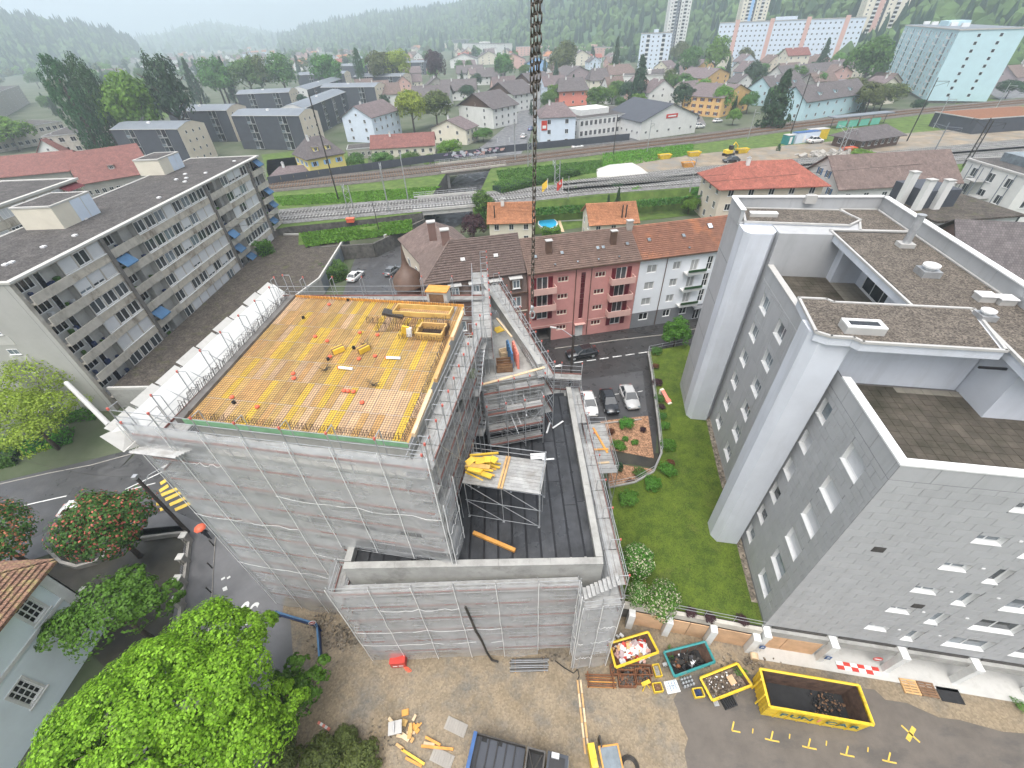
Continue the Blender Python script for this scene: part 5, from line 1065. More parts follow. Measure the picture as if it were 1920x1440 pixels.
for r in range(6):
    z = BZ+BF*r
    for k, x0, x1 in SEC:
        if k == 'w': MB().box(x0+.02, -.09, z-.24, x1-.02, -.002, z+.74).add('spandrel', 'pebble_band', lo_); MB().box(x0+.03, -.14, z+.74, x1-.03, .02, z+.83).add('sill', 'white', lo_)
for k, x0, x1 in SEC:
    if k == 'p': MB().box(x0, -.32, BZ-.1, x1, -.01, BT+.15).add('pilaster', 'concrete_dark', lo_)
MB().face([(0, 14, -.02), (0, 0, -.02), (0, 0, BT), (0, 14, BT)]).face([(BW, 0, -.02), (BW, 14, -.02), (BW, 14, BT), (BW, 0, BT)]).face([(BW, 14, -.02), (0, 14, -.02), (0, 14, BT), (BW, 14, BT)]).add('end_wall', 'render_end', lo_)
for r in range(5): window(lo_, 'W', 0, 6.2, 5.6+2.75*r, 1.3, .75, 2, 1, 'white', 'glass_sky'); MB().box(-.03, 5.1, 4.2+2.75*r, -.002, 7.3, 5.4+2.75*r).add('infill_panel', 'concrete_light', lo_)
MB().box(-.012, .6, 1, -.001, .62, 20).box(-.012, 9.5, 1, -.001, 9.53, 20).add('joint', 'concrete_dark', lo_)
MB().box(.3, .3, BT, BW-.3, 13.8, BT+.12).add('roof', 'roof_felt', lo_)
MB().box(-.12, -.38, BT-.02, BW+.1, .3, BT+.22).box(-.12, .3, BT-.02, .3, 14.1, BT+.22).box(BW-.3, .3, BT-.02, BW+.1, 14.1, BT+.22).box(.3, 13.8, BT-.02, BW-.3, 14.1, BT+.22).add('roof_edge', 'concrete_light', lo_)
for x, y, w_, d_, h in ((16.5, 7.2, 6.6, 5.4, 3.0), (44.5, 11.0, 6.2, 4.6, 2.7)):
    t = MB().box(x, y, BT+.1, x+w_, y+d_, BT+h).add('lift_house', 'cream_wall', lo_); MB().box(x+.25, y+.25, BT+h, x+w_-.25, y+d_-.25, BT+h+.06).add('top', 'roof_felt', t); MB().box(x-.08, y-.08, BT+h-.1, x+w_+.08, y+.2, BT+h+.1).box(x-.08, y+d_-.2, BT+h-.1, x+w_+.08, y+d_+.08, BT+h+.1).box(x-.08, y+.2, BT+h-.1, x+.2, y+d_-.2, BT+h+.1).box(x+w_-.2, y+.2, BT+h-.1, x+w_+.08, y+d_-.2, BT+h+.1).add('edge', 'concrete_light', t)
    MB().box(x+w_*.45, y-.06, BT+.15, x+w_*.72, y-.004, BT+h-.15).box(x+w_*.74, y-.06, BT+.15, x+w_-.02, y-.004, BT+h-.15).add('panel', 'white_blue', t)
for i in range(14): x, y = q.uniform(3, 55), q.uniform(2, 9); MB().box(x, y, BT+.11, x+.5, y+.5, BT+.3).add('roof_vent', 'white', lo_)
# the low flat roof in front
an_ = thing('flat_roof_annex', 'low annex with mossy felt roof along the foot of the balcony block', 'building', (-44, 60, 0)); AP = [(-52.3, 43.4), (-43.6, 43.0), (-34.2, 73.2), (-35.0, 95.0), (-51.3, 97.2)]; AP = [(x+44, y-60) for x, y in AP]
MB().prism(AP, 0, 4.75).add('wall', 'concrete', an_); MB().prism([(x*.97, y*.985) for x, y in AP], 4.74, 4.9).add('roof', 'roof_moss', an_)
for i in range(5):
    a_, c_ = v2(*AP[i]), v2(*AP[(i+1) % 5]); d = c_-a_
    if i != 4: MB().cbox((d.length/2, .15, 4.95), d.length, .3, .35).add('roof_edge', 'concrete_light', an_, (a_.x, a_.y, 0), math.atan2(d.y, d.x))
for i in range(6): put('shutter', boxmesh(3.0, .06, 2.6, 'slate_roof'), an_, (AP[2][0]+.06+(AP[3][0]-AP[2][0])*(.05+i*.15), AP[2][1]+.3+i*3.3, 2.0), R(92))
# ================================================================ STREET ROW: corner house, pink house, white and grey house
RA = R(10.2); RO = v2(2.7, 53.55)
def row_pt(x, y, z): return RO+v2(math.cos(RA), math.sin(RA))*x+v2(-math.sin(RA), math.cos(RA))*y+Vector((0, 0, z))
pk = thing('row_house', 'pink street house with dark red shutters and balconies', 'house', row_pt(0, 0, 2), RA); PW, PH = 16.35, 11.6
FLS = (1.35, 3.95, 6.55, 9.2); ops = []
for r, z in enumerate(FLS):
    ops += [(4.35, 5.9, z+.35, z+1.15, 's'), (9.8, 11.35, z+.35, z+1.15, 's'), (12.9, 14.5, z if r == 0 else z-.45, z+1.45, 'b' if r > 0 else 'g')]
    if r > 0: ops.append((1.35, 2.95, z-.45 if r > 1 else z+.1, z+1.45, 'b' if r > 1 else 'n'))
ops += [(.5, 3.6, .0, 2.45, 'garage'), (7.75, 8.4, 3.2, 10.6, 'stair'), (7.35, 8.6, .05, 2.2, 'door')]
facade(pk, 'wall', PW, 0, PH, ops, 'pink_wall', 'pink_pale', .22)
for x0, x1, z0, z1, k in ops:
    w_, h, xm = x1-x0, z1-z0, (x0+x1)/2
    if k == 's': put('window', winmesh(round(w_, 2), round(h, 2), 3, 1, 'cream_wall', 'burgundy', .1, .05), pk, (xm, .16, z0))
    elif k in 'bgn':
        t = put('window', winmesh(round(w_, 2), round(h, 2), 2, 1, 'white', 'glass', .09, .05), pk, (xm, .16, z0))
        for s_ in (-1, 1): put('shutter', boxmesh(.62, .05, round(h, 2), 'maroon'), t, (s_*(w_/2+.36)-.31, -.23, 0))
        if k == 'b': bm = MB().box(-1.75, -1.15, -.2, 1.75, .0, -.02).box(-1.75, -1.15, -.02, 1.75, -1.05, .75).box(-1.75, -1.05, -.02, -1.66, -.0, .75).box(1.66, -1.05, -.02, 1.75, 0, .75); bm.add('balcony', 'pink_pale', t, (0, -.17, 0))
    elif k == 'garage': MB().face([(x0, .22, z0), (x1, .22, z0), (x1, 5, z0), (x0, 5, z0)]).face([(x0, 5, z0), (x1, 5, z0), (x1, 5, z1), (x0, 5, z1)]).face([(x0, .22, z0), (x0, 5, z0), (x0, 5, z1), (x0, .22, z1)]).face([(x1, .22, z0), (x1, 5, z0), (x1, 5, z1), (x1, .22, z1)]).add('passage', 'concrete_dark', pk)
    elif k == 'stair':
        for i in range(9): put('stair_pane', boxmesh(w_-.06, .05, h/9-.06, 'burgundy'), pk, (x0+.03, .12, z0+i*h/9+.03))
    else: put('door', winmesh(round(w_, 2), round(h, 2), 2, 1, 'white', 'white_rough', .1, .05, False), pk, (xm, .16, z0)); MB().box(x0-.2, -.5, 2.35, x1+.2, 0, 2.45).add('canopy', 'pink_pale', pk)
MB().box(0, -.05, 2.75, 7.0, -.002, 2.87).box(9.1, -.05, 2.75, PW, -.002, 2.87).add('string_course', 'pink_pale', pk)
for x in (.02, 6.9, 9.15): MB().tube((x+.05, -.08, .2), (x+.05, -.08, PH), .06, 5).add('downpipe', 'copper_brown', pk)
wh = thing('row_house', 'white street house with grey ground floor and small balconies', 'house', row_pt(PW+.03, 0, 2), RA); WW = 17.0
ops = []
for r, z in enumerate(FLS):
    ops += [(1.2, 2.7, z, z+1.2, 'n'), (5.2, 6.4, z, z+1.2, 'n'), (8.0, 9.2, z-(.5 if r else 0), z+1.2, 'b' if r else 'n')]
    if r: ops.append((10.6, 11.5, z-.7, z+1.4, 'v'))
ops.append((10.5, 11.6, .05, 2.1, 'd'))
facade(wh, 'wall', WW, 2.75, PH, [o for o in ops if o[2] > 2.8], 'house_white', 'white', .2); facade(wh, 'ground_floor_wall', WW, 0, 2.75, [o for o in ops if o[3] < 2.8], 'grey_base', 'white', .2)
for x0, x1, z0, z1, k in ops:
    w_, h, xm = x1-x0, z1-z0, (x0+x1)/2; t = put('window' if k != 'd' else 'door', winmesh(round(w_, 2), round(h, 2), 2, 2 if k == 'v' else 1, 'white', 'blind_grey' if k in 'nb' and z0 > 3 else 'glass_dark', .09, .05), wh, (xm, .14, z0))
    if k == 'b': MB().box(-1.5, -1.05, -.2, 1.5, 0, -.02).box(-1.5, -1.05, -.02, 1.5, -.97, .55).add('balcony', 'white_wall', t, (0, -.15, 0)); MB().box(-1.4, -1.2, .3, 1.4, -1.05, .62).add('flower_box', 'leaf_dark', t, (0, -.15, 0))
MB().tube((4.1, -.07, .2), (4.1, -.07, PH), .06, 5).add('downpipe', 'copper_brown', wh); MB().box(10.0, -.9, 2.35, 12.2, 0, 2.5).add('canopy', 'grey_base', wh)
RD, RH = 9.4, 2.75
def rowroof(t, W, m, rows=17):
    MB().face([(0, -.45, PH-.12), (W, -.45, PH-.12), (W, RD/2, PH+RH-.06), (0, RD/2, PH+RH-.06)]).face([(W, RD+.4, PH-.1), (0, RD+.4, PH-.1), (0, RD/2, PH+RH-.06), (W, RD/2, PH+RH-.06)]).face([(W, 0, PH), (W, RD, PH), (W, RD/2, PH+RH-.1)]).add('roof', m, t)
    r = MB().box(0, -.55, PH-.22, W, -.42, PH-.05).add('gutter', 'copper_brown', t); stuff(tiled(t, 'tiles', (0, -.45, PH-.1), (W, -.45, PH-.1), (W, RD/2, PH+RH), (0, RD/2, PH+RH), rows, .55, m, .07)); MB().tube((0, RD/2, PH+RH+.05), (W, RD/2, PH+RH+.05), .12, 6).add('ridge_tiles', m, t)
    MB().box(0, RD-.2, 0, W, RD, PH-.12).add('back_wall', 'beige_wall', t)
rowroof(pk, PW, 'tile_umber'); rowroof(wh, WW, 'tile_rust')
def roof_z(y): return PH-.1+(RH+.1)*(y+.45)/(RD/2+.45)
def roofwin(t, x, y, w_=.55, d_=.6, pane='glass_sky'): 
    z = roof_z(y); b = MB().cbox((x, y, z+.13), w_, d_, .14, 0, 0, math.atan2(RH, RD/2)); o = b.add('roof_window', 'copper_brown', t); MB().cbox((x, y-.03, z+.21), w_*.75, d_*.75, .03, 0, 0, math.atan2(RH, RD/2)).add('glass', pane, o)
for x, y in ((1.6, 1.8), (5.4, 1.9), (10.6, 2.0), (11.4, 2.0), (15.0, 2.1)): roofwin(pk, x, y)
for x in (4.0, 7.2, 10.2, 13.2): roofwin(pk, x, .35, .3, .3)
for x, y, s_ in ((2.0, 2.3, .55), (7.3, 2.3, .55), (11.9, 3.3, .8)): roofwin(wh, x, y, s_, s_*1.2, 'white_blue' if s_ > .7 else 'glass_sky')
roofwin(wh, 7.4, .4, .3, .3)
for t, x, y, h, m in ((pk, 3.6, 2.3, 1.7, 'copper_brown'), (pk, 13.0, 2.5, 1.8, 'copper_brown'), (pk, 16.1, 4.4, 1.2, 'grey_wall')): b = MB().box(x-.4, y-.3, roof_z(y)-.6, x+.4, y+.3, roof_z(y)+h).box(x-.48, y-.38, roof_z(y)+h, x+.48, y+.38, roof_z(y)+h+.1, 1); b.add('chimney', [m, 'cap_grey'], t)
# corner house with mansard, hipped tile roof and onion turret
ch = thing('corner_house', 'brown corner house with mansard, tiled hip roof and dormers', 'house', row_pt(-14.2, 0, 2), RA); CW, CH = 14.15, 9.0
ops = [(x, x+1.3, z, z+1.6) for z in (1.0, 3.9, 6.6) for x in (1.2, 4.0, 6.8, 9.6, 12.0)]
facade(ch, 'wall', CW, 0, CH, ops, 'brown_wall', 'white', .2)
for o in ops: put('window', winmesh(1.3, 1.6, 2, 1, 'white', 'glass_sky', .12, .08), ch, ((o[0]+o[1])/2, .1, o[2]))
for z in (2.95, 5.85): MB().box(0, -.06, z, CW, -.001, z+.14).add('string_course', 'cream_wall', ch)
MB().box(0, 0.01, 0, .01, 9.4, CH).box(0, 9.2, 0, CW, 9.4, CH).add('side_wall', 'brown_wall', ch)
MB().face([(-.3, -.3, CH), (CW, -.3, CH), (CW, .5, CH+2.5), (.5, .5, CH+2.5)]).face([(-.3, 9.7, CH), (-.3, -.3, CH), (.5, .5, CH+2.5), (.5, 9, CH+2.5)]).add('mansard', 'tile_sooty', ch); MB().box(-.4, -.4, CH-.15, CW, 9.8, CH).add('cornice', 'copper_brown', ch)
for k in range(5):
    x = 1.6+k*2.75; t = MB().box(x-.75, -.35, CH+.5, x+.75, .6, CH+2.1).add('dormer', 'copper_brown', ch); MB().box(x-.9, -.6, CH+2.1, x+.9, .7, CH+2.2).add('dormer_roof', 'cap_grey', t); put('window', winmesh(1.0, 1.2, 2, 1, 'white', 'glass_sky', .1, .06), t, (x, -.35, CH+.7))
E1, RZ = CH+2.45, CH+6.0
MB().face([(.2, .2, E1), (CW, .2, E1), (CW, 5.2, RZ), (4.6, 5.2, RZ)]).face([(.2, 9.6, E1), (.2, .2, E1), (4.6, 5.2, RZ)]).face([(CW, 9.6, E1), (.2, 9.6, E1), (4.6, 5.2, RZ), (CW, 5.2, RZ)]).add('roof', 'tile_sooty', ch)
stuff(tiled(ch, 'tiles', (.2, .15, E1+.03), (CW, .15, E1+.03), (CW, 5.2, RZ+.05), (4.6, 5.2, RZ+.05), 17, .36, 'tile_sooty', .09)); stuff(tiled(ch, 'tiles', (.15, 9.6, E1+.03), (.15, .2, E1+.03), (4.6, 5.1, RZ+.05), (4.6, 5.3, RZ+.05), 17, .36, 'tile_sooty', .09))
for a_, c_ in (((.2, .2, E1), (4.6, 5.2, RZ)), ((4.6, 5.2, RZ), (CW, 5.2, RZ))): MB().tube(Vector(a_)+Vector((0, 0, .1)), Vector(c_)+Vector((0, 0, .1)), .13, 6).add('ridge_tiles', 'tile_sooty', ch)
roofwin_ = [MB().cbox((x, 2.6, E1+.25+(RZ-E1)*.48), .6, .5, .16, 0, 0, .6).add('roof_window', 'cap_grey', ch) for x in (6.0, 10.5)]
for x, y in ((4.2, 5.6), (2.6, 9.2)): MB().box(x-.55, y-.45, RZ-1, x+.55, y+.45, RZ+1.5).box(x-.62, y-.52, RZ+1.5, x+.62, y+.52, RZ+1.65, 1).add('chimney', ['brown_wall', 'cap_grey'], ch)
wg2 = thing('house_wing', 'low wing with brown hipped tile roof behind the corner house', 'house', row_pt(-13.2, 9.7, 2), RA+R(16)); MB().box(0, 0, 0, 9.5, 14, 9.6).add('wall', 'beige_wall', wg2); roof_gable(wg2, 0, 9.5, 0, 14, 9.6, 3.0, .4, 'tile_brown', 3.5, 'y')
for k in range(3): window(wg2, 'W', 0, 2.5+k*4, 5.8, 1.2, 1.5, 2, 1)
tp = at(766, 530, 12); tu = thing('turret', 'onion shaped brown turret roof with thin spire on the corner house', 'turret', (tp.x, tp.y, 2)); MB().lathe([(1.9, 0), (1.9, 9.6), (2.2, 9.8), (2.25, 10.0)], 12).add('shaft', 'brown_wall', tu); MB().lathe([(2.35, 9.9), (2.1, 10.5), (1.75, 11.2), (1.2, 11.8), (.65, 12.3), (.38, 13.0), (.2, 14.2), (.06, 15.3), (0, 15.6)], 12).add('roof', 'copper_brown', tu, smooth=True)
# ---------------------------------------------------------------- gardens and houses behind the row
def hz(a_, c_, z): p, r = at(*a_, z), at(*c_, z); return v2(p.x, p.y), v2(r.x, r.y)
for k, (a_, c_, lab) in enumerate((((917, 417), (1000, 415), 'small house with orange tile roof and chimney beside the pool'), ((1108, 420), (1195, 415), 'small house with orange tile roof and two dark flues behind the row'))):
    c0, c1 = hz(a_, c_, 7); t = house('garden_house', lab, 'house', c0, c1, 8.4, 5.0, 'cream_wall', 'tile_orange', 2.6, rows=2, cols=3, scols=2, chim=1-k, win=(1.0, 1.2), base=(.4, 'grey_base'))
    W = (c1-c0).length; stuff(tiled(t, 'tiles', (-.5, -.52, 4.9-.17), (W+.5, -.52, 4.9-.17), (W+.5, 4.2, 7.82), (-.5, 4.2, 7.82), 15, .42, 'tile_orange', .07))
    for x in ((1.2,) if k == 0 else (6.6, 7.4)): MB().tube((x, .8, 5), (x, .8, 8.2), .13, 6).add('flue', 'iron', t)
p = at(1027, 417, 2.6); t = thing('swimming_pool', 'oval blue garden pool with a rolled cover beside orange roof house', 'pool', (p.x, p.y, 2))
def oval(a_, c_, n=28): return [(a_*math.cos(2*math.pi*i/n), c_*math.sin(2*math.pi*i/n)) for i in range(n)]
MB().prism(oval(2.4, 3.7), 0, .5).add('rim', 'white', t); MB().prism(oval(2.15, 3.4), .5, .52).add('water', 'pool_water', t); MB().tube((-2.8, 4.2, .8), (3.0, 4.2, .8), .3, 8).add('cover_roll', 'pool_blue', t); MB().box(2.7, -5, .0, 3.4, 5, .08).add('paving', 'wood_pale', t)
sheet('lawn', pxs([(1000, 440), (995, 395), (1200, 370), (1330, 362), (1330, 400), (1100, 425)], 2), 'meadow', .03, 2.)
for x0, y0, x1, y1 in ((1040, 410, 1100, 408),): struct(band('path', pxs([(x0, y0+5), (x1, y1+4)], 2.06), .7, 'concrete'))
for x, y, m, m2, lab in ((1026, 393, 'form_bright', 'black', 'yellow flag hanging from a garden pole by the pool'), (1053, 391, 'red', 'white', 'red flag with white cross hanging from a garden pole')):
    p = at(x, y, 2); t = thing('flagpole', lab, 'flag', p); MB().tube((0, 0, 0), (0, 0, 7.6), .06, 6).add('pole', 'white', t); b = MB()
    for i in range(6): b.face([(-.1-i*.22, .05*math.sin(i), 7.3-i*.18), (-.1-i*.22, .05*math.sin(i), 5.6-i*.25), (-.32-i*.22, .05*math.sin(i+1), 5.35-i*.25), (-.32-i*.22, .05*math.sin(i+1), 7.12-i*.18)])
    b.add('cloth', m, t); MB().box(-.75, -.1, 5.9, -.55, -.06, 6.6).box(-.95, -.1, 6.15, -.35, -.06, 6.35).add('cross', m2, t) if m == 'red' else None
c0, c1 = hz((1355, 350), (1547, 343), 11); t = house('villa', 'beige three storey villa with red hipped tile roof', 'house', c0, c1, 12.3, 9.0, 'beige_wall', 'tile_red', 3.3, 'hip', rows=3, cols=5, scols=3, hip=6.2, ov=1.0, win=(1.2, 1.4), chim=1)
gh = thing('gable_house', 'white gabled house with blue shutters and brown tile roof', 'house', v2(74.0, 97.5)+Vector((0, 0, 2)), R(2)); W, d = 27., 13.5
b = MB(); k = [(0, 0), (d, 0), (d, 7.5), (d/2, 12.3), (0, 7.5)]
for x in (0, W): b.face([(x, y, z) for y, z in k])
for i in range(5): j = (i+1) % 5; b.face([(0, *k[i]), (W, *k[i]), (W, *k[j]), (0, *k[j])])
b.add('wall', 'white_wall', gh); roof_gable(gh, 0, W, 0, d, 7.5, 4.8, .7, 'tile_brown')
for y, z in ((2.8, 2), (8.5, 2), (2.8, 5.2), (8.5, 5.2), (5.2, 8.2), (8.2, 8.2)): window(gh, 'W', 0, y, z, .9, 1.4, 2, 1, shut='awning_blue')
for i in range(6): window(gh, 'S', 2.5+i*4.2, 0, 4.8, 1.2, 1.3, 2, 1)
fb = thing('flat_block', 'white block with dark roof, tall white chimneys and green glass balcony', 'building', v2(72.5, 70.5)+Vector((0, 0, 2)), R(4)); MB().box(0, 0, 0, 15, 13, 9.4).add('wall', 'white_wall', fb)
MB().prism([(-.6, -.6), (15.6, -.6), (15.6, 13.6), (-.6, 13.6)], 9.4, 9.7).add('roof', 'roof_moss', fb); MB().prism([(1.5, 5.5), (8, 5.5), (8, 12.5), (1.5, 12.5)], 9.7, 12.6).add('attic', 'slate_clad', fb)
for x, y, h in ((-.3, 8, 5.5), (.2, 4.8, 5.0), (3.4, 4.6, 4.8), (10, 10, 2.6)): MB().box(x, y, 8.5, x+1.2, y+1.0, 9.6+h).box(x-.1, y-.1, 9.6+h, x+1.3, y+1.1, 9.75+h, 1).add('chimney', ['white_wall', 'cap_grey'], fb)
for i in range(3): window(fb, 'S', 3+i*4.2, 0, 6.2, 1.5, 1.6, 2, 1); window(fb, 'S', 3+i*4.2, 0, 2.6, 1.5, 1.6, 2, 1)
MB().box(3, -1.7, 5.2, 15.2, 0, 5.4).add('balcony', 'concrete_light', fb)
for i in range(4): MB().box(3.05+i*3.05, -1.75, 5.45, 6.0+i*3.05, -1.7, 6.5).add('glass_panel', 'turquoise_glass', fb)
MB().box(15.2, -1.7, 5.45, 15.25, 0, 8.4).add('glass_panel', 'turquoise_glass', fb)
wm_ = thing('modern_house', 'white modern house with outside steel stair and glazed top', 'house', v2(104, 88)+Vector((0, 0, 2)), R(-3)); MB().box(0, 0, 0, 26, 15, 10.5).add('wall', 'white_wall', wm_); MB().box(-.2, -.2, 10.5, 26.2, 15.2, 10.9).add('roof_edge', 'cap_grey', wm_); MB().box(.3, .3, 10.9, 25.7, 14.7, 10.95).add('roof', 'roof_felt', wm_); MB().box(4, 3, 10.9, 20, 12, 12.6).add('attic', 'glass_sky', wm_)
for r in range(3):
    for i in range(3): window(wm_, 'W', 0, 3+i*4.4, 1.5+r*3.2, 1.6, 1.7, 2, 1)
    for i in range(5): window(wm_, 'S', 3+i*5, 0, 1.5+r*3.2, 1.8, 1.7, 2, 1)
    MB().box(-2.2, 2+r*3, 2.5+r*2.6, -.1, 5+r*3, 2.6+r*2.6).add('stair_landing', 'galv_deck', wm_)
for x in (-2.2, -.3):
    for y in (2.2, 8, 11): MB().tube((x, y, 0), (x, y, 10.6), .09, 5).add('stair_post', 'slate_roof', wm_)
house('dark_roof_house', 'brown house with dark tiled gable roof at the panel clad block', 'house', v2(60, 49), v2(86, 41), 18, 8, 'brown_wall', 'tile_dark', rh=6.5, rows=2, cols=6, ov=.8)
# ---------------------------------------------------------------- pale blue house in the street corner
bh = thing('corner_villa', 'pale blue house with mossy tile roof and white lattice windows', 'house', (-36.3, -8, 0), R(90)); BL = 24.7
ops = [(y-.57, y+.57, z, z+2.15) for z, l in ((6.2, (22.5, 17.5, 12.5)), (2.1, (18.45, 22.6, 12.5))) for y in l]
facade(bh, 'wall', BL, 0, 9.1, ops, 'blue_wall', 'white', .14)
for o in ops:
    put('window', winmesh(1.14, 2.15, 3, 4, 'white', 'glass_dark', .09, .05, False), bh, ((o[0]+o[1])/2, .1, o[2])); x0, x1, z0, z1 = o
    MB().box(x0-.16, -.05, z0-.16, x1+.16, -.002, z0).box(x0-.16, -.05, z1, x1+.16, -.002, z1+.14).box(x0-.16, -.05, z0, x0, -.002, z1).box(x1, -.05, z0, x1+.16, -.002, z1).box(x0-.25, -.12, z0-.28, x1+.25, -.0, z0-.16).add('window_surround', 'mauve' if 0 else 'pink_pale' if 0 else 'white_rough', bh)
MB().box(0, -.09, 5.45, BL, -.002, 5.75).add('string_course', 'white_rough', bh); MB().box(BL-.7, -.1, 0, BL+.1, -.003, 9.1).box(BL+.002, -.1, 0, BL+.1, .6, 9.1).add('corner_pilaster', 'white_rough', bh); MB().box(-.2, -.25, 8.85, BL+.25, -.001, 9.1).add('cornice', 'white_rough', bh)
MB().face([(BL, 0, 0), (BL, 15, 0), (BL, 15, 9.1), (BL, 0, 9.1)]).box(0, 14.8, 0, BL, 15, 9.1).add('side_wall', 'blue_wall', bh)
roof_gable(bh, 0, BL, 0, 15, 9.1, 4.6, .75, 'tile_old', 6.5, 'x', .16)
stuff(tiled(bh, 'tiles', (-.5, -.76, 8.85), (BL+.7, -.76, 8.85), (BL-5.8, 7.4, 13.85), (7, 7.4, 13.85), 30, .34, 'tile_old', .06)); stuff(tiled(bh, 'tiles', (BL+.76, -.7, 8.85), (BL+.76, 15.7, 8.85), (BL-5.7, 7.6, 13.85), (BL-5.7, 7.4, 13.85), 30, .34, 'tile_old', .06))
# ================================================================ THE TOWN BEHIND THE TRACKS
def slate_block(label, FLp, FRp, ze, d, floors=4, bays=2, rh=1.5, gable='beige_wall'):
    a_, c_ = at(*FLp, ze), at(*FRp, ze); v = c_-a_; W = v.length; H_ = ze-2; t = thing('slate_block', label, 'apartment block', (a_.x, a_.y, 2), math.atan2(v.y, v.x)); fh = H_/floors
    pr = [(0, 0), (d, 0), (d, H_), (d*.62, H_+rh), (d*.38, H_+rh), (0, H_)]; b = MB()
    for x in (0, W): b.face([(x, y, z) for y, z in pr], 1)
    for i in range(6): j = (i+1) % 6; b.face([(0, *pr[i]), (W, *pr[i]), (W, *pr[j]), (0, *pr[j])], 0 if i != 3 else 2)
    b.add('wall', ['slate_clad', gable, 'slate_roof'], t)
    MB().face([(-.1, -.15, H_-.02), (W+.1, -.15, H_-.02), (W+.1, d*.38, H_+rh+.06), (-.1, d*.38, H_+rh+.06)]).face([(-.1, d*.38, H_+rh+.06), (W+.1, d*.38, H_+rh+.06), (W+.1, d*.62, H_+rh+.06), (-.1, d*.62, H_+rh+.06)]).face([(-.1, d*.62, H_+rh+.06), (W+.1, d*.62, H_+rh+.06), (W+.1, d+.15, H_-.02), (-.1, d+.15, H_-.02)]).add('roof', 'slate_roof', t)
    MB().box(-.12, -.25, H_-.12, W+.12, -.0, H_+.05).add('eaves', 'cap_grey', t); MB().box(W*.45, d*.3, H_+rh*.8, W*.45+1.3, d*.3+.9, H_+rh+.35).add('roof_hatch', 'white', t)
    for k in range(bays):
        xc = W*(k+.62)/(bays+.12)-.4
        for r in range(floors):
            z = r*fh+.25; g = put('loggia', cached(('log', round(fh, 2)), lambda: MB().box(-1.95, -.14, 0, 1.95, -.02, fh-.12, 0).box(-1.8, -.2, .9, -.2, -.12, fh-.3, 1).box(.1, -.2, .1, 1.8, -.12, fh-.3, 2).box(-1.9, -.5, 0, 1.9, -.12, .1, 0).box(-1.9, -.52, .1, -.2, -.46, .85, 3).mesh('loggia', ['grey_trim', 'glass', 'glass_dark', 'glass_sky'])), t, (xc, 0, z))
    for r in range(floors):
        for i in range(3): window(t, 'E', W, d*(.25+.25*i), r*fh+1.0, .8, 1.0, 1, 1, 'white', 'glass_dark'); window(t, 'W', 0, d*(.25+.25*i), r*fh+1.0, .8, 1.0, 1, 1, 'white', 'glass_dark')
    return t
for lab, f0, f1, ze, d, n in (
    ('slate clad block nearest the red tiled halls with a beige gable', (206, 243), (332, 242), 14, 14, 4), ('slate clad block between the big garden trees and the red hall', (312, 209), (424, 207), 14.5, 14, 4),
    ('slate clad block standing right beside the yellow mansard house', (433, 217), (560, 217), 14.5, 13, 4), ('slate clad block in the middle row behind the yellow house', (442, 177), (541, 173), 14, 13, 4),
    ('slate clad block behind the white and blue gabled house', (600, 164), (702, 163), 14, 13, 4), ('slate clad block behind the tall pale green tree', (662, 144), (754, 143), 13, 13, 4), ('slate clad block with white tanks behind, near the poplar', (619, 124), (688, 123), 13, 13, 3),
    ('slate clad block closest to the brown roofed chalets', (731, 119), (809, 116), 13, 13, 4), ('slate clad block half hidden by a round tree', (556, 141), (645, 138), 13, 13, 3)): slate_block(lab, f0, f1, ze, d, n)
t = slate_block('long slate block turned endwise with a white gable', (570, 203), (648, 172), 14, 12, 4, 4, gable='white_wall'); slate_block('slate block turned endwise behind the rear row', (575, 168), (640, 148), 13, 11, 4, 3, gable='white_wall')
def HP(name, label, a_, c_, zr, d, h, wall, roof, **k):
    p, r = at(*a_, zr), at(*c_, zr); return house(name, label, k.pop('cat', 'house'), v2(p.x, p.y), v2(r.x, r.y), d, h, wall, roof, **k)
# beside the tracks
t = HP('mansard_house', 'yellow house with blue shutters and dark mansard roof', (590, 345), (655, 331), 2, 12, 7.5, 'yellow_wall', 'tile_dark', rh=4.5, kind='hip', rows=2, cols=3, scols=3, hip=4, shut='sky_blue', ov=.6, dorm=2)
HP('gabled_house', 'white and pale blue gabled house with balconies', (652, 266), (706, 268), 2, 22, 9.5, 'white_blue', 'tile_mauve', rh=4.0, axis='y', rows=3, cols=2, scols=5)
HP('low_hall', 'long low cream hall with brown tile roof behind the hedge', (700, 297), (816, 290), 2, 11, 3.4, 'cream_wall', 'tile_maroon', rh=3.4, rows=1, cols=8, scols=2)
HP('flat_annex', 'small flat roofed annex between the yellow house and the low hall', (655, 300), (700, 296), 2, 9, 3.4, 'grey_wall', 'roof_felt', kind='flat', rows=1, cols=4)
HP('cottage', 'small cream house with chimney beside the long low hall', (812, 268), (876, 272), 2, 10, 5.5, 'cream_wall', 'tile_mauve', rh=3.2, axis='y', rows=2, cols=2, scols=3)
HP('flat_annex', 'yellow annex with grey roof below the mansard house', (515, 350), (585, 345), 2, 9, 3.2, 'yellow_wall', 'tile_mauve', rh=1.5, kind='hip', rows=1, cols=4)
for k, (a_, c_, h, lab) in enumerate((((863, 234), (926, 242), 8.4, 'white chalet with brown timber gable nearest the street trees'), ((915, 205), (963, 211), 8.4, 'second white chalet behind the timber gabled one'), ((962, 182), (1000, 187), 8.4, 'third white chalet in the row by the street'))):
    t = HP('chalet', lab, a_, c_, 2, 17, h, 'white_wall', 'tile_dark', rh=5.2, axis='y', rows=3, cols=2, scols=4, ov=1.0); W = (at(*c_, 2)-at(*a_, 2)).length; MB().face([(-.1, -.05, h), (W+.1, -.05, h), (W/2, -.05, h+5.1)]).add('gable_boards', 'copper_brown', t)
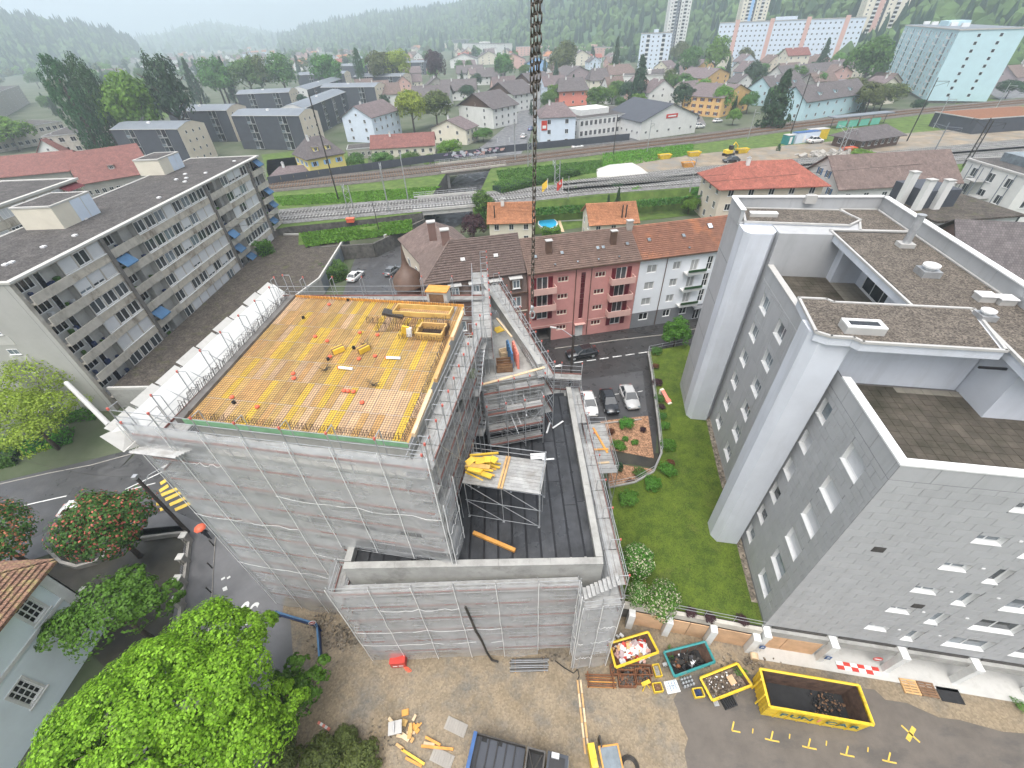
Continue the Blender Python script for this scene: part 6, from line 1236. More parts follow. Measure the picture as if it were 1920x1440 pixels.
for k, (a_, c_, d, lab) in enumerate((((775, 205), (842, 203), 15, 'wide brown roofed house behind the dark conifers'), ((830, 190), (893, 187), 15, 'brown roofed house with white end wall beside the chalets'), ((895, 160), (945, 158), 14, 'brown roofed house farther up behind the chalets'), ((858, 152), (905, 150), 14, 'low brown roofed house next to the hipped row'))): HP('tiled_house', lab, a_, c_, 2, d, 6.2, 'white_wall', 'tile_dark', rh=5, axis='x', rows=2, cols=4, scols=2, ov=1)
t = HP('advert_building', 'pale blue building with hipped mauve roof and a red sign at the tracks', (1013, 276), (1077, 273), 2, 17, 10, 'white_blue', 'tile_mauve', rh=3.6, kind='hip', rows=3, cols=2, scols=4, hip=4.5, win=(1.3, 1.5)); MB().box(.4, -.2, 5.8, 2.6, -.05, 9.0).add('sign_board', 'red', t); MB().box(.8, -.24, 6.4, 2.2, -.205, 7.4).add('sign_print', 'white', t)
t = HP('factory', 'white flat roofed factory with a long ribbon of windows', (1085, 262), (1200, 246), 2, 22, 7.2, 'white_wall', 'roof_felt', kind='flat', rows=2, cols=14, scols=4, win=(1.3, 1.8)); MB().box(4, 6, 7.4, 18, 16, 9.5).add('upper_storey', 'white_rough', t)
t = HP('warehouse', 'white warehouse with dark grey pitched roof and small red sign', (1198, 263), (1302, 249), 2, 26, 6.4, 'white_wall', 'slate_clad', rh=5.0, axis='y', rows=1, cols=5, scols=7, ov=.6, chim=0, win=(1., .9)); W = (at(1302, 249, 2)-at(1198, 263, 2)).length; MB().box(W*.42, -.14, 6.6, W*.62, -.01, 8.0).add('sign_board', 'red', t); MB().box(W*.45, -.18, 7.0, W*.59, -.145, 7.5).add('sign_print', 'white', t)
HP('striped_house', 'dark timber house with coral wall below a hipped roof', (1048, 200), (1100, 197), 2, 16, 8, 'coral', 'tile_dark', rh=5, kind='hip', rows=2, cols=3, ov=1.2); HP('tiled_house', 'cream house with steep dark hipped roof behind the coral house', (1105, 182), (1142, 180), 2, 14, 9, 'cream_wall', 'tile_dark', rh=5.5, kind='hip', rows=3, cols=3); HP('tiled_house', 'cream house with bay windows under a broad brown roof', (1140, 170), (1190, 166), 2, 16, 9, 'cream_wall', 'tile_brown', rh=5, kind='hip', rows=3, cols=4)
HP('tiled_house', 'dark gabled house beside the spire like conifer', (1060, 168), (1108, 160), 2, 16, 8, 'mauve', 'tile_dark', rh=5, axis='y', rows=2, cols=3)
for k in range(4): x, y = 1234+k*-2+0, 192-k*17; HP('terrace_house', 'cream gabled house in a stepped terrace along the parking lane', (x+18-k*7, y), (x+48-k*9, y+4-k), 2, 14, 6, 'cream_wall', 'tile_mauve', rh=4, axis='y', rows=2, cols=2, group='stepped cream terrace')
for k, (a_, c_, lab) in enumerate((((1347, 221), (1399, 206), 'orange rendered house with red brown shutters beside the tracks'), ((1318, 176), (1362, 164), 'orange rendered house behind the first orange one'), ((1302, 150), (1335, 142), 'orange rendered house farthest up the lane'))): HP('orange_house', lab, a_, c_, 2, 20, 8, 'orange_wall', 'tile_mauve', rh=4, axis='y', rows=3, cols=3, scols=5, shut='maroon')
for k, (a_, c_, d, lab) in enumerate((((1500, 228), (1612, 208), 14, 'mint white row house with dark roof and dormers next to the tracks'), ((1438, 200), (1500, 190), 14, 'mint white row house with dark roof behind the tall conifer'), ((1462, 172), (1580, 160), 14, 'dark roofed row house behind the mint ones'))): HP('row_house', lab, a_, c_, 2, d, 7.5, 'mint_wall' if k < 2 else 'white_wall', 'tile_dark', rh=5, axis='x', rows=2, cols=7, dorm=3, ov=.6)
HP('bar_house', 'tall dark brown roofed house before the white slab block', (1465, 148), (1505, 146), 2, 12, 14, 'cream_wall', 'tile_maroon', rh=4, rows=4, cols=3); HP('pavilion', 'small brown roofed railway pavilion in the dirt yard', (1607, 283), (1680, 272), ZP, 9, 3.2, 'copper_brown', 'tile_dark', rh=2.0, kind='hip', rows=1, cols=6, z=ZP, hip=3, ov=1.2, cat='pavilion', chim=0)
HP('rail_shed', 'long dark railway shed with rusty flat roof', (1820, 252), (1985, 240), ZP, 16, 4.2, 'slate_clad', 'rust', kind='flat', rows=1, cols=0, scols=0, z=ZP, cat='shed'); HP('flat_shed', 'pale flat roofed shed behind the row of conifers', (1570, 172), (1620, 168), 2, 16, 4, 'cap_grey', 'slate_roof', kind='flat', rows=1, cols=5, cat='shed')
# big blocks
def block(label, p0, p1, d, h, wall, floors, cols, style='bay', scols=2, z=2., side='white', roofm='roof_felt', side_cols=None):
    v = p1-p0; W = v.length; t = thing('tower_block', label, 'apartment block', (p0.x, p0.y, z), math.atan2(v.y, v.x)); fh = (h-1.5)/floors
    MB().box(0, 0, 0, W, d, h).add('wall', wall, t); MB().box(-.3, -.3, h, W+.3, d+.3, h+.5).add('roof_edge', 'cap_grey', t); MB().box(.5, .5, h+.5, W-.5, d-.5, h+.56).add('roof', roofm, t); MB().box(W*.4, d*.3, h+.5, W*.55, d*.7, h+2.8).add('roof_house', wall, t)
    for r in range(floors):
        z0 = 1.2+r*fh
        for c in range(cols):
            x = W*(c+.5)/cols
            if style == 'bay' and c % 3 == 1: put('balcony', cached(('bal', round(fh, 2), wall), lambda: MB().box(-1.5, -1.2, 0, 1.5, 0, .15, 0).box(-1.5, -1.2, .15, 1.5, -1.1, 1.0, 0).box(-1.4, -.03, .15, 1.4, .02, fh-.4, 1).mesh('balcony', ['white', 'glass'])), t, (x, 0, z0-.2))
            else: window(t, 'S', x, 0, z0+.6, min(1.3, W/cols*.6), 1.3, 2, 1, 'white', 'glass', sill=False)
        for c in range(scols):
            window(t, 'W', 0, d*(c+1)/(scols+1), z0+.6, 1.2, 1.3, 1, 1, 'white', 'glass_dark', sill=False); window(t, 'E', W, d*(c+1)/(scols+1), z0+.6, 1.2, 1.3, 1, 1, 'white', 'glass_dark', sill=False)
    return t
def pol(px, D, py=100): r = ray(px, py); h = math.hypot(r[0], r[1]); return v2(r[0]/h*D, r[1]/h*D)
MC = at(1733, 193, 2); FLc = at(1656, 146, 2); FLc.z = MC.z = 0; ML = (MC-FLc).length
t = block('mint blue nine storey block with balconies and grey roof', FLc, MC, 24, 27.5, 'mint_wall', 9, 18, 'bay', 2, 3.0, roofm='slate_roof'); MB().box(.5, .5, -2, ML-.5, 20.5, 0.02).add('ground_floor', 'concrete_dark', t)
for i in range(5): MB().box(6+i*ML/6, 8, 28, 9+i*ML/6, 11, 29.6).add('roof_vent', 'white', t)
s0, s1 = pol(1338, 545), pol(1600, 540); slab_ = block('long white slab block with pink stair bays behind the trees', s0, s1, 14, 33, 'white_blue', 9, 30, 'flat', 1, 2)
for k, (px, D, w_, h, m, lab) in enumerate(((1262, 640, 22, 74, 'white_wall', 'pale high rise tower with blue grey balconies beside the white block'), (1395, 650, 26, 78, 'cream_wall', 'pale high rise tower with a light blue strip behind the slab block'), (1628, 600, 32, 84, 'cream_wall', 'pale high rise tower with pink strip and dark balconies behind the slab block'))):
    c = pol(px, D); n = v2(c.y, -c.x).normalized(); ang = R(12); n = v2(n.x*math.cos(ang)-n.y*math.sin(ang), n.x*math.sin(ang)+n.y*math.cos(ang)); t = block(lab, c-n*w_/2, c+n*w_/2, w_*.8, h, m, int(h/3), 6, 'bay', 1, 2)
    MB().box(w_*.30, -.5, 0, w_*.42, -.01, h+.4).add('strip', ['slate_roof', 'sky_blue', 'pink_pale'][k] if k else 'slate_roof', t); MB().box(w_*.44, -.4, 1, w_*.5, -.012, h).add('recess', 'slate_clad', t)
for k in range(4):
    p = s0.lerp(s1, .12+.25*k); d = (s1-s0); t_ = slab_; MB().box(d.length*(.12+.25*k), -.35, 0, d.length*(.12+.25*k)+3.4, -.012, 35).add('stair_bay', 'pink_pale', t_)
c = pol(1228, 520); block('slim white block with balconies beside the wooded slope', c-v2(14, -4), c+v2(12, -4), 16, 28, 'white_blue', 8, 6, 'bay', 2)
c = pol(1222, 360); block('low white flat roofed block at the wood edge', c-v2(16, -4), c+v2(16, -4), 16, 9, 'white_wall', 2, 8, 'flat', 2)
# school and halls behind the balcony block
t = HP('concrete_school', 'brown grey concrete school with stepped flat roof', (85, 268), (150, 262), 10, 40, 10, 'concrete_old', 'roof_felt', kind='flat', rows=3, cols=3, scols=8, cat='school', win=(1.8, 1.6)); HP('concrete_school', 'stepped concrete wing with skylights in front of the school', (-70, 262), (118, 232), 9, 26, 8, 'concrete_old', 'roof_felt', kind='flat', rows=2, cols=14, cat='school', win=(1.8, 1.6)); HP('concrete_block', 'concrete block with tall windows at the poplars', (-60, 208), (40, 168), 12, 20, 13, 'grey_wall', 'roof_felt', kind='flat', rows=4, cols=8, cat='building', win=(1.8, 2))
t = HP('tiled_hall', 'long hall with maroon tile roof and a small dormer', (150, 345), (285, 322), 7, 26, 5, 'grey_wall', 'tile_maroon', rh=6.5, axis='x', rows=1, cols=10, dorm=1, chim=0, cat='hall'); HP('tiled_hall', 'second maroon roofed hall behind the flat block', (-60, 338), (128, 320), 7, 18, 5, 'grey_wall', 'tile_maroon', rh=4.5, axis='x', rows=1, cols=10, cat='hall', chim=0); HP('gabled_house', 'small white gabled house with maroon roof at the school', (80, 303), (127, 300), 4, 24, 5, 'white_wall', 'tile_maroon', rh=4.5, axis='y', rows=1, cols=2)
bx2 = thing('apartment_block', 'second concrete balcony block with burgundy awnings behind the long one', 'apartment block', (-80.5, 55, 0), R(88.6)); MB().box(0, 0, 0, 33, 14, 20).add('wall', 'concrete_old', bx2); MB().box(.3, .3, 20, 32.7, 13.7, 20.12).add('roof', 'roof_felt', bx2); MB().box(-.2, -.4, 19.9, 33.2, .3, 20.25).box(32.7, .3, 19.9, 33.2, 14.2, 20.25).add('roof_edge', 'concrete_light', bx2)
for r in range(6):
    for i in range(12): put('window', winmesh(2.1, 1.4, 3, 1, 'white', 'blind' if (i*7+r*3) % 5 < 3 else 'glass', .09, .06, False), bx2, (2+i*2.6, -.02, 4.4+r*2.75))
    MB().box(.2, -.14, 3.2+r*2.75, 28, -.001, 4.3+r*2.75).add('spandrel', 'pebble_band', bx2); MB().box(28.5, -1.2, 3.2+r*2.75, 32.8, -.0, 4.3+r*2.75).add('balcony', 'concrete_old', bx2); MB().face([(28.6, -1.5, 5.2+r*2.75), (32.6, -1.5, 5.2+r*2.75), (32.6, -.01, 5.9+r*2.75), (28.6, -.01, 5.9+r*2.75)]).add('awning', 'burgundy', bx2)
# hospital, glass block, pink rows far behind
def far(label, a_, c_, z, d, h, wall, floors, cols, **k): p, r = at(*a_, z), at(*c_, z); return block(label, v2(p.x, p.y), v2(r.x, r.y), d, h, wall, floors, cols, 'flat', 1, 2, **k)
far('white hospital block with coral striped balconies', (868, 100), (932, 104), 2, 30, 15, 'white_wall', 5, 12); far('long pale blue block with a flat roof behind the hospital', (850, 94), (955, 86), 2, 20, 18, 'slate_roof', 4, 12); far('blue glass office block at the wood edge', (962, 72), (1000, 72), 2, 30, 24, 'glass_sky', 6, 10); far('cream yellow apartment row left of the hospital', (785, 92), (850, 94), 2, 14, 12, 'cream_wall', 4, 12)
far('pale pink apartment row behind the dark gabled houses', (968, 106), (1060, 104), 2, 14, 12, 'pink_pale', 4, 14); far('long pale pink apartment row near the wooded slope', (1062, 108), (1150, 112), 2, 14, 12, 'pink_pale', 4, 14); far('white terrace blocks on the slope above the pink row', (1072, 75), (1130, 80), 2, 20, 9, 'white_wall', 3, 10); far('white flat roofed block among trees beside the pink row', (932, 104), (962, 100), 2, 14, 10, 'white_wall', 3, 5)
for a_, c_, w_, lab in (((1030, 128), (1066, 126), 'cream_wall', 'cream house with steep dark gable beside the pink row'), ((1072, 124), (1108, 122), 'cream_wall', 'twin cream gabled house next to the steep dark gable'), ((985, 140), (1028, 138), 'sky_blue', 'sky blue house with dark roof and coral side'), ((940, 130), (985, 128), 'pink_pale', 'pale pink house with wide mauve roof'), ((900, 122), (935, 120), 'cream_wall', 'cream house with white gable behind the chalets'), ((845, 128), (895, 126), 'white_wall', 'white house with long dark roof near the slate blocks'), ((1120, 100), (1150, 100), 'white_wall', 'white house under the wooded slope')): HP('gabled_house', lab, a_, c_, 2, 15, 8.5, w_, 'tile_dark', rh=5.5, axis='y', rows=3, cols=3, ov=.6)
for a_, c_, lab in (((195, 150), (240, 146), 'white gabled house among the dark conifers'), ((345, 140), (390, 128), 'house with pale flat wall and grey roof by the round tree'), ((640, 120), (660, 118), 'white house with orange roof among the slate blocks'), ((568, 132), (612, 126), 'house with bright orange roof behind the slate blocks'), ((300, 120), (345, 118), 'white house with long brown roof beside the big park trees')): HP('gabled_house', lab, a_, c_, 2, 14, 6.5, 'white_wall', 'tile_orange' if 'orange' in lab else 'tile_mauve', rh=5, axis='x', rows=2, cols=4)
# right edge of the picture
HP('gabled_house', 'cream house with grey roof beyond the mint block', (1850, 95), (1915, 90), 2, 20, 9, 'cream_wall', 'tile_dark', rh=6, rows=3, cols=4); HP('gabled_house', 'house with broad dark roof beside the parked cars', (1870, 130), (1960, 118), 2, 20, 7, 'white_wall', 'tile_dark', rh=6, rows=2, cols=5); HP('gabled_house', 'brown house behind the parking ground hedge', (1895, 165), (1980, 158), 2, 16, 5, 'mauve', 'tile_brown', rh=5, rows=1, cols=4)
# ================================================================ TREES AND PLANTS
def leaves(cent, nrm, size, rng, mi=None):
    """numpy: one bent leaf blade (quad) per row"""
    n = len(cent); up = rng.normal(size=(n, 3)); t1 = np.cross(nrm, up); t1 /= np.linalg.norm(t1, axis=1)[:, None]+1e-9; t2 = np.cross(nrm, t1)
    s = size*rng.uniform(.65, 1.35, (n, 1)); a = t1*s; c = t2*s*.72
    return np.stack([cent-a*.5, cent+c*.5+nrm*s*.06, cent+a*.5, cent-c*.5+nrm*s*.06], 1).reshape(-1, 3)
def leafmesh(name, verts, mats, mi=None):
    n = len(verts)//4; me = bpy.data.meshes.new(name); me.vertices.add(n*4); me.vertices.foreach_set('co', verts.astype(np.float32).ravel())
    me.loops.add(n*4); me.loops.foreach_set('vertex_index', np.arange(n*4, dtype=np.int32)); me.polygons.add(n); me.polygons.foreach_set('loop_start', np.arange(0, n*4, 4, dtype=np.int32))
    for m in mats: me.materials.append(MAT[m])
    if mi is not None: me.polygons.foreach_set('material_index', mi.astype(np.int32))
    me.update(calc_edges=True); me.validate(); return me
def crown_pts(nc, nl, seed, shape='round', cr=.22, lobes=7, shell=.45, jit=.35):
    rng = np.random.default_rng(seed); d = rng.normal(size=(nc, 3)); d /= np.linalg.norm(d, axis=1)[:, None]; d[:, 2] = np.where(d[:, 2] < -.35, -d[:, 2], d[:, 2])
    lb = rng.normal(size=(lobes, 3)); lb /= np.linalg.norm(lb, axis=1)[:, None]; bump = .74+.30*np.max(np.clip(d@lb.T, 0, 1)**4, axis=1)
    r = rng.uniform(0, 1, nc)**shell*bump
    if shape == 'cone':
        z = rng.uniform(-1, 1, nc)**1.0; k = (1-(z+1)/2)**.85*(.85+.25*np.sin(z*26)); ph = rng.uniform(0, 6.283, nc); rr = np.sqrt(rng.uniform(.25, 1, nc))*k; c = np.stack([rr*np.cos(ph), rr*np.sin(ph), z], 1)
    elif shape == 'column':
        z = rng.uniform(-1, 1, nc); k = np.sqrt(np.clip(1-np.abs(z*.98-.0)**2.6, 0, 1))*(.8+.3*rng.random(nc)); ph = rng.uniform(0, 6.283, nc); rr = np.sqrt(rng.uniform(.2, 1, nc))*k; c = np.stack([rr*np.cos(ph), rr*np.sin(ph), z], 1)
    else: c = d*r[:, None]
    rad = cr*rng.uniform(.7, 1.3, nc)
    e = rng.normal(size=(nc, nl, 3)); e /= np.linalg.norm(e, axis=2)[:, :, None]; outw = c/(np.linalg.norm(c, axis=1)[:, None]+1e-6); outw[:, 2] += .45; outw /= np.linalg.norm(outw, axis=1)[:, None]
    dt = (e*outw[:, None, :]).sum(2); e = np.where((dt < -.15)[:, :, None], -e, e)
    p = c[:, None, :]+e*rad[:, None, None]*rng.uniform(.75, 1.05, (nc, nl, 1)); n = e*.8+outw[:, None, :]*.5+rng.normal(size=e.shape)*jit; n /= np.linalg.norm(n, axis=2)[:, :, None]
    return p.reshape(-1, 3), n.reshape(-1, 3), rng
def crown(key, nc, nl, leaf, seed, shape='round', cr=.22, mats=('leaf_mid',), fl=0., shell=.45, sq=(1, 1, 1)):
    def f():
        p, n, rng = crown_pts(nc, nl, seed, shape, cr, 7, shell); p = p*np.array(sq); v = leaves(p, n, leaf, rng)
        mi = None
        if len(mats) > 1: mi = (rng.random(len(p)) < fl).astype(int); nn = len(mi)
        return leafmesh('crown', v, mats, mi)
    return cached(('crown', key, seed), f)
def trunkmesh(kind):
    def f():
        b = MB(); b.tube((0, 0, -.02), (0, 0, .45), .028, 7, .02); q = random.Random(5)
        b.tube((0, 0, .45), (0, 0, .88 if kind != 'round' else .75), .02, 6, .005)
        for i in range(7 if kind == 'round' else 0): a_ = i*2.4; z = .3+.06*i; b.tube((0, 0, z), (.26*math.cos(a_), .26*math.sin(a_), z+.2), .012, 5, .004)
        return b.mesh('trunk', 'bark', True)
    return cached(('trunk', kind), f)
KINDS = {'round': ('round', 110, 44, .11, .25), 'cone': ('cone', 190, 26, .10, .15), 'column': ('column', 190, 34, .09, .2)}
def tree(name, label, pos, h, w_, kind='round', m='leaf_mid', group=None, seed=None, low=.12):
    seed = (rnd.randrange(4) if seed is None else seed); sh, nc, nl, lf, cr = KINDS[kind]
    t = thing(name, label, 'tree', pos, rnd.uniform(0, 6), group); put('trunk', trunkmesh(kind), t, (0, 0, 0), scale=(h, h, h))
    ch = h*(1-low)/2; put('crown', crown(kind, nc, nl, lf, seed, sh, cr), t, (0, 0, h-ch), scale=(w_/2, w_/2, ch), m=m); return t
def ttop(px, py, h, w_, kind, m, name, label, group=None, z=2.):
    r = ray(px, py); p = at(px, py, z+h)
    if r[2] > -20 or p.y > 420: D = 260 if px < 300 else 430; e = math.hypot(r[0], r[1]); p = Vector((r[0]/e*D, r[1]/e*D, z)); h = min(33 if px < 300 else 27, max(h, CAMH+r[2]/e*D-z))
    return tree(name, label, Vector((p.x, p.y, z)), h, w_, kind, m, group)
# trees that stand out
for a in (
    (68, 76, 29, 11, 'column', 'leaf_poplar', 'poplar', 'tall poplar beside the concrete school, taller of the pair'), (122, 93, 27, 11, 'column', 'leaf_poplar', 'poplar', 'tall poplar beside the concrete school, shorter of the pair'), (655, 44, 26, 7, 'column', 'leaf_poplar', 'poplar', 'lone slim poplar behind the slate clad blocks'),
    (212, 136, 19, 21, 'round', 'leaf_fresh', 'broad_tree', 'broad bright green tree behind the poplars'), (196, 182, 13, 17, 'round', 'leaf_yellow', 'broad_tree', 'yellow green tree in front of the school'), (-8, 218, 14, 20, 'round', 'leaf_fresh', 'broad_tree', 'fresh green tree at the stepped concrete wing'),
    (372, 64, 24, 24, 'round', 'leaf_mid', 'broad_tree', 'tall dome shaped tree above the far houses'), (397, 72, 22, 10, 'cone', 'leaf_dark', 'conifer', 'dark conifer beside the dome shaped tree'), (343, 112, 18, 13, 'cone', 'leaf_dark', 'conifer', 'dark cedar by the park lawn'), (285, 110, 18, 16, 'round', 'leaf_dark', 'broad_tree', 'dark tree before the long brown roof'),
    (440, 76, 22, 24, 'round', 'leaf_mid', 'broad_tree', 'large green tree at the slate clad rear row'), (508, 78, 22, 22, 'round', 'leaf_mid', 'broad_tree', 'rounded green tree behind the slate block roofs'), (402, 118, 16, 15, 'round', 'leaf_fresh', 'broad_tree', 'light green tree beside the park lawn'), (470, 100, 14, 18, 'round', 'leaf_olive', 'broad_tree', 'olive green tree over the slate clad block'),
    (765, 168, 17, 13, 'round', 'leaf_yellow', 'broad_tree', 'tall pale green tree beside the white and blue house'), (812, 170, 15, 18, 'round', 'leaf_olive', 'broad_tree', 'dark olive tree beside the pale green one'), (1043, 118, 16, 8, 'cone', 'leaf_dark', 'conifer', 'slim dark conifer beside the far street'), (1205, 108, 22, 13, 'cone', 'leaf_dark', 'conifer', 'large dark conifer beside the cream terrace'),
    (1478, 137, 21, 14, 'cone', 'leaf_dark', 'conifer', 'broad dark fir in front of the mint row houses'), (1555, 75, 22, 11, 'cone', 'leaf_dark', 'conifer', 'dark fir behind the mint row houses'), (1652, 68, 26, 22, 'round', 'leaf_mid', 'broad_tree', 'tall tree leaning against the mint blue block'), (1672, 155, 11, 17, 'round', 'leaf_olive', 'broad_tree', 'olive shrubby tree at the foot of the mint block'), (1645, 155, 12, 14, 'round', 'leaf_olive', 'broad_tree', 'rounded olive tree beside the tracks'),
    (1352, 70, 20, 18, 'round', 'leaf_fresh', 'broad_tree', 'fresh green tree in front of the white slab block'), (1420, 115, 16, 13, 'round', 'leaf_dark', 'broad_tree', 'dark round tree above the orange houses'), (1370, 108, 12, 7, 'cone', 'leaf_dark', 'conifer', 'small dark conifer beside the orange houses'), (1322, 150, 11, 10, 'round', 'leaf_fresh', 'broad_tree', 'light tree along the lane of parked cars'), (1410, 172, 9, 9, 'round', 'leaf_mid', 'broad_tree', 'green tree beside the first orange house'), (1380, 205, 6, 7, 'round', 'leaf_fresh', 'broad_tree', 'small bright tree at the tracks below the orange house'),
    (1622, 280, 6, 9, 'round', 'leaf_fresh', 'broad_tree', 'bright round tree between the tracks and the gabled house'), (1560, 312, 6, 6, 'round', 'leaf_dark', 'broad_tree', 'dark bush beside the gabled house with blue shutters'), (1462, 272, 6, 1.4, 'column', 'leaf_dark', 'column_tree', 'thin dark column tree behind the red roofed villa'), (906, 357, 8, 6, 'round', 'leaf_mid', 'broad_tree', 'round tree at the bridge beside the orange roof'), (885, 402, 6, 6, 'round', 'leaf_purple', 'broad_tree', 'purple leaved tree beside the corner house'),
    (1275, 602, 4.6, 4.4, 'round', 'leaf_shrub', 'broad_tree', 'small bright tree on the lawn corner by the street'),
    (840, 262, 7, 9, 'round', 'leaf_fresh', 'broad_tree', 'bright tree beside the small cream house at the tracks'), (662, 287, 6, 7, 'round', 'leaf_mid', 'broad_tree', 'green bush beside the yellow house'), (715, 285, 5, 9, 'round', 'leaf_mid', 'broad_tree', 'green bush before the long low hall'), (765, 287, 5, 10, 'round', 'leaf_mid', 'broad_tree', 'wide green bush along the graffiti wall'), (805, 290, 4, 7, 'round', 'leaf_fresh', 'broad_tree', 'low bright bush at the graffiti wall'),
    (945, 180, 8, 9, 'round', 'leaf_fresh', 'broad_tree', 'street tree in front of the timber gabled chalet'), (962, 165, 8, 9, 'round', 'leaf_fresh', 'broad_tree', 'second street tree along the far road'), (978, 150, 8, 9, 'round', 'leaf_fresh', 'broad_tree', 'third street tree along the far road'), (905, 240, 5, 9, 'round', 'leaf_mid', 'broad_tree', 'garden bush beside the zebra crossing'), (1270, 120, 14, 10, 'cone', 'leaf_dark', 'conifer', 'dark conifer between cream terrace and orange houses'), (1300, 85, 18, 16, 'round', 'leaf_mid', 'broad_tree', 'tree behind the parked car lane'),
    (945, 98, 16, 18, 'round', 'leaf_mid', 'broad_tree', 'tree in front of the hospital end'), (812, 92, 12, 16, 'round', 'leaf_purple', 'broad_tree', 'dark purple tree before the cream row'), (705, 62, 20, 26, 'round', 'leaf_olive', 'broad_tree', 'broad olive tree group beside the lone poplar'), (735, 75, 17, 22, 'round', 'leaf_yellow', 'broad_tree', 'yellow green tree beside the broad olive one'), (600, 80, 18, 24, 'round', 'leaf_mid', 'broad_tree', 'broad tree behind the slate blocks next to the poplar'), (1058, 20, 24, 24, 'round', 'leaf_olive', 'broad_tree', 'tall olive tree on the wooded slope behind pink rows'), (1165, 10, 26, 10, 'cone', 'leaf_dark', 'conifer', 'tall dark conifer on the slope above the white terraces'),
    (1730, 185, 6, 6, 'round', 'leaf_dark', 'broad_tree', 'dark bush at the mint block corner'), (1880, 110, 12, 14, 'round', 'leaf_mid', 'broad_tree', 'tree beyond the parking ground'), (1905, 150, 8, 12, 'round', 'leaf_dark', 'broad_tree', 'dark tree at the parking ground')): ttop(*a)
tree('conifer', 'slim dark cypress in front of the orange roof', at(1135, 432, 2), 7.6, 2.4, 'cone', 'leaf_dark'); tree('conifer', 'taller slim cypress beside the two flues', at(1152, 432, 2), 8.8, 2.6, 'cone', 'leaf_dark')
# loose trees among the houses
G = random.Random(77)
def scatter(n, xr, yr, hr, mats, group, label, cone=.15):
    for i in range(n):
        px, py = G.uniform(*xr), G.uniform(*yr); h = G.uniform(*hr); p = at(px, py, 2); con = G.random() < cone
        tree('conifer' if con else 'broad_tree', label[1] if con else label[0], p, h, h*G.uniform(.4, .55) if con else h*G.uniform(.75, 1.1), 'cone' if con else 'round', 'leaf_dark' if con else G.choice(mats), group+(' conifers' if con else ''))
MX = ['leaf_mid', 'leaf_fresh', 'leaf_olive', 'leaf_mid', 'leaf_fresh', 'leaf_dark']
scatter(46, (90, 305), (150, 232), (9, 19), MX, 'park trees behind the slate blocks', ('leafy park tree between the school and the slate clad blocks', 'dark conifer in the park beside the slate clad blocks'), .25)
scatter(48, (470, 900), (112, 225), (6, 12), MX, 'garden trees between slate blocks and chalets', ('garden tree between the slate clad blocks and the chalets', 'garden conifer between the slate clad blocks and the chalets'), .3)
scatter(70, (900, 1640), (122, 218), (6, 13), MX, 'garden trees behind the tracks', ('garden tree among the houses across the tracks', 'garden conifer among the houses across the tracks'), .25)
scatter(30, (-30, 230), (118, 168), (9, 17), MX, 'trees beside the school', ('leafy tree on the open ground beyond the school', 'conifer on the open ground beyond the school'), .2)
scatter(22, (985, 1330), (372, 402), (2.5, 5), ['leaf_mid', 'leaf_fresh', 'leaf_shrub', 'leaf_dark'], 'garden trees below the tracks', ('low garden tree between the orange roofs and the tracks', 'small garden conifer between the orange roofs and the tracks'), .2)
scatter(40, (1250, 1960), (72, 135), (12, 22), MX, 'trees around the high rise blocks', ('tree standing around the high rise blocks', 'conifer standing around the high rise blocks'), .35)
# ---------------------------------------------------------------- bushes, hedges
def bush(label, pos, rx, ry, h, m='leaf_shrub', nc=60, nl=34, leaf=.13, seed=1, mats=None, fl=0., name='shrub', group=None):
    t = thing(name, label, 'shrub', pos, 0, group); me = crown(('bush', m, nc, nl, leaf, str(mats)), nc, nl, leaf, seed, 'round', .26, mats or (m,), fl, .35); put('foliage', me, t, (0, 0, h*.42), seed*1.3, scale=(rx, ry, h*.62)); MB().tube((0, 0, 0), (0, 0, h*.5), .06, 6).add('stem', 'bark', t); return t
LW = 3.0
for i, (x, y, r, h, m, lab) in enumerate(((1178, 938, 1.1, .8, 'leaf_shrub', 'low shrub on the lawn beside the curved railing end'), (1222, 912, 1.0, 1.0, 'leaf_shrub', 'light green shrub inside the railing curve'), (1250, 886, .95, 1.0, 'leaf_shrub', 'light green shrub next along the railing curve'), (1252, 838, .9, .9, 'leaf_shrub', 'shrub on the lawn edge opposite the flower bed'), (1246, 802, .7, .7, 'leaf_shrub', 'small round shrub on the lawn edge'), (1241, 783, .6, .6, 'leaf_mid', 'small green shrub on the lawn edge near the parked cars'), (1236, 750, .7, .6, 'leaf_mid', 'dark green shrub under the red slide'), (1232, 720, .7, .7, 'leaf_purple', 'purple shrub beside the railing'), (1228, 690, .6, .6, 'leaf_rust', 'brownish shrub near the street corner of the lawn'), (1230, 662, .9, .8, 'leaf_mid', 'shrub at the street corner of the lawn'), (1240, 765, .5, .5, 'leaf_purple', 'small purple shrub between green ones'), (1256, 870, .5, .5, 'leaf_rust', 'small rusty shrub in the railing curve'),
        (1295, 1150, .5, .4, 'leaf_purple', 'purple shrub on the lawn above the garages'), (1330, 1160, .5, .4, 'leaf_purple', 'second purple shrub on the lawn above the garages'), (1390, 1165, .5, .5, 'leaf_purple', 'purple shrub at the lawn corner by the grey block'))): bush(lab, at(x, y, LW), r, r, h, m, seed=i % 4)
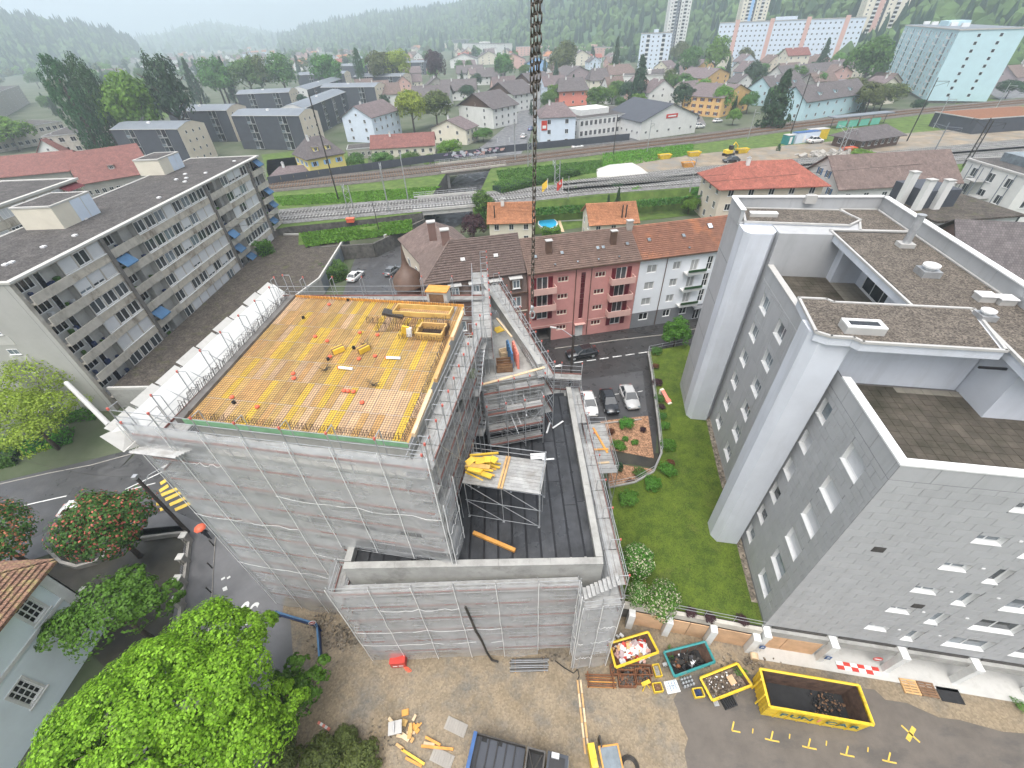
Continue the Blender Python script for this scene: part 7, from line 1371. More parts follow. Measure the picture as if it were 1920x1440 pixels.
for i, (x, y, r, h, m, lab) in enumerate(((1174, 800, 1.05, 1.1, 'leaf_shrub', 'round clipped shrub at the kerb of the parked cars'), (1205, 808, .45, .5, 'leaf_purple', 'small dark shrub in the bark bed'), (1160, 838, .9, .55, 'leaf_shrub', 'flat green shrub at the bed path'), (1172, 825, .4, .5, 'leaf_shrub', 'small green shrub in the bark bed'), (1190, 832, .5, .45, 'leaf_shrub', 'green shrub above the bed path'), (1145, 812, .5, .6, 'leaf_rust', 'rust coloured shrub beside the loading balcony'), (1200, 893, .85, .9, 'leaf_mid', 'green shrub in the curved bark bed'), (1158, 880, .6, 1.0, 'leaf_dark', 'dark shrub under the loading balcony'), (1182, 907, .5, .45, 'leaf_rust', 'rusty shrub in the curved bark bed'))): bush(lab, at(x, y, 2.05), r, r, h, m, seed=i % 4)
for i, (x, y, r, h, lab) in enumerate(((1190, 1062, 1.55, 2.4, 'tall white flowering shrub on the lawn nearer the curved railing'), (1235, 1135, 1.5, 2.2, 'white flowering shrub above the garage wall'), (1193, 1122, 1.0, 1.8, 'smaller white flowering shrub beside the netted stair tower'))): bush(lab, at(x, y, LW), r, r, h, 'leaf_shrub', 130, 40, .10, 10+i, ('leaf_shrub', 'blossom_white'), .26)
HG = random.Random(5)
for px_, wd, h, m, lab, z in (([(120, 795), (205, 785)], 3.0, 2.0, 'leaf_shrub', 'clipped hedge beside the end wall of the balcony block', 0), ([(60, 842), (150, 822)], 2.6, 1.2, 'leaf_shrub', 'low hedge along the pavement under the fresh green tree', 0), ([(1008, 398), (1096, 391)], 2.5, 2.6, 'leaf_mid', 'clipped hedge behind the pool lawn', 2), ([(1205, 386), (1330, 374)], 6, 3.4, 'leaf_mid', 'dense thicket at the tracks beside the red roofed villa', 2), ([(1795, 352), (1835, 345)], 4, 4, 'leaf_shrub', 'thick green hedge beside the white modern house', 2), ([(1790, 215), (1930, 205)], 3, 3, 'leaf_mid', 'hedge beyond the tracks past the mint block', 2), ([(1016, 440), (1050, 438)], 2, 1.3, 'leaf_fresh', 'flowering garden border beside the pool', 2), ([(930, 360), (1080, 325)], 5, 1.8, 'leaf_mid', 'rough bushes on the railway bank', ZP), ([(610, 528), (650, 515)], 4, 2.5, 'leaf_mid', 'bushes at the end of the low annex', 2), ([(485, 480), (510, 470)], 2.5, 2.2, 'leaf_shrub', 'spiky green plant on the low annex roof', 5), ([(0, 860), (50, 850)], 4, 1.5, 'leaf_mid', 'dark shrubs under the fresh green tree', 0)):
    a_, c_ = at(*px_[0], z), at(*px_[1], z); d = c_-a_; t = thing('hedge', lab, 'hedge', a_, math.atan2(d.y, d.x)); L = d.length; rng = np.random.default_rng(HG.randrange(999)); n = min(9000, int(L*wd*h*40)+600)
    p = rng.uniform(0, 1, (n, 3))*np.array([L, wd, h]); face_ = rng.integers(0, 3, n); p[face_ == 0, 2] = h*rng.uniform(.85, 1.12, (face_ == 0).sum()); k = face_ == 1; p[k, 1] = rng.uniform(-.1, .12, k.sum()); p[:, 1] -= wd/2; p[:, 2] += .25*np.sin(p[:, 0]*2.1)*(p[:, 2] > h*.7)
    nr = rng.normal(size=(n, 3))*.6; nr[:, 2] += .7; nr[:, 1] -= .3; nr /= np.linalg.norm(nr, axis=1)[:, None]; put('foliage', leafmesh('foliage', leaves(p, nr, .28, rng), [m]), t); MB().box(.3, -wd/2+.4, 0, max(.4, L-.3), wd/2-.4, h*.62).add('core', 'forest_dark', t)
# rough grass on the railway banks
for nm, poly, m, n in (('grass', [(530, 386), (780, 374), (828, 350), (512, 370)], 'leaf_fresh', 7000), ('grass', [(890, 390), (1330, 352), (1330, 366), (890, 400)], 'leaf_mid', 5000), ('grass', [(940, 350), (1130, 322), (1130, 300), (930, 320)], 'leaf_mid', 6000), ('grass', [(1130, 318), (1300, 290), (1300, 270), (1130, 288)], 'leaf_fresh', 5000), ('grass', [(570, 452), (770, 424), (772, 412), (562, 438)], 'leaf_fresh', 5000)):
    rng = np.random.default_rng(n); P_ = [np.array(at(x, y, ZP)) for x, y in poly]; u, v = rng.random((n, 1)), rng.random((n, 1)); c = (P_[0]*(1-u)+P_[1]*u)*(1-v)+(P_[3]*(1-u)+P_[2]*u)*v
    if poly[0][0] in (890, 570): c[:, 2] -= (1-v[:, 0])*(1.3 if poly[0][0] == 570 else 3.5)
    c[:, 2] += .12; nr = rng.normal(size=(n, 3)); nr[:, 2] = np.abs(nr[:, 2])*.6+.2; nr /= np.linalg.norm(nr, axis=1)[:, None]; stuff(put(nm, leafmesh(nm, leaves(c, nr, .5, rng), [m])))
# ---------------------------------------------------------------- the near trees
def big_tree(name, label, pos, crowns, h, mats, fl=0., leaf=.2, trunk=.35, nc=420, nl=64, seed=1, cr=.14, twigs=()):
    t = thing(name, label, 'tree', pos); b = MB(); q = random.Random(seed); zc = h*.45; b.tube((0, 0, -.02), (0, 0, zc), trunk, 9, trunk*.7)
    for cx, cy_, cz, rx, ry, rz in crowns:
        m_ = Vector((cx*.5, cy_*.5, zc+(cz-zc)*.45)); b.tube((0, 0, zc-.3), m_, trunk*.5, 6, trunk*.3); b.tube(m_, (cx, cy_, cz), trunk*.3, 6, trunk*.15)
        for i in range(7): e = Vector((q.uniform(-.7, .7)*rx, q.uniform(-.7, .7)*ry, q.uniform(-.2, .6)*rz)); b.tube(m_.lerp(Vector((cx, cy_, cz)), q.uniform(.2, 1)), Vector((cx, cy_, cz))+e, trunk*.14, 5, .02)
    for tw_ in twigs: b.path([Vector(p) for p in tw_], .05, 5)
    b.add('trunk', 'bark', t, smooth=True); V, MI = [], []
    for k, (cx, cy_, cz, rx, ry, rz) in enumerate(crowns):
        s = (rx*ry*rz)**(1/3); n1 = max(14, int(nc*(s/7)**2)); p, n, rng = crown_pts(n1, nl, seed*17+k, 'round', cr*7/s if s > 3 else .3, 9, .16, .22); p = p*np.array([rx, ry, rz])+np.array([cx, cy_, cz]); V.append(leaves(p, n, leaf, rng)); MI.append((rng.random(len(p)) < fl).astype(int))
    put('crown', leafmesh('crown', np.concatenate(V), list(mats), np.concatenate(MI) if len(mats) > 1 else None), t); return t
big_tree('lime_tree', 'huge bright yellow green tree beside the pale blue house', (-21.8, 6.9, 0), [(0, 0, 8.4, 5.2, 4.8, 3.8), (-3.0, -.8, 7.4, 3.4, 4.0, 3.2), (2.9, 1.4, 7.8, 3.4, 3.4, 3.2), (1.0, 4.2, 7.6, 2.8, 2.6, 2.6), (-2.2, 3.0, 7.2, 2.6, 2.4, 2.3), (4.2, -.8, 6.6, 2.8, 3.0, 2.6), (-4.4, -2.4, 6.0, 2.3, 2.7, 2.2), (1.8, -2.8, 6.9, 3.4, 2.6, 2.7), (5.6, 1.8, 5.2, 1.5, 1.4, 1.0), (2.6, 5.6, 7.0, 1.7, 1.5, 1.6)], 13, ('leaf_lime',), 0, .18, .42, 300, 190, 3, .105)
big_tree('maple_tree', 'dark green maple between the pale blue wall and the bright tree', (-31.8, 15.0, 0), [(0, 0, 5.6, 2.8, 2.6, 2.0), (-2.4, -1.2, 5.2, 1.8, 1.8, 1.3), (2.2, .8, 5.4, 2.0, 1.8, 1.4), (.8, 1.8, 6.0, 1.5, 1.5, 1.2), (-3.4, -.2, 4.6, 1.0, 1.0, .8), (3.3, 1.6, 4.8, 1.1, 1.0, .8)], 7.6, ('leaf_maple',), 0, .22, .2, 520, 60, 5, .10)
big_tree('chestnut_tree', 'red flowering chestnut beside the street crossing', (-37.6, 22.6, 0), [(0, 0, 5.4, 3.0, 2.9, 3.0), (1.6, 1.2, 5.6, 2.0, 2.0, 2.0), (-1.4, 1.0, 5.8, 1.9, 2.0, 2.0), (.4, -1.3, 4.4, 2.2, 1.8, 1.9)], 7.2, ('leaf_chestnut', 'blossom_red'), .16, .24, .25, 800, 44, 7, .13)
big_tree('chestnut_tree', 'red flowering chestnut at the roof of the pale blue house', (-49.0, 22.6, 0), [(0, 0, 4.8, 3.0, 3.0, 2.4), (1.6, -1.0, 4.4, 2.2, 2.0, 1.8)], 7, ('leaf_chestnut', 'blossom_red'), .18, .24, .25, 800, 44, 8, .13)
big_tree('fresh_tree', 'feathery yellow green tree at the end wall of the balcony block', (-57.2, 37.5, 0), [(0, 0, 6.2, 4.4, 4.0, 3.2), (2.6, 1.4, 5.8, 2.8, 2.8, 2.4), (2.4, -2.4, 5.0, 2.8, 2.4, 2.0), (-3.4, 1.2, 6.2, 3.4, 3.2, 2.6), (-1.5, 5.5, 7.8, 3.6, 3.2, 2.8)], 8.4, ('leaf_yellow',), 0, .24, .25, 420, 32, 9, .15)
big_tree('young_maple', 'small dark leafy tree beside the lane and the yard', (-16.4, 9.3, 0), [(0, 0, 3.6, 1.5, 1.4, 1.4), (1.2, .7, 3.8, 1.1, 1.0, 1.0), (-.4, -1.4, 3.2, 1.3, 1.1, 1.1), (-1.9, -1.3, 2.8, 1.0, .9, .9), (1.8, 1.9, 4.2, .6, .6, .5), (.1, 1.9, 4.6, .8, .6, .5), (-.8, 1.0, 4.2, .7, .7, .5)], 4.4, ('leaf_maple',), 0, .2, .1, 2200, 30, 11, .12, twigs=([(0, 0, 2), (.4, 1.3, 3.6), (1.6, 1.8, 3.8)],))
for i, (x, y, r, h, m, lab) in enumerate(((545, 1430, 1.2, 2.2, 'leaf_olive', 'olive green bush at the lane edge of the yard'), (610, 1425, 1.3, 2.0, 'leaf_olive', 'olive brown bush beside the young tree in the yard'), (680, 1432, 1.3, 1.6, 'leaf_olive', 'olive brown bush next to the sawn timber heap'), (650, 1390, .9, 1.3, 'leaf_olive', 'small olive bush behind the others in the yard'))): bush(lab, at(x, y, 0), r, r, h, m, 120, 40, .12, 20+i)
for i, (x, y, lab) in enumerate(((1255, 1228, 'green weeds between the yellow and the teal skip'), (1388, 1262, 'green weeds behind the flat yellow skip'), (1560, 1288, 'green weeds along the garage edge'), (1905, 1322, 'weeds at the garage pillar by the lane'))): bush(lab, at(x, y, 0), .6, .4, .5, 'leaf_shrub', 30, 24, .12, 30+i, name='weeds')
# ================================================================ VEHICLES, PEOPLE, STREET FURNITURE
def carmesh():
    def f():
        st = ((-2.15, .70, .34, .70), (-2.1, .82, .26, .86), (-1.7, .88, .2, .93), (-.8, .90, .18, .93), (.4, .90, .18, .92), (1.0, .90, .18, .90), (1.6, .87, .2, .82), (2.05, .78, .26, .70), (2.18, .62, .36, .58)); b = MB(); n = 9
        for x, hw, zl, zb in st:
            for k in ((-.9, zl), (-1, zl+.16), (-1, zb-.16), (-.93, zb-.03), (0, zb+.035), (.93, zb-.03), (1, zb-.16), (1, zl+.16), (.9, zl)): b.v.append((x, hw*k[0], k[1]))
        for i in range(len(st)-1):
            for k in range(n): j = (k+1) % n; b.f.append((i*n+k, (i+1)*n+k, (i+1)*n+j, i*n+j)); b.mi.append(0)
        b.f.append(tuple(range(n))); b.f.append(tuple(range((len(st)-1)*n+n-1, (len(st)-1)*n-1, -1))); b.mi += [0, 0]; return b.mesh('body', 'paint_car_white', True)
    body = cached('carbody', f)
    def g():
        lo = [(-1.75, .78), (.95, .80), (.95, -.80), (-1.75, -.78)]; hi = [(-1.15, .60), (.18, .62), (.18, -.62), (-1.15, -.60)]; b = MB(); b.v = [(x, y, .9) for x, y in lo]+[(x, y, 1.41) for x, y in hi]; b.f = [(0, 4, 5, 1), (1, 5, 6, 2), (2, 6, 7, 3), (3, 7, 4, 0), (4, 7, 6, 5)]; b.mi = [0]*5; return b.mesh('windows', 'glass_car')
    gl = cached('carglass', g)
    def h():
        b = MB(); hi = [(-1.2, .58), (.16, .60), (.16, -.60), (-1.2, -.58)]; b.v = [(x, y, 1.405) for x, y in hi]+[(x*.93-.02, y*.9, 1.455) for x, y in hi]; b.f = [(3, 2, 1, 0), (4, 5, 6, 7), (0, 1, 5, 4), (1, 2, 6, 5), (2, 3, 7, 6), (3, 0, 4, 7)]; b.mi = [0]*6
        for s_ in (1, -1):
            for a_, c_ in (((-1.75, .78*s_, .9), (-1.17, .60*s_, 1.41)), ((.95, .80*s_, .9), (.17, .61*s_, 1.41)), ((-.35, .80*s_, .9), (-.4, .62*s_, 1.41))): b.tube(a_, c_, .045, 5)
        return b.mesh('roof', 'paint_car_white', False)
    return body, gl, cached('carroof', h)
def car(label, pos, ang, m, big=True, s=1., name='parked_car', group=None, van=False):
    bo, gl, rf = carmesh(); t = thing(name, label, 'car', pos, ang, group); t.scale = (s, s, s*(1.15 if van else 1))
    put('body', bo, t, m=m); put('windows', gl, t); put('roof', rf, t, m=m)
    if big:
        for x in (-1.32, 1.36):
            for y in (-.8, .8):
                wl_ = put('wheel', cached('tyre', lambda: MB().tube((0, -.1, 0), (0, .1, 0), .32, 12).mesh('tyre', 'rubber')), t, (x, y, .32)); put('rim', cached('rim', lambda: MB().tube((0, -.115, 0), (0, .115, 0), .2, 10).mesh('rim', 'galv')), wl_)
        for y in (-.6, .6): put('headlight', cached('hl', lambda: MB().box(-.06, -.16, -.06, .06, .16, .06).mesh('hl', 'glass_sky')), t, (2.06, y, .66)); put('tail_light', cached('tl', lambda: MB().box(-.05, -.16, -.09, .05, .16, .09).mesh('tl', 'red')), t, (-2.1, y, .74)); put('mirror', cached('mi', lambda: MB().box(-.06, -.09, -.06, .06, .09, .06).mesh('mi', 'black')), t, (.62, y*1.62, .98))
        MB().box(-2.2, -.26, .48, -2.13, .26, .6).add('number_plate', 'white', t)
    return t
def facing(a_, c_): return math.atan2(c_.y-a_.y, c_.x-a_.x)
for p0_, p1_, m, lab in (((1097, 741), (1110, 787), 'paint_car_white', 'white hatchback parked nearest the scaffold'), ((1134, 738), (1149, 781), 'paint_car_black', 'black car parked between the white and silver cars'), ((1170, 728), (1189, 774), 'paint_car_silver', 'silver car parked beside the lawn wall')):
    a_, c_ = at(*p0_, 2), at(*p1_, 2); car(lab, (a_.lerp(c_, .5)).to_tuple()[:2]+(2.03,), facing(a_, c_), m)
a_, c_ = at(1118, 662, 2), at(1062, 672, 2); car('black saloon driving past the pink house', (a_.lerp(c_, .5)).to_tuple()[:2]+(2.01,), facing(a_, c_), 'paint_car_black', name='driving_car', s=1.06)
for x, y, an, m, lab in ((737, 512, 1.15, 'paint_car_grey', 'dark grey car parked in front of the corner house turret'), (798, 452, 1.0, 'paint_car_silver', 'silver car near the railway underpass'), (668, 522, 1.3, 'paint_car_white', 'white car half hidden behind the deck at the annex')):
    p = at(x, y, 2); car(lab, (p.x, p.y, 2.02), an, m)
p = at(163, 958, 0); car('white car passing behind the red flowering chestnut', (p.x, p.y, .02), .15, 'paint_car_white', name='driving_car')
for x, y, an, m, lab in ((995, 244, 1.25, 'paint_car_blue', 'blue car on the far street'), (982, 258, 1.25, 'paint_car_white', 'white car on the far street at the crossing'), (1005, 230, 1.25, 'paint_car_silver', 'silver car farther up the far street'), (1345, 229, .3, 'paint_car_white', 'white car below the orange house'), (1310, 240, .2, 'paint_car_white', 'white van beside the warehouse'), (1086, 270, .3, 'paint_car_silver', 'silver car in the factory forecourt'), (1083, 278, .3, 'paint_car_white', 'white car in the factory forecourt'), (672, 298, 1.2, 'paint_car_white', 'white car at the flat annex by the tracks'), (705, 297, 1.2, 'paint_car_silver', 'silver car parked before the long low hall'), (1527, 268, .1, 'paint_car_white', 'white van in the railway dirt yard'), (1370, 304, 3.2, 'paint_car_black', 'black car on the dirt road between the tracks')):
    z = ZP+.06 if 'railway dirt' in lab or 'dirt road' in lab else 2.05; p = at(x, y, z); car(lab, p, an, m, True, 1.1 if 'van' not in lab else 1.2, van='van' in lab)
q = random.Random(8)
for i in range(12): p = at(1283+i*1.9, 168+i*5.0, 2.05); car('car parked in the row along the terrace lane', p, 1.75, q.choice(['paint_car_white', 'paint_car_silver', 'paint_car_grey', 'paint_car_black', 'paint_car_white']), False, 1.05, group='cars along the terrace lane')
for i in range(9): p = at(1842+i*9, 162-q.uniform(0, 14)+i, 2.05); car('car on the parking ground beyond the mint block', p, q.uniform(0, 3), q.choice(['paint_car_white', 'paint_car_silver', 'paint_car_blue', 'paint_car_black']), False, 1.05, group='cars on the parking ground')
p = at(1026, 168, 2.05); t = thing('bus', 'red and white bus coming down the far street', 'bus', p, 1.3); MB().box(-5.5, -1.25, .4, 5.5, 1.25, 1.5).add('lower_body', 'red', t); MB().box(-5.5, -1.25, 1.5, 5.5, 1.25, 2.6).add('windows', 'glass_dark', t); MB().box(-5.5, -1.25, 2.6, 5.5, 1.25, 3.0).add('roof', 'white', t)
for x in (-3.5, 3.3):
    for y in (-1.2, 1.2): MB().tube((x, y-.12, .48), (x, y+.12, .48), .48, 12).add('wheel', 'rubber', t)
# people
def person(label, pos, ang, coat='cloth_dark', s=1., step=.18):
    V = [(0, 0, .95), (0, 0, 1.2), (0, 0, 1.42), (0, 0, 1.53), (.02, 0, 1.66), (0, .18, 1.38), (.06, .24, 1.12), (.22, .18, 1.05), (0, -.18, 1.38), (.02, -.25, 1.12), (.08, -.25, .86), (0, .1, .9), (step, .1, .5), (step*.8, .1, .08), (step*.8+.16, .1, .04), (0, -.1, .9), (-step*.3, -.1, .5), (-step, -.1, .08), (-step+.15, -.1, .04)]
    E_ = [(0, 1), (1, 2), (2, 3), (3, 4), (2, 5), (5, 6), (6, 7), (2, 8), (8, 9), (9, 10), (0, 11), (11, 12), (12, 13), (13, 14), (0, 15), (15, 16), (16, 17), (17, 18)]
    Rr = [.17, .15, .16, .06, .11, .08, .06, .045, .08, .06, .045, .11, .075, .055, .05, .11, .075, .055, .05]
    me = bpy.data.meshes.new('person'); me.from_pydata(V, E_, []); o = bpy.data.objects.new('person', me); col.objects.link(o); o.location = pos; o.rotation_euler = (0, 0, ang); o.scale = (s, s, s)
    md = o.modifiers.new('skin', 'SKIN'); ly = me.skin_vertices[0] if me.skin_vertices else None
    if ly is None: bpy.context.view_layer.objects.active = o
    for i, r in enumerate(Rr):
        if ly: ly.data[i].radius = (r, r); ly.data[i].use_root = i == 0
    o.modifiers.new('sub', 'SUBSURF').levels = 1; me.materials.append(MAT[coat]); tag(o, label, 'person')
    hd = MB().lathe([(0, -.02), (.07, 0), (.095, .08), (.1, .15), (.085, .22), (.05, .26), (0, .275)], 10).add('hair', 'iron', o, (.0, 0, 1.6), smooth=True); return o
pp = at(394, 1010, .12); person('person in dark clothes walking on the pavement under a red umbrella', (pp.x, pp.y, .12), 2.2)
t = thing('umbrella', 'open red umbrella held by the person on the pavement', 'umbrella', (pp.x-.18, pp.y+.1, .12)); b = MB()
MB().lathe([(.56, 1.80), (.5, 1.92), (.36, 2.03), (.18, 2.10), (0, 2.12)], 8).add('canopy', 'orange_red', t); MB().tube((0, 0, 1.1), (0, 0, 2.2), .012, 5).add('stick', 'galv', t)
for k in range(8): a_ = k*math.pi/4; MB().tube((.02*math.cos(a_), .02*math.sin(a_), 2.0), (.55*math.cos(a_), .55*math.sin(a_), 1.81), .008, 4).add('rib', 'iron', t)
for x, y, lab in ((932, 267, 'person in light top on the corner of the far street'), (955, 266, 'person beside the zebra crossing of the far street')): person(lab, at(x, y, 2.05), 1., 'blind', 1.05)
# bollards on the pavement edge, garden wall posts
for k, (x, y) in enumerate(((401, 1023), (398, 1065), (396, 1111))): tag(MB().lathe([(.06, 0), (.055, .9), (.07, .92), (.07, .98), (0, 1.0)], 8).add('bollard', 'iron', None, at(x, y, .12)), 'slim dark bollard on the pavement edge of the lane', 'bollard', 'bollards along the lane')
gwall = thing('garden_wall', 'low grey garden wall with square pillars around the dark courtyard', 'wall', at(352, 1010, 0)); GO = at(352, 1010, 0)
def wallrun(t, O, pts, h, th, m, posts=True, pm='concrete_light'):
    for a_, c_ in zip(pts, pts[1:]):
        d = c_-a_; MB().box(0, -th/2, 0, d.length, th/2, h).add('wall', m, t, a_-O, math.atan2(d.y, d.x))
wallrun(gwall, GO, pxs([(270, 1013), (330, 1005), (352, 1003), (359, 1015), (354, 1060), (346, 1120), (340, 1180)]), .6, .25, 'kerb_stone')
for x, y in ((357, 1018), (352, 1058), (347, 1098), (344, 1138)): p = at(x, y, 0)-GO; MB().box(-.25, -.25, 0, .25, .25, 1.4).box(-.32, -.32, 1.4, .32, .32, 1.52, 1).add('pillar', ['kerb_stone', 'concrete_light'], gwall, p)
for a_, c_ in zip(((357, 1018), (352, 1058), (347, 1098)), ((352, 1058), (347, 1098), (344, 1138))):
    p, r = at(*a_, 0)-GO, at(*c_, 0)-GO; b = MB()
    for k in range(9): e = p.lerp(r, (k+.5)/9); b.tube((e.x, e.y, .6), (e.x, e.y, 1.25), .015, 4)
    for z in (.75, 1.2): b.tube((p.x, p.y, z), (r.x, r.y, z), .02, 4)
    b.add('iron_railing', 'iron', gwall)
gw2 = thing('garden_wall', 'curved low wall under the red flowering chestnut', 'wall', at(150, 1050, 0)); GO = at(150, 1050, 0); wallrun(gw2, GO, pxs([(95, 1035), (120, 1058), (150, 1066), (185, 1056), (212, 1040)]), .55, .25, 'kerb_stone')
for x, y in ((212, 1040), (166, 1112)): p = at(x, y, 0)-GO; MB().box(-.22, -.22, 0, .22, .22, .9).add('gate_post', 'concrete_light', gw2, p)
# street light poles
def pole(label, base, top, m='pole_wood', r=.19, z=0., arm=None, name='street_pole'):
    p = at(*base, z); h = hh(*base, *top, z)-z; t = thing(name, label, 'pole', p); MB().tube((0, 0, 0), (0, 0, h), r, 9, r*.75).add('shaft', m, t); return t, h, p
t, h, p = pole('dark wooden street pole beside the crossing with a lamp arm', (353, 998), (262, 892)); MB().path([(0, 0, h-1.2), (.5, .6, h-.4), (1.4, 1.2, h-.2)], .04, 5).add('arm', 'galv', t); MB().cbox((1.7, 1.35, h-.2), .9, .3, .12, .6).add('lamp_head', 'cap_grey', t); MB().box(-.2, -.2, h, .2, .2, h+.3).add('cap', 'galv', t)
for k in range(8): MB().box(-.17, -.02, 1.5+k, .17, .02, 1.53+k).add('step_iron', 'iron', t)
t, h, p = pole('dark wooden street pole between the scaffold and the parked cars', (1068, 737), (1068, 628), z=2.); MB().path([(0, 0, h-.3), (-1.2, .8, h+.3), (-2.0, 1.2, h+.35)], .04, 5).add('arm', 'galv', t); MB().cbox((-2.3, 1.3, h+.35), .7, .25, .12, -.4).add('lamp_head', 'cap_grey', t)
for x0, y0, x1, y1, z, lab in ((1070, 628, 1385, 578, 9.5, 'thin overhead cable along the pink row'), (268, 893, 0, 850, 9, 'thin overhead cable crossing the street by the chestnut')):
    a_, c_ = at(x0, y0, z), at(x1, y1, z); n = 8; tag(MB().path([a_.lerp(c_, i/n)-a_-Vector((0, 0, 1.2*(1-(2*i/n-1)**2))) for i in range(n+1)], .015, 4).add('overhead_cable', 'iron', None, a_), lab, 'cable')
# catenary masts
def mast(label, base, top, m='galv', arm=3.2, side=-1, r=.16, lattice=False):
    p = at(*base, ZP); h = hh(*base, *top, ZP)-ZP; t = thing('catenary_mast', label, 'mast', p, R(8)); MB().tube((0, 0, 0), (0, 0, h), r, 6, r*.7).add('shaft', m, t)
    if arm:
        for s_ in ((side,) if side else (-1, 1)): b = MB().tube((0, 0, h-.9), (0, s_*arm, h-.6), .06, 5).tube((0, 0, h-2.2), (0, s_*arm, h-.7), .05, 5).tube((0, s_*arm, h-.6), (0, s_*arm, h-1.9), .04, 5); b.add('cantilever', m, t)
    if lattice:
        b = MB().tube((1.3, 0, 0), (1.3, 0, h*.95), r*.8, 5)
        for k in range(int(h)): b.tube((0 if k % 2 else 1.3, 0, k), (1.3 if k % 2 else 0, 0, k+1), .05, 4)
        b.add('lattice', m, t)
    return t
for a in (((635, 375), (580, 178), 'iron', 0, -1, .2, 0, 'tall dark mast rising in front of the yellow house'), ((730, 398), (712, 305), 'galv', 3, 1, .17, 0, 'grey mast beside the tracks at the grass bank'), ((765, 373), (748, 285), 'galv', 3, 1, .15, 0, 'grey mast between the two railway lines'), ((657, 410), (643, 345), 'galv', 2.5, 1, .15, 1, 'lattice mast at the orange box on the bank'), ((710, 430), (703, 380), 'iron', 0, 1, .1, 0, 'dark lamp post on the bank above the retaining wall'), ((966, 300), (963, 225), 'galv', 3, -1, .16, 0, 'grey mast at the far street corner'), ((990, 312), (985, 258), 'galv', 2.5, -1, .15, 1, 'lattice mast behind the hanging chain'), ((1150, 290), (1152, 215), 'iron', 2.5, -1, .13, 0, 'dark mast at the factory forecourt'), ((1213, 285), (1218, 225), 'galv', 2.5, -1, .13, 0, 'mast in front of the warehouse'), ((1040, 345), (1035, 300), 'galv', 2.5, 1, .15, 1, 'lattice signal mast at the concrete ramp'), ((1065, 372), (1060, 330), 'galv', 0, 1, .12, 0, 'short post beside the lower tracks'),
          ((1293, 360), (1302, 295), 'galv', 3.2, 1, .16, 0, 'mast beside the thicket at the lower tracks'), ((1402, 260), (1413, 205), 'galv', 3, -1, .15, 0, 'mast on the far platform by the orange house'), ((1480, 258), (1512, 138), 'iron', 4, -1, .2, 0, 'tall dark mast in front of the mint row houses'), ((1570, 290), (1582, 233), 'galv', 3.5, 0, .15, 1, 'lattice portal mast in the dirt yard'), ((1700, 265), (1742, 145), 'iron', 4, -1, .2, 0, 'tall dark mast in front of the mint block'), ((1750, 240), (1770, 180), 'galv', 3, -1, .14, 0, 'grey mast beside the tracks below the mint block'), ((1740, 305), (1778, 230), 'slate_roof', 4, 0, .16, 0, 'blue grey leaning looking mast in the rail yard'), ((1805, 312), (1845, 220), 'iron', 4, 0, .18, 1, 'big lattice mast at the edge of the rail yard'), ((1860, 215), (1880, 155), 'galv', 3, -1, .14, 0, 'mast near the hedge beyond the mint block')): mast(a[7], a[0], a[1], a[2], a[3], a[4], a[5], a[6])
for k, (off, pl, h_) in enumerate(((-2.1, UP, 6.0), (2.1, UP, 6.0), (-2.2, LO, 6.0), (2.2, LO, 6.0))):
    L, _ = strip([p for p in pxs(pl, ZP+h_)], 2*off); o = L[0]; tag(MB().path([p-o for p in L], .035, 4).add('contact_wire', 'iron', None, o), ('contact wire over the far track nearest the fence', 'contact wire over the far track nearest the bank', 'contact wire over the near track nearest the bank', 'contact wire over the near track at the bridge railing')[k], 'wire')
# platform shelter, containers and machines between the tracks
t = thing('platform_shelter', 'grey flat platform roof on posts beside the far tracks', 'shelter', at(1560, 243, ZP), R(13)); MB().box(0, 0, 3.4, 26, 4, 3.7).add('roof', 'slate_roof', t)
for i in range(5): MB().tube((1+i*6, 2, 0), (1+i*6, 2, 3.4), .12, 6).add('post', 'slate_clad', t); MB().box(2+i*5, .4, .2, 6+i*5, .5, 2.4).add('glass_panel', 'turquoise_glass', t) if i < 4 else None
for x, y, w_, h_, m, lab in ((1490, 270, 9, 3, 'white_blue', 'white and blue site container beside the yellow one'), (1517, 264, 7, 3, 'yellow', 'yellow site container in the rail yard'), (1474, 272, 2.4, 2.6, 'teal', 'pair of teal toilet cabins beside the white container')):
    p = at(x, y, ZP); t = thing('site_container', lab, 'container', p, R(14)); MB().box(0, 0, 0, w_, 2.5, h_).add('body', m, t); MB().box(-.05, -.05, h_, w_+.05, 2.55, h_+.12).add('roof', 'blue' if m == 'white_blue' else 'cap_grey', t); MB().box(w_*.3, -.06, .2, w_*.3+.9, -.005, 2.2).add('door', 'white', t)
for i, (x, y, m, lab) in enumerate(((1300, 293, 'yellow', 'yellow tipping skip at the grey mast in the rail yard'), (1390, 287, 'yellow', 'yellow loader bucket on the dirt road'), (1245, 298, 'yellow', 'yellow skip at the grass edge of the rail yard'), (1290, 313, 'wood_orange', 'orange crate by the lower tracks'), (1590, 285, 'orange_red', 'orange stack of fittings by the pavilion'))):
    p = at(x, y, ZP); t = thing('rail_skip', lab, 'skip', p, R(10)); b = MB(); b.v = [(-1.4, -.7, 0), (1.4, -.7, 0), (1.4, .7, 0), (-1.4, .7, 0), (-2, -1, 1.3), (2, -1, 1.3), (2, 1, 1.3), (-2, 1, 1.3)]; b.f = [(0, 1, 5, 4), (1, 2, 6, 5), (2, 3, 7, 6), (3, 0, 4, 7), (3, 2, 1, 0)]; b.mi = [0]*5; b.add('tub', m, t); MB().box(-1.8, -.9, .9, 1.8, .9, 1.0).add('load', 'dirt', t)
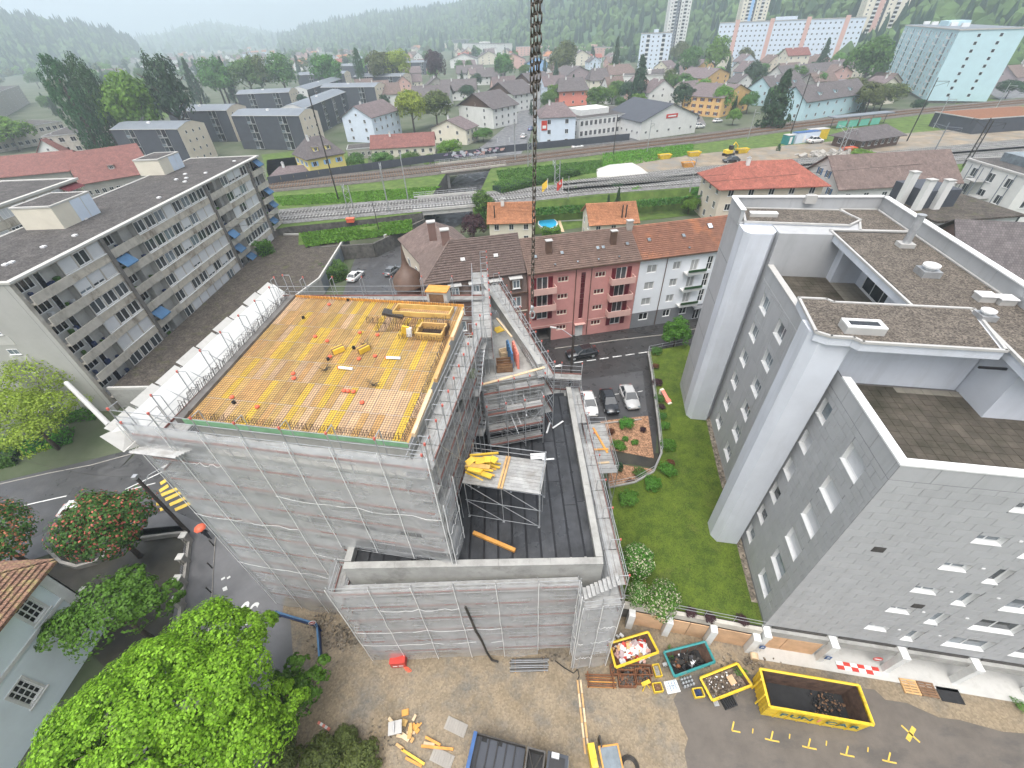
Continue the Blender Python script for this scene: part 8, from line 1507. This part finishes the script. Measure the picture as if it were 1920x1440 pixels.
t = thing('digger', 'small yellow and white digger in the rail yard', 'digger', at(1365, 292, ZP), .4); MB().box(-1.6, -1, 0, 1.6, -.5, .7).box(-1.6, .5, 0, 1.6, 1, .7).add('tracks', 'iron', t); MB().box(-1.5, -.9, .8, .7, .9, 1.7).add('body', 'yellow', t); MB().box(-.4, -.8, 1.7, .7, .1, 2.9).add('cab', 'glass_dark', t); MB().path([(.8, .4, 1.4), (2.2, .4, 3.4), (3.6, .4, 2.2), (3.8, .4, .9)], .18, 5).add('arm', 'yellow', t); MB().box(3.5, .0, .3, 4.2, .8, .9).add('bucket', 'iron', t)
t = thing('concrete_ramp', 'pale concrete ramp structure between the two railway lines', 'ramp', at(1120, 335, ZP), R(10)); b = MB(); b.v = [(0, 0, .1), (15, 0, .1), (15, 9, .1), (3, 9, .1), (4, 1.5, 1.5), (13, 1.5, 1.5), (13, 7, 1.5), (6, 7, 1.5)]; b.f = [(0, 1, 5, 4), (1, 2, 6, 5), (2, 3, 7, 6), (3, 0, 4, 7), (4, 5, 6, 7)]; b.mi = [0]*5; b.add('slab', 'concrete_light', t)
heap('timber_debris', at(1555, 292, ZP), 70, 3.5, 1.2, .3, 2.0, 'grey_wall', ZP, .3, 4)
t = thing('marker_box', 'orange box on the railway bank above the retaining wall', 'box', at(658, 416, ZP), 0); MB().box(-.8, -.5, 0, .8, .5, .7).box(-.9, -.6, .7, .9, .6, .85).add('body', 'orange_red', t)
t = thing('garden_slide', 'small red and cream slide standing on the lawn edge', 'slide', at(1240, 742, LW), R(-70)); b = MB(); b.face([(0, -.25, .9), (0, .25, .9), (1.6, .25, .1), (1.6, -.25, .1)]).box(0, -.3, .1, 1.5, -.25, .35).box(0, .25, .1, 1.5, .3, .35); b.add('chute', 'coral', t); MB().box(-.3, -.25, 0, 0, .25, .95).box(1.5, -.25, .02, 1.75, .25, .14).add('ladder', 'cream_wall', t)
# ================================================================ THE YARD
def skip(name, label, px4, z, m, inner, taper=.82, ribs=5, lip=.1, lining='rust_dark'):
    P = [at(x, y, z) for x, y in px4]; c = sum(P, Vector())/4; c.z = 0; t = thing(name, label, 'skip', c); top = [p-c for p in P]; bot = [Vector((p.x*taper, p.y*taper, .06)) for p in top]; b = MB()
    for i in range(4):
        j = (i+1) % 4; ti, tj = top[i]*.94, top[j]*.94; ti.z = tj.z = z; bi, bj = bot[i]*.94, bot[j]*.94; bi.z = bj.z = .12; MB().face([bot[j], bot[i], top[i], top[j]]).add('side', m, t); MB().face([bi, bj, tj, ti]).add('lining', lining, t)
        for k in range(1, ribs): u = k/ribs; a_, e = bot[i].lerp(bot[j], u), top[i].lerp(top[j], u); e = a_.lerp(e, .93); put('rib', MB().tube(a_, e, .06, 4).mesh('rib', m), t)
        b.tube(top[i], top[j], lip, 5)
    b.add('rim', m, t); MB().face([bot[i]*.94+Vector((0, 0, .07)) for i in range(4)]).add('floor', inner, t); return t, c, top
ZZ = lambda u, v: (1100+u/3.31, 1120+v/3.31)
skip('rubble_skip', 'yellow skip full of white and red packaging waste', [ZZ(180, 435), ZZ(445, 340), ZZ(380, 215), ZZ(140, 285)], 1.2, 'yellow', 'rust'); heap('packaging_waste', at(*ZZ(265, 330), 0), 190, .75, .35, .12, .5, 'white', .35, .55, 3, ['white', 'white', 'pink_pale', 'wood', 'red', 'white', 'mauve'])
skip('rubble_skip', 'teal skip with dark metal waste', [ZZ(545, 490), ZZ(795, 400), ZZ(735, 275), ZZ(480, 340)], 1.2, 'teal', 'black_matt'); heap('metal_waste', at(*ZZ(610, 400), 0), 110, .7, .3, .06, .35, 'iron', .25, .35, 4, ['iron', 'black', 'galv', 'iron', 'rust', 'black'])
skip('rubble_skip', 'low flat yellow skip with gravel and scraps', [ZZ(780, 640), ZZ(1025, 545), ZZ(935, 410), ZZ(705, 500)], .55, 'yellow', 'debris', .95); heap('gravel_scraps', at(*ZZ(840, 545), 0), 160, .6, .35, .04, .14, 'debris', .12, .12, 5, ['debris', 'white', 'debris', 'rubble'])
tag(MB().cbox((0, 0, .3), .5, .6, .03, .3).add('tile_board', 'garage_ply', None, at(*ZZ(892, 520), 0)), 'orange board lying in the flat yellow skip', 'board')
cz = 2.2; t, c, top = skip('roll_container', 'long yellow open container with brown rusty inside and lettering on its side', [(1443, 1325), (1638, 1359), (1610, 1285), (1425, 1254)], cz, 'yellow', 'black_matt', .965, 8, .1)
heap('dark_spoil', Vector((c.x+1.6, c.y-.15, 0)), 220, .55, .35, .03, .15, 'black_matt', .2, .5, 8, ['black_matt', 'crate_wood', 'iron'])
fr = top[1]-top[0]; an = math.atan2(fr.y, fr.x); nv = Vector((math.sin(an), -math.cos(an), 0)); L = Vector((fr.x, fr.y, 0)).length
for k, chx in enumerate('FUNICAR'):
    p = top[0].lerp(top[1], .17+k*.118); p = p*.985+nv*.13; p.z = cz*.62; text('letter', chx, .78, 'letter_teal' if chx != 'I' else 'coral', t, p, (R(90), 0, an), sx=1.3, ext=.012)
for a_ in (1,):
    for s_ in (.3, .7): p = top[3].lerp(top[0], s_); MB().tube((p.x*1.03, p.y*1.03, .1), (p.x*1.03, p.y*1.03, cz), .07, 5).add('door_bar', 'yellow', t)
# generator box
t = thing('power_box', 'red site power box with white labels and orange cable', 'power box', at(735, 1253, 0), R(2)); MB().box(0, 0, .05, 1.15, .7, .95).box(-.03, -.03, .95, 1.18, .73, 1.0).add('body', 'red', t)
for x in (.15, .62): MB().box(x, -.02, .3, x+.35, -.002, .42).add('label_plate', 'white', t)
q = random.Random(3); b = MB(); pts = [(1.1+.25*math.sin(i*1.1)+.02*i, -.1-.15*math.cos(i*.9)-.01*i, .04+.02*(i % 3)) for i in range(16)]; b.path(pts, .03, 5); b.add('cable', 'orange_red', t)
# bundles, racks and small goods
t = thing('tube_bundle', 'bundle of grey scaffold tubes lying before the net', 'bundle', at(958, 1262, 0), R(-1))
for i in range(16): put('tube', barmesh(3.0, .035, 'galv' if i % 3 else 'steel_dark', 6), t, (rnd.uniform(-.12, .12), .06+(i % 8)*.12, .12+.09*(i//8)))
for x in (.3, 2.6): MB().box(x, 0, 0, x+.1, 1.0, .09).add('bearer', 'wood', t)
t = thing('steel_rack', 'rusty rack of dark steel bars beside the stair tower', 'rack', at(1100, 1290, 0), R(-4))
for i in range(12): put('bar', barmesh(2.2, .035, 'rust' if i % 4 else 'wood_orange', 5), t, (rnd.uniform(-.1, .1), .05+(i % 6)*.16, .12+.12*(i//6)))
for x in (.1, 2.0): MB().box(x, 0, 0, x+.06, 1.0, .5).add('frame', 'rust', t)
for x, y, w_, d_, m, lab in ((1160, 1290, 1.3, 1.1, 'rust', 'rusty mesh box of steel parts beside the bar rack'), (1193, 1285, 1.1, 1.0, 'rust', 'rusty mesh box nearest the yellow trestle'), (1145, 1268, 3.2, .7, 'rust', 'long rusty tray of clamps behind the mesh boxes')):
    t = openbox('mesh_box', lab, 'box', at(x, y, 0), w_, d_, .5, R(-3), m, 'debris', .05); b = MB(); q = random.Random(int(x))
    for i in range(34): b.cbox((q.uniform(.1, w_-.1), q.uniform(.1, d_-.1), q.uniform(.1, .45)), q.uniform(.08, .3), .07, .07, q.uniform(0, 3), q.randrange(2), 0, q.uniform(-.4, .4))
    b.add('contents', ['steel_dark', 'rust'], t)
t = thing('trestle', 'yellow folding trestle standing beside the mesh boxes', 'trestle', at(1205, 1296, 0), .3)
for a_, c_ in (((0, 0, 0), (.25, .2, .9)), ((.6, 0, 0), (.25, .2, .9)), ((0, .5, 0), (.25, .25, .9)), ((.6, .5, 0), (.25, .25, .9))): MB().tube(a_, c_, .04, 5).add('leg', 'yellow', t)
MB().box(-.1, .1, .86, .6, .35, .94).add('top', 'yellow', t)
for x, y, w_, d_, lab, ins in ((1228, 1272, .55, .85, 'narrow yellow tub with pale scraps', 'concrete'), (1226, 1301, .7, .6, 'square yellow tub full of brown fittings', 'crate_wood'), (1302, 1311, .75, .6, 'yellow tub with blue parts beside the flat skip', 'navy')):
    t = openbox('mortar_tub', lab, 'tub', at(x, y, 0), w_, d_, .4, R(4), 'yellow', ins, .05); b = MB(); q = random.Random(int(y))
    for i in range(16): b.cbox((q.uniform(.1, w_-.1), q.uniform(.1, d_-.1), .12+q.uniform(0, .2)), .2, .06, .06, q.uniform(0, 3))
    b.add('contents', ins, t)
t = thing('white_tray', 'white plastic tray stacked with clear blocks', 'tray', at(1252, 1302, 0), .12); MB().box(0, 0, 0, 1.0, .8, .12).add('base', 'white', t)
for i in range(8): MB().box(.08+.22*(i % 4), .1+.33*(i//4), .12, .24+.22*(i % 4), .36+.33*(i//4), .32).add('block', 'white_blue', t)
t = thing('canister_pack', 'pack of silver canisters beside the white tray', 'pack', at(1282, 1293, 0), .2)
for i in range(12): MB().lathe([(.1, 0), (.1, .28), (.04, .34), (0, .34)], 8, (.12+.24*(i % 4), .12+.24*(i//4), 0)).add('canister', 'galv', t)
t = thing('tool_crate', 'black plastic crate with fins lying by the flat skip', 'crate', at(1360, 1332, 0), .25); MB().box(0, 0, 0, 1.0, .7, .25).add('body', 'black', t)
for i in range(6): MB().box(.05+i*.16, .03, .25, .1+i*.16, .67, .38).add('fin', 'black', t)
tag(MB().box(0, 0, 0, .35, .7, .1).box(.1, .05, .1, .14, .65, .2).box(.22, .05, .1, .26, .65, .2).add('steel_grate', 'galv', None, at(1340, 1325, 0), .1), 'small steel grate beside the black plastic crate', 'grate')
t = thing('log_round', 'sawn round log end beside the garage pillar', 'log', at(1413, 1240, 0), .6); MB().tube((0, 0, .3), (.35, .3, .32), .3, 14).add('wood', 'wood_pale', t)
a_, c_ = at(1083, 1275, .04), at(1098, 1415, .04); t = thing('cable_duct', 'pair of long wooden boards laid as a cable track across the yard', 'boards', a_, math.atan2((c_-a_).y, (c_-a_).x))
for y in (-.08, .16):
    n = 5; L = (c_-a_).length
    for i in range(n): MB().box(i*L/n, y, -.02, (i+1)*L/n-.03, y+.13, .05).add('board', 'wood_pale' if (i+(y > 0)) % 2 else 'wood', t)
pts = [at(x, y, .05) for x, y in ((1040, 1238), (1058, 1252), (1075, 1262), (1083, 1255), (1086, 1268), (1082, 1276))]; tag(MB().path([p-pts[0] for p in pts], .045, 5).add('power_cable', 'iron', None, pts[0]), 'dark power cable running from the net to the board track', 'cable')
pts = [(1083+0, 0)]; P_ = [(-3.75, 12.32, 9.6), (-3.55, 12.22, 8.0), (-3.4, 12.2, 6.0), (-3.1, 12.18, 4.0), (-2.9, 12.18, 1.6), (-2.6, 12.1, .2), (-2.1, 12.0, .05)]; tag(MB().path([Vector(p)-Vector(P_[0]) for p in P_], .09, 6).add('rubbish_hose', 'iron', None, P_[0]), 'black hose hanging down the netted front of the low block', 'hose')
# blue and white road barriers
for a_, c_, lab in (((523, 1155), (600, 1178), 'blue barrier plank closing the lane at the net'), ((601, 1180), (606, 1245), 'blue barrier plank running down beside the rubble')):
    p, r = at(*a_, 0), at(*c_, 0); d = r-p; t = thing('site_barrier', lab, 'barrier', p, math.atan2(d.y, d.x)); L = d.length; MB().box(0, -.05, .68, L, .05, .95).add('plank', 'blue', t); MB().box(0, -.07, .95, L, .07, 1.0).add('edge', 'awning_blue', t); MB().box(0, -.05, .2, L, .05, .45).add('plank', 'navy', t)
    for x in (.1, L-.2): MB().box(x, -.1, 0, x+.1, .1, 1.0).add('post', 'navy', t)
p = at(598, 1182, 0); t = thing('no_entry_sign', 'round red and white no entry sign on the blue barrier', 'sign', p, R(15)); MB().tube((0, 0, 0), (0, 0, 1.9), .03, 6).add('post', 'galv', t); MB().tube((0, -.03, 1.7), (0, -.06, 1.7), .3, 16).add('disc', 'white', t)
MB().tube((0, -.062, 1.7), (0, -.07, 1.7), .24, 16).add('disc', 'red', t); MB().box(-.16, -.085, 1.65, .16, -.071, 1.75).add('bar', 'white', t)
t = thing('red_white_bar', 'short red and white plank lying beside the olive bushes', 'plank', at(595, 1357, .06), R(-25))
for k in range(5): MB().box(k*.22, 0, 0, k*.22+.22, .18, .07).add('block', 'white' if k % 2 else 'coral', t)
pp_ = at(535, 1312, 0); t = thing('lamp_globe', 'milky white street lamp head among the young tree leaves', 'lamp', (pp_.x, pp_.y, 0)); MB().tube((0, 0, 0), (0, 0, 4.2), .06, 7).add('post', 'galv', t); MB().cbox((.15, -.1, 4.3), .85, .3, .2, -.8, 0, 0, .15).add('head', 'white', t)
# saw table with offcuts
t = thing('table_saw', 'grey table saw standing in the yard beside the offcuts', 'saw', at(732, 1385, 0), .15); MB().box(0, 0, .75, .95, .8, .82).add('table', 'cap_grey', t); MB().box(.4, .1, .82, .44, .7, .95).add('blade', 'galv', t)
for x in (.05, .85):
    for y in (.05, .7): MB().tube((x, y, 0), (x, y, .75), .03, 5).add('leg', 'iron', t)
q = random.Random(12)
for i in range(14):
    x, y = 785+q.gauss(0, 16), 1375+q.gauss(0, 16); ln = round(q.uniform(.3, .9), 1); m = q.choice(['form_bright', 'wood_pale', 'wood_orange', 'form_yellow', 'wood_pale']); tag(put('timber_offcut', boxmesh(ln, round(q.uniform(.12, .4), 1), .06, m), None, at(x, y, .03+.02*i), q.uniform(0, 3)), 'short timber offcut in the heap beside the table saw', 'offcut', 'timber offcuts by the saw')
for x0, y0, x1, y1, m, lab in ((752, 1408, 795, 1436, 'form_bright', 'bright yellow formwork beam below the offcut heap'), (742, 1398, 756, 1408, 'wood', 'short brown beam end below the offcut heap'), (790, 1402, 850, 1408, 'wood_orange', 'orange squared timber pointing at the truck'), (797, 1385, 825, 1400, 'wood_orange', 'short orange timber under the offcut heap'), (760, 1424, 790, 1440, 'wood_orange', 'orange plank parallel to the yellow beam')):
    a_, c_ = at(x0, y0, .05), at(x1, y1, .05); tag(put('timber_beam', boxmesh(round((c_-a_).length, 2), .16, .14, m), None, a_, facing(a_, c_)), lab, 'beam')
for k, (x, y, lab) in enumerate(((832, 1366, 'flat grey mesh panel on the ground behind the truck'), (805, 1425, 'second flat grey mesh panel near the orange timbers'))):
    t = thing('steel_mesh', lab, 'panel', at(x, y, .04), R(-22)); b = MB().box(0, 0, 0, 1.6, .8, .05); [b.box(.1+i*.19, .05, .05, .2+i*.19, .75, .09) for i in range(8)]; b.add('panel', 'grey_wall', t)
# truck
t = thing('tipper_truck', 'dark tipper truck with ribbed open bed and grey cab', 'truck', at(884, 1360, 0)+Vector((0, 0, 0)), R(-18)); t.location = (-2.6, 5.9, 0); t.rotation_euler = (0, 0, R(-14))
MB().box(-1.3, -1.1, .7, 2.2, 1.1, .85).add('bed_floor', 'slate_clad', t)
for y in (-1.15, 1.08): MB().box(-1.3, y, .85, 2.2, y+.08, 1.5).add('bed_side', 'iron', t)
MB().box(-1.4, -1.15, .85, -1.28, 1.15, 1.5).add('tailgate', 'wood', t); MB().box(-1.45, -1.17, 1.5, -1.2, 1.17, 1.6).add('tail_edge', 'blue', t)
for i in range(5): MB().box(-1.0+i*.62, -1.08, .85, -.92+i*.62, 1.08, .95).add('bed_rib', 'black', t)
for a0, a1, c0, c1 in ((2.35, 3.6, -1.1, -1.0), (2.35, 3.6, 1.0, 1.1), (2.35, 2.45, -1.0, 1.0), (3.5, 3.6, -1.0, 1.0)): MB().box(a0, c0, .6, a1, c1, 1.8).add('hopper_side', 'steel_dark', t)
MB().box(2.4, -1.0, .6, 3.5, 1.0, .7).add('hopper_floor', 'black', t); MB().path([(2.5, -.9, 1.7), (3.4, .9, 1.7)], .05).path([(2.5, .9, 1.7), (3.4, -.9, 1.7)], .05).add('crane_arm', 'iron', t)
MB().box(3.75, -1.1, .6, 5.1, 1.1, 2.2).add('cab', 'slate_clad', t); MB().box(3.9, -.9, 2.2, 4.9, .9, 2.26).add('cab_roof', 'black', t); MB().box(5.11, -.9, 1.3, 5.14, .9, 2.1).add('windscreen', 'glass_sky', t); MB().box(4.0, .75, 2.26, 4.5, 1.05, 2.5).add('beacon', 'galv', t)
for x in (-.7, .4, 4.4):
    for y in (-1.0, 1.0): MB().tube((x, y-.15, .45), (x, y+.15, .45), .45, 14).add('wheel', 'rubber', t)
t = thing('yellow_machine', 'yellow machine frame with glass panel at the yard edge', 'machine', at(1108, 1445, 0), R(4)); MB().box(0, 0, 0, .45, 1.3, .9).add('beam', 'yellow', t)
for x0, y0, x1, y1 in ((.7, 1.0, 2.1, 1.1), (.7, -.2, .8, 1.0), (2.0, -.2, 2.1, 1.0)): MB().box(x0, y0, .7, x1, y1, .82).add('frame', 'wood_orange', t)
MB().box(.8, -.2, .7, 2.0, 1.0, .75).add('glass', 'glass_sky', t); MB().box(.85, 1.0, 0, .95, 1.6, 1.2).add('post', 'iron', t)
t = thing('cable_coil', 'coil of dark hose lying on the yard edge', 'coil', at(1180, 1440, .05)); b = MB()
for k in range(4): r = .45+.07*k; b.path([(r*math.cos(i*.4), r*math.sin(i*.4), .05+.03*(k % 2)) for i in range(17)], .04, 5)
b.add('hose', 'iron', t)
# ================================================================ THE CRANE CHAIN
def linkmesh():
    def f():
        b = MB(); pts = []; r, hw, hl = .0031, .0078, .0182
        for i in range(14): a_ = 2*math.pi*i/14; pts.append(Vector((hw*math.cos(a_), 0, (hl-hw)*(1 if math.sin(a_) >= 0 else -1)+hw*math.sin(a_))))
        b.path(pts+[pts[0]], r, 5); return b.mesh('link', 'chain_steel', True)
    return cached('link', f)
r_ = ray(998, 590); HD = 2.05; hx, hy, hzz = float(r_[0]/r_[1]*HD), HD, CAMH+float(r_[2]/r_[1]*HD)
cn = thing('lifting_chain', 'steel lifting chain hanging in front of the whole site with hook', 'chain', (hx, hy, hzz)); n = 54; pit = .0292
for i in range(n):
    sw = .012*math.sin(i*.11)*(i/n); put('link', linkmesh(), cn, (.028*i/n+sw*.3, 0, .075+i*pit), R(45 if i % 2 else -45), rot=(R(0), 0, R(45 if i % 2 else -45)))
for i in range(33, n):
    for k, (ox, oy) in enumerate(((-.014, .012), (.013, .016))): put('link', linkmesh(), cn, (.028*i/n+ox, oy, .07+i*pit+.006*k), rot=(0, 0, R((45 if i % 2 else -45)+30*k)))
b = MB(); pts = [Vector((.018*math.cos(a_), 0, .0+.026*math.sin(a_)*1.2)) for a_ in [i*.35-2.6 for i in range(17)]]; b.path([Vector((0, 0, .06)), Vector((-.012, 0, .035))]+pts, .006, 6); b.lathe([(.012, .045), (.014, .06), (.01, .075), (0, .08)], 8); b.add('hook', 'galv', cn, smooth=True).scale = (.75, .75, .75)
# ================================================================ FAR TOWN AND AIR
F = random.Random(31)
def farhouse(p, an, W, d, h, wall, roof, label, group):
    t = thing('far_house', label, 'house', p, an, group)
    def f():
        b = MB(); k = [(0, 0), (1, 0), (1, .62), (.5, 1), (0, .62)]
        for x in (0, 1): b.face([(x, y, z) for y, z in k])
        for i in range(2): b.face([(0, *k[(1, 4)[i]]), (1, *k[(1, 4)[i]]), (1, *k[(2, 0)[i]]), (0, *k[(2, 0)[i]])])
        return b.mesh('wall', 'white_wall')
    put('wall', cached('fh_wall', f), t, scale=(W, d, h), m=wall)
    def g(): return MB().face([(-.04, -.06, .59), (1.04, -.06, .59), (1.04, .5, 1.02), (-.04, .5, 1.02)]).face([(1.04, 1.06, .59), (-.04, 1.06, .59), (-.04, .5, 1.02), (1.04, .5, 1.02)]).mesh('roof', 'tile_mauve')
    put('roof', cached('fh_roof', g), t, scale=(W, d, h), m=roof)
    for i in range(3):
        for r in range(2): put('window', winmesh(1.2, 1.4, 1, 1, 'white', 'glass_dark', .1, .05, False), t, (W*(i+.5)/3, 0, 1.2+r*h*.29))
NM = {'white_wall': 'white', 'cream_wall': 'cream', 'beige_wall': 'beige', 'pink_pale': 'pale pink', 'white_blue': 'bluish white', 'grey_wall': 'grey', 'tile_mauve': 'greyish brown', 'tile_dark': 'dark', 'tile_brown': 'brown', 'tile_orange': 'orange', 'tile_red': 'red'}
WL = ['white_wall', 'cream_wall', 'white_wall', 'beige_wall', 'pink_pale', 'white_blue', 'grey_wall']; RL = ['tile_mauve', 'tile_dark', 'tile_brown', 'tile_orange', 'tile_mauve', 'tile_red']
for n, xr, yr, grp, lab in ((95, (-20, 660), (84, 128), 'houses in the valley', 'distant gabled house in the hazy valley town'), (60, (620, 1160), (70, 120), 'houses below the wooded slope', 'distant gabled house below the wooded slope'), (16, (1640, 1960), (60, 110), 'houses beyond the mint block', 'distant gabled house beyond the mint block')):
    for i in range(n): p = at(F.uniform(*xr), F.uniform(*yr), 2); farhouse(p, F.choice([.2, .2+1.57, -.3, 1.2])+F.uniform(-.15, .15), F.uniform(10, 22), F.uniform(9, 13), F.uniform(7.5, 12), *(lambda a, c: (a, c, f'{NM[a]} walled, {NM[c]} roofed '+lab, grp+f' {NM[a]} {NM[c]}'))(F.choice(WL), F.choice(RL)))
seen = [(o.location.x, o.location.y) for o in bpy.data.objects if o.get('category') in ('house', 'apartment block', 'school', 'hall', 'building') and o.location.y > 150]; nt_ = 0
while nt_ < 75:
    p = at(F.uniform(640, 1660), F.uniform(104, 205), 2)
    if min(math.hypot(p.x-x-6, p.y-y-6) for x, y in seen) < 21: continue
    if abs(p.x-(-20+(p.y-180)*.28)) < 0: continue
    pxr = 960+(p.x/p.y)*930
    if 965 < pxr < 1035 or 1270 < pxr < 1305: continue
    seen.append((p.x, p.y)); nt_ += 1; W, d = F.uniform(10, 17), F.uniform(9, 12)
    wc, rc = F.choice(WL), F.choice(['tile_mauve', 'tile_dark', 'tile_brown', 'tile_mauve']); house('town_house', f'{NM[wc]} town house with {NM[rc]} pitched roof in the packed quarter across the tracks', 'house', v2(p.x, p.y), v2(p.x+W*math.cos(.25), p.y+W*math.sin(.25)), d, F.uniform(5.5, 8), wc, rc, rh=F.uniform(3.5, 5.5), axis=F.choice('xy'), rows=2, cols=3, scols=2, sides='SEW', chim=1, group=f'{NM[wc]} town houses with {NM[rc]} roofs')
VV, MI = [], []; mats_ = ['leaf_mid', 'leaf_fresh', 'leaf_olive', 'leaf_dark']; base_ = [(crown_pts(34, 11, 50+k, 'round' if k < 4 else 'cone', .26, 7, .4)) for k in range(6)]; rg = np.random.default_rng(4)
for i in range(720):
    p = at(F.uniform(-40, 700), F.uniform(86, 152)**1., 2) if i < 380 else at(F.uniform(640, 1960), F.uniform(64, 125), 2)
    if 380 > i and p.y < 330 and F.random() < .45: continue
    h = F.uniform(8, 17); k = F.randrange(6); w_ = h*(.4 if k < 4 else .22)*F.uniform(.8, 1.25); c, n, _ = base_[k]; c = c*np.array([w_, w_, h*.48])+np.array([p.x, p.y, 2+h*.52]); VV.append(leaves(c, n, h*.13, rg)); MI.append(np.full(len(c), 3 if k >= 4 else F.choice([0, 0, 1, 2, 3])))
stuff(put('treeline', leafmesh('treeline', np.concatenate(VV), mats_, np.concatenate(MI))))
hm = bpy.data.materials.new('haze'); hm.use_nodes = True; hn = hm.node_tree; hn.nodes.clear(); ho = hn.nodes.new('ShaderNodeOutputMaterial'); hv_ = hn.nodes.new('ShaderNodeVolumePrincipled')
hv_.inputs['Color'].default_value = (.76, .86, .95, 1); hv_.inputs['Density'].default_value = .00046; hv_.inputs['Anisotropy'].default_value = .2; hn.links.new(hv_.outputs[0], ho.inputs['Volume']); MAT['haze'] = hm
hz_ = stuff(MB().box(-7200, -800, -1.2, 7200, 7200, 420).add('haze', 'haze'))
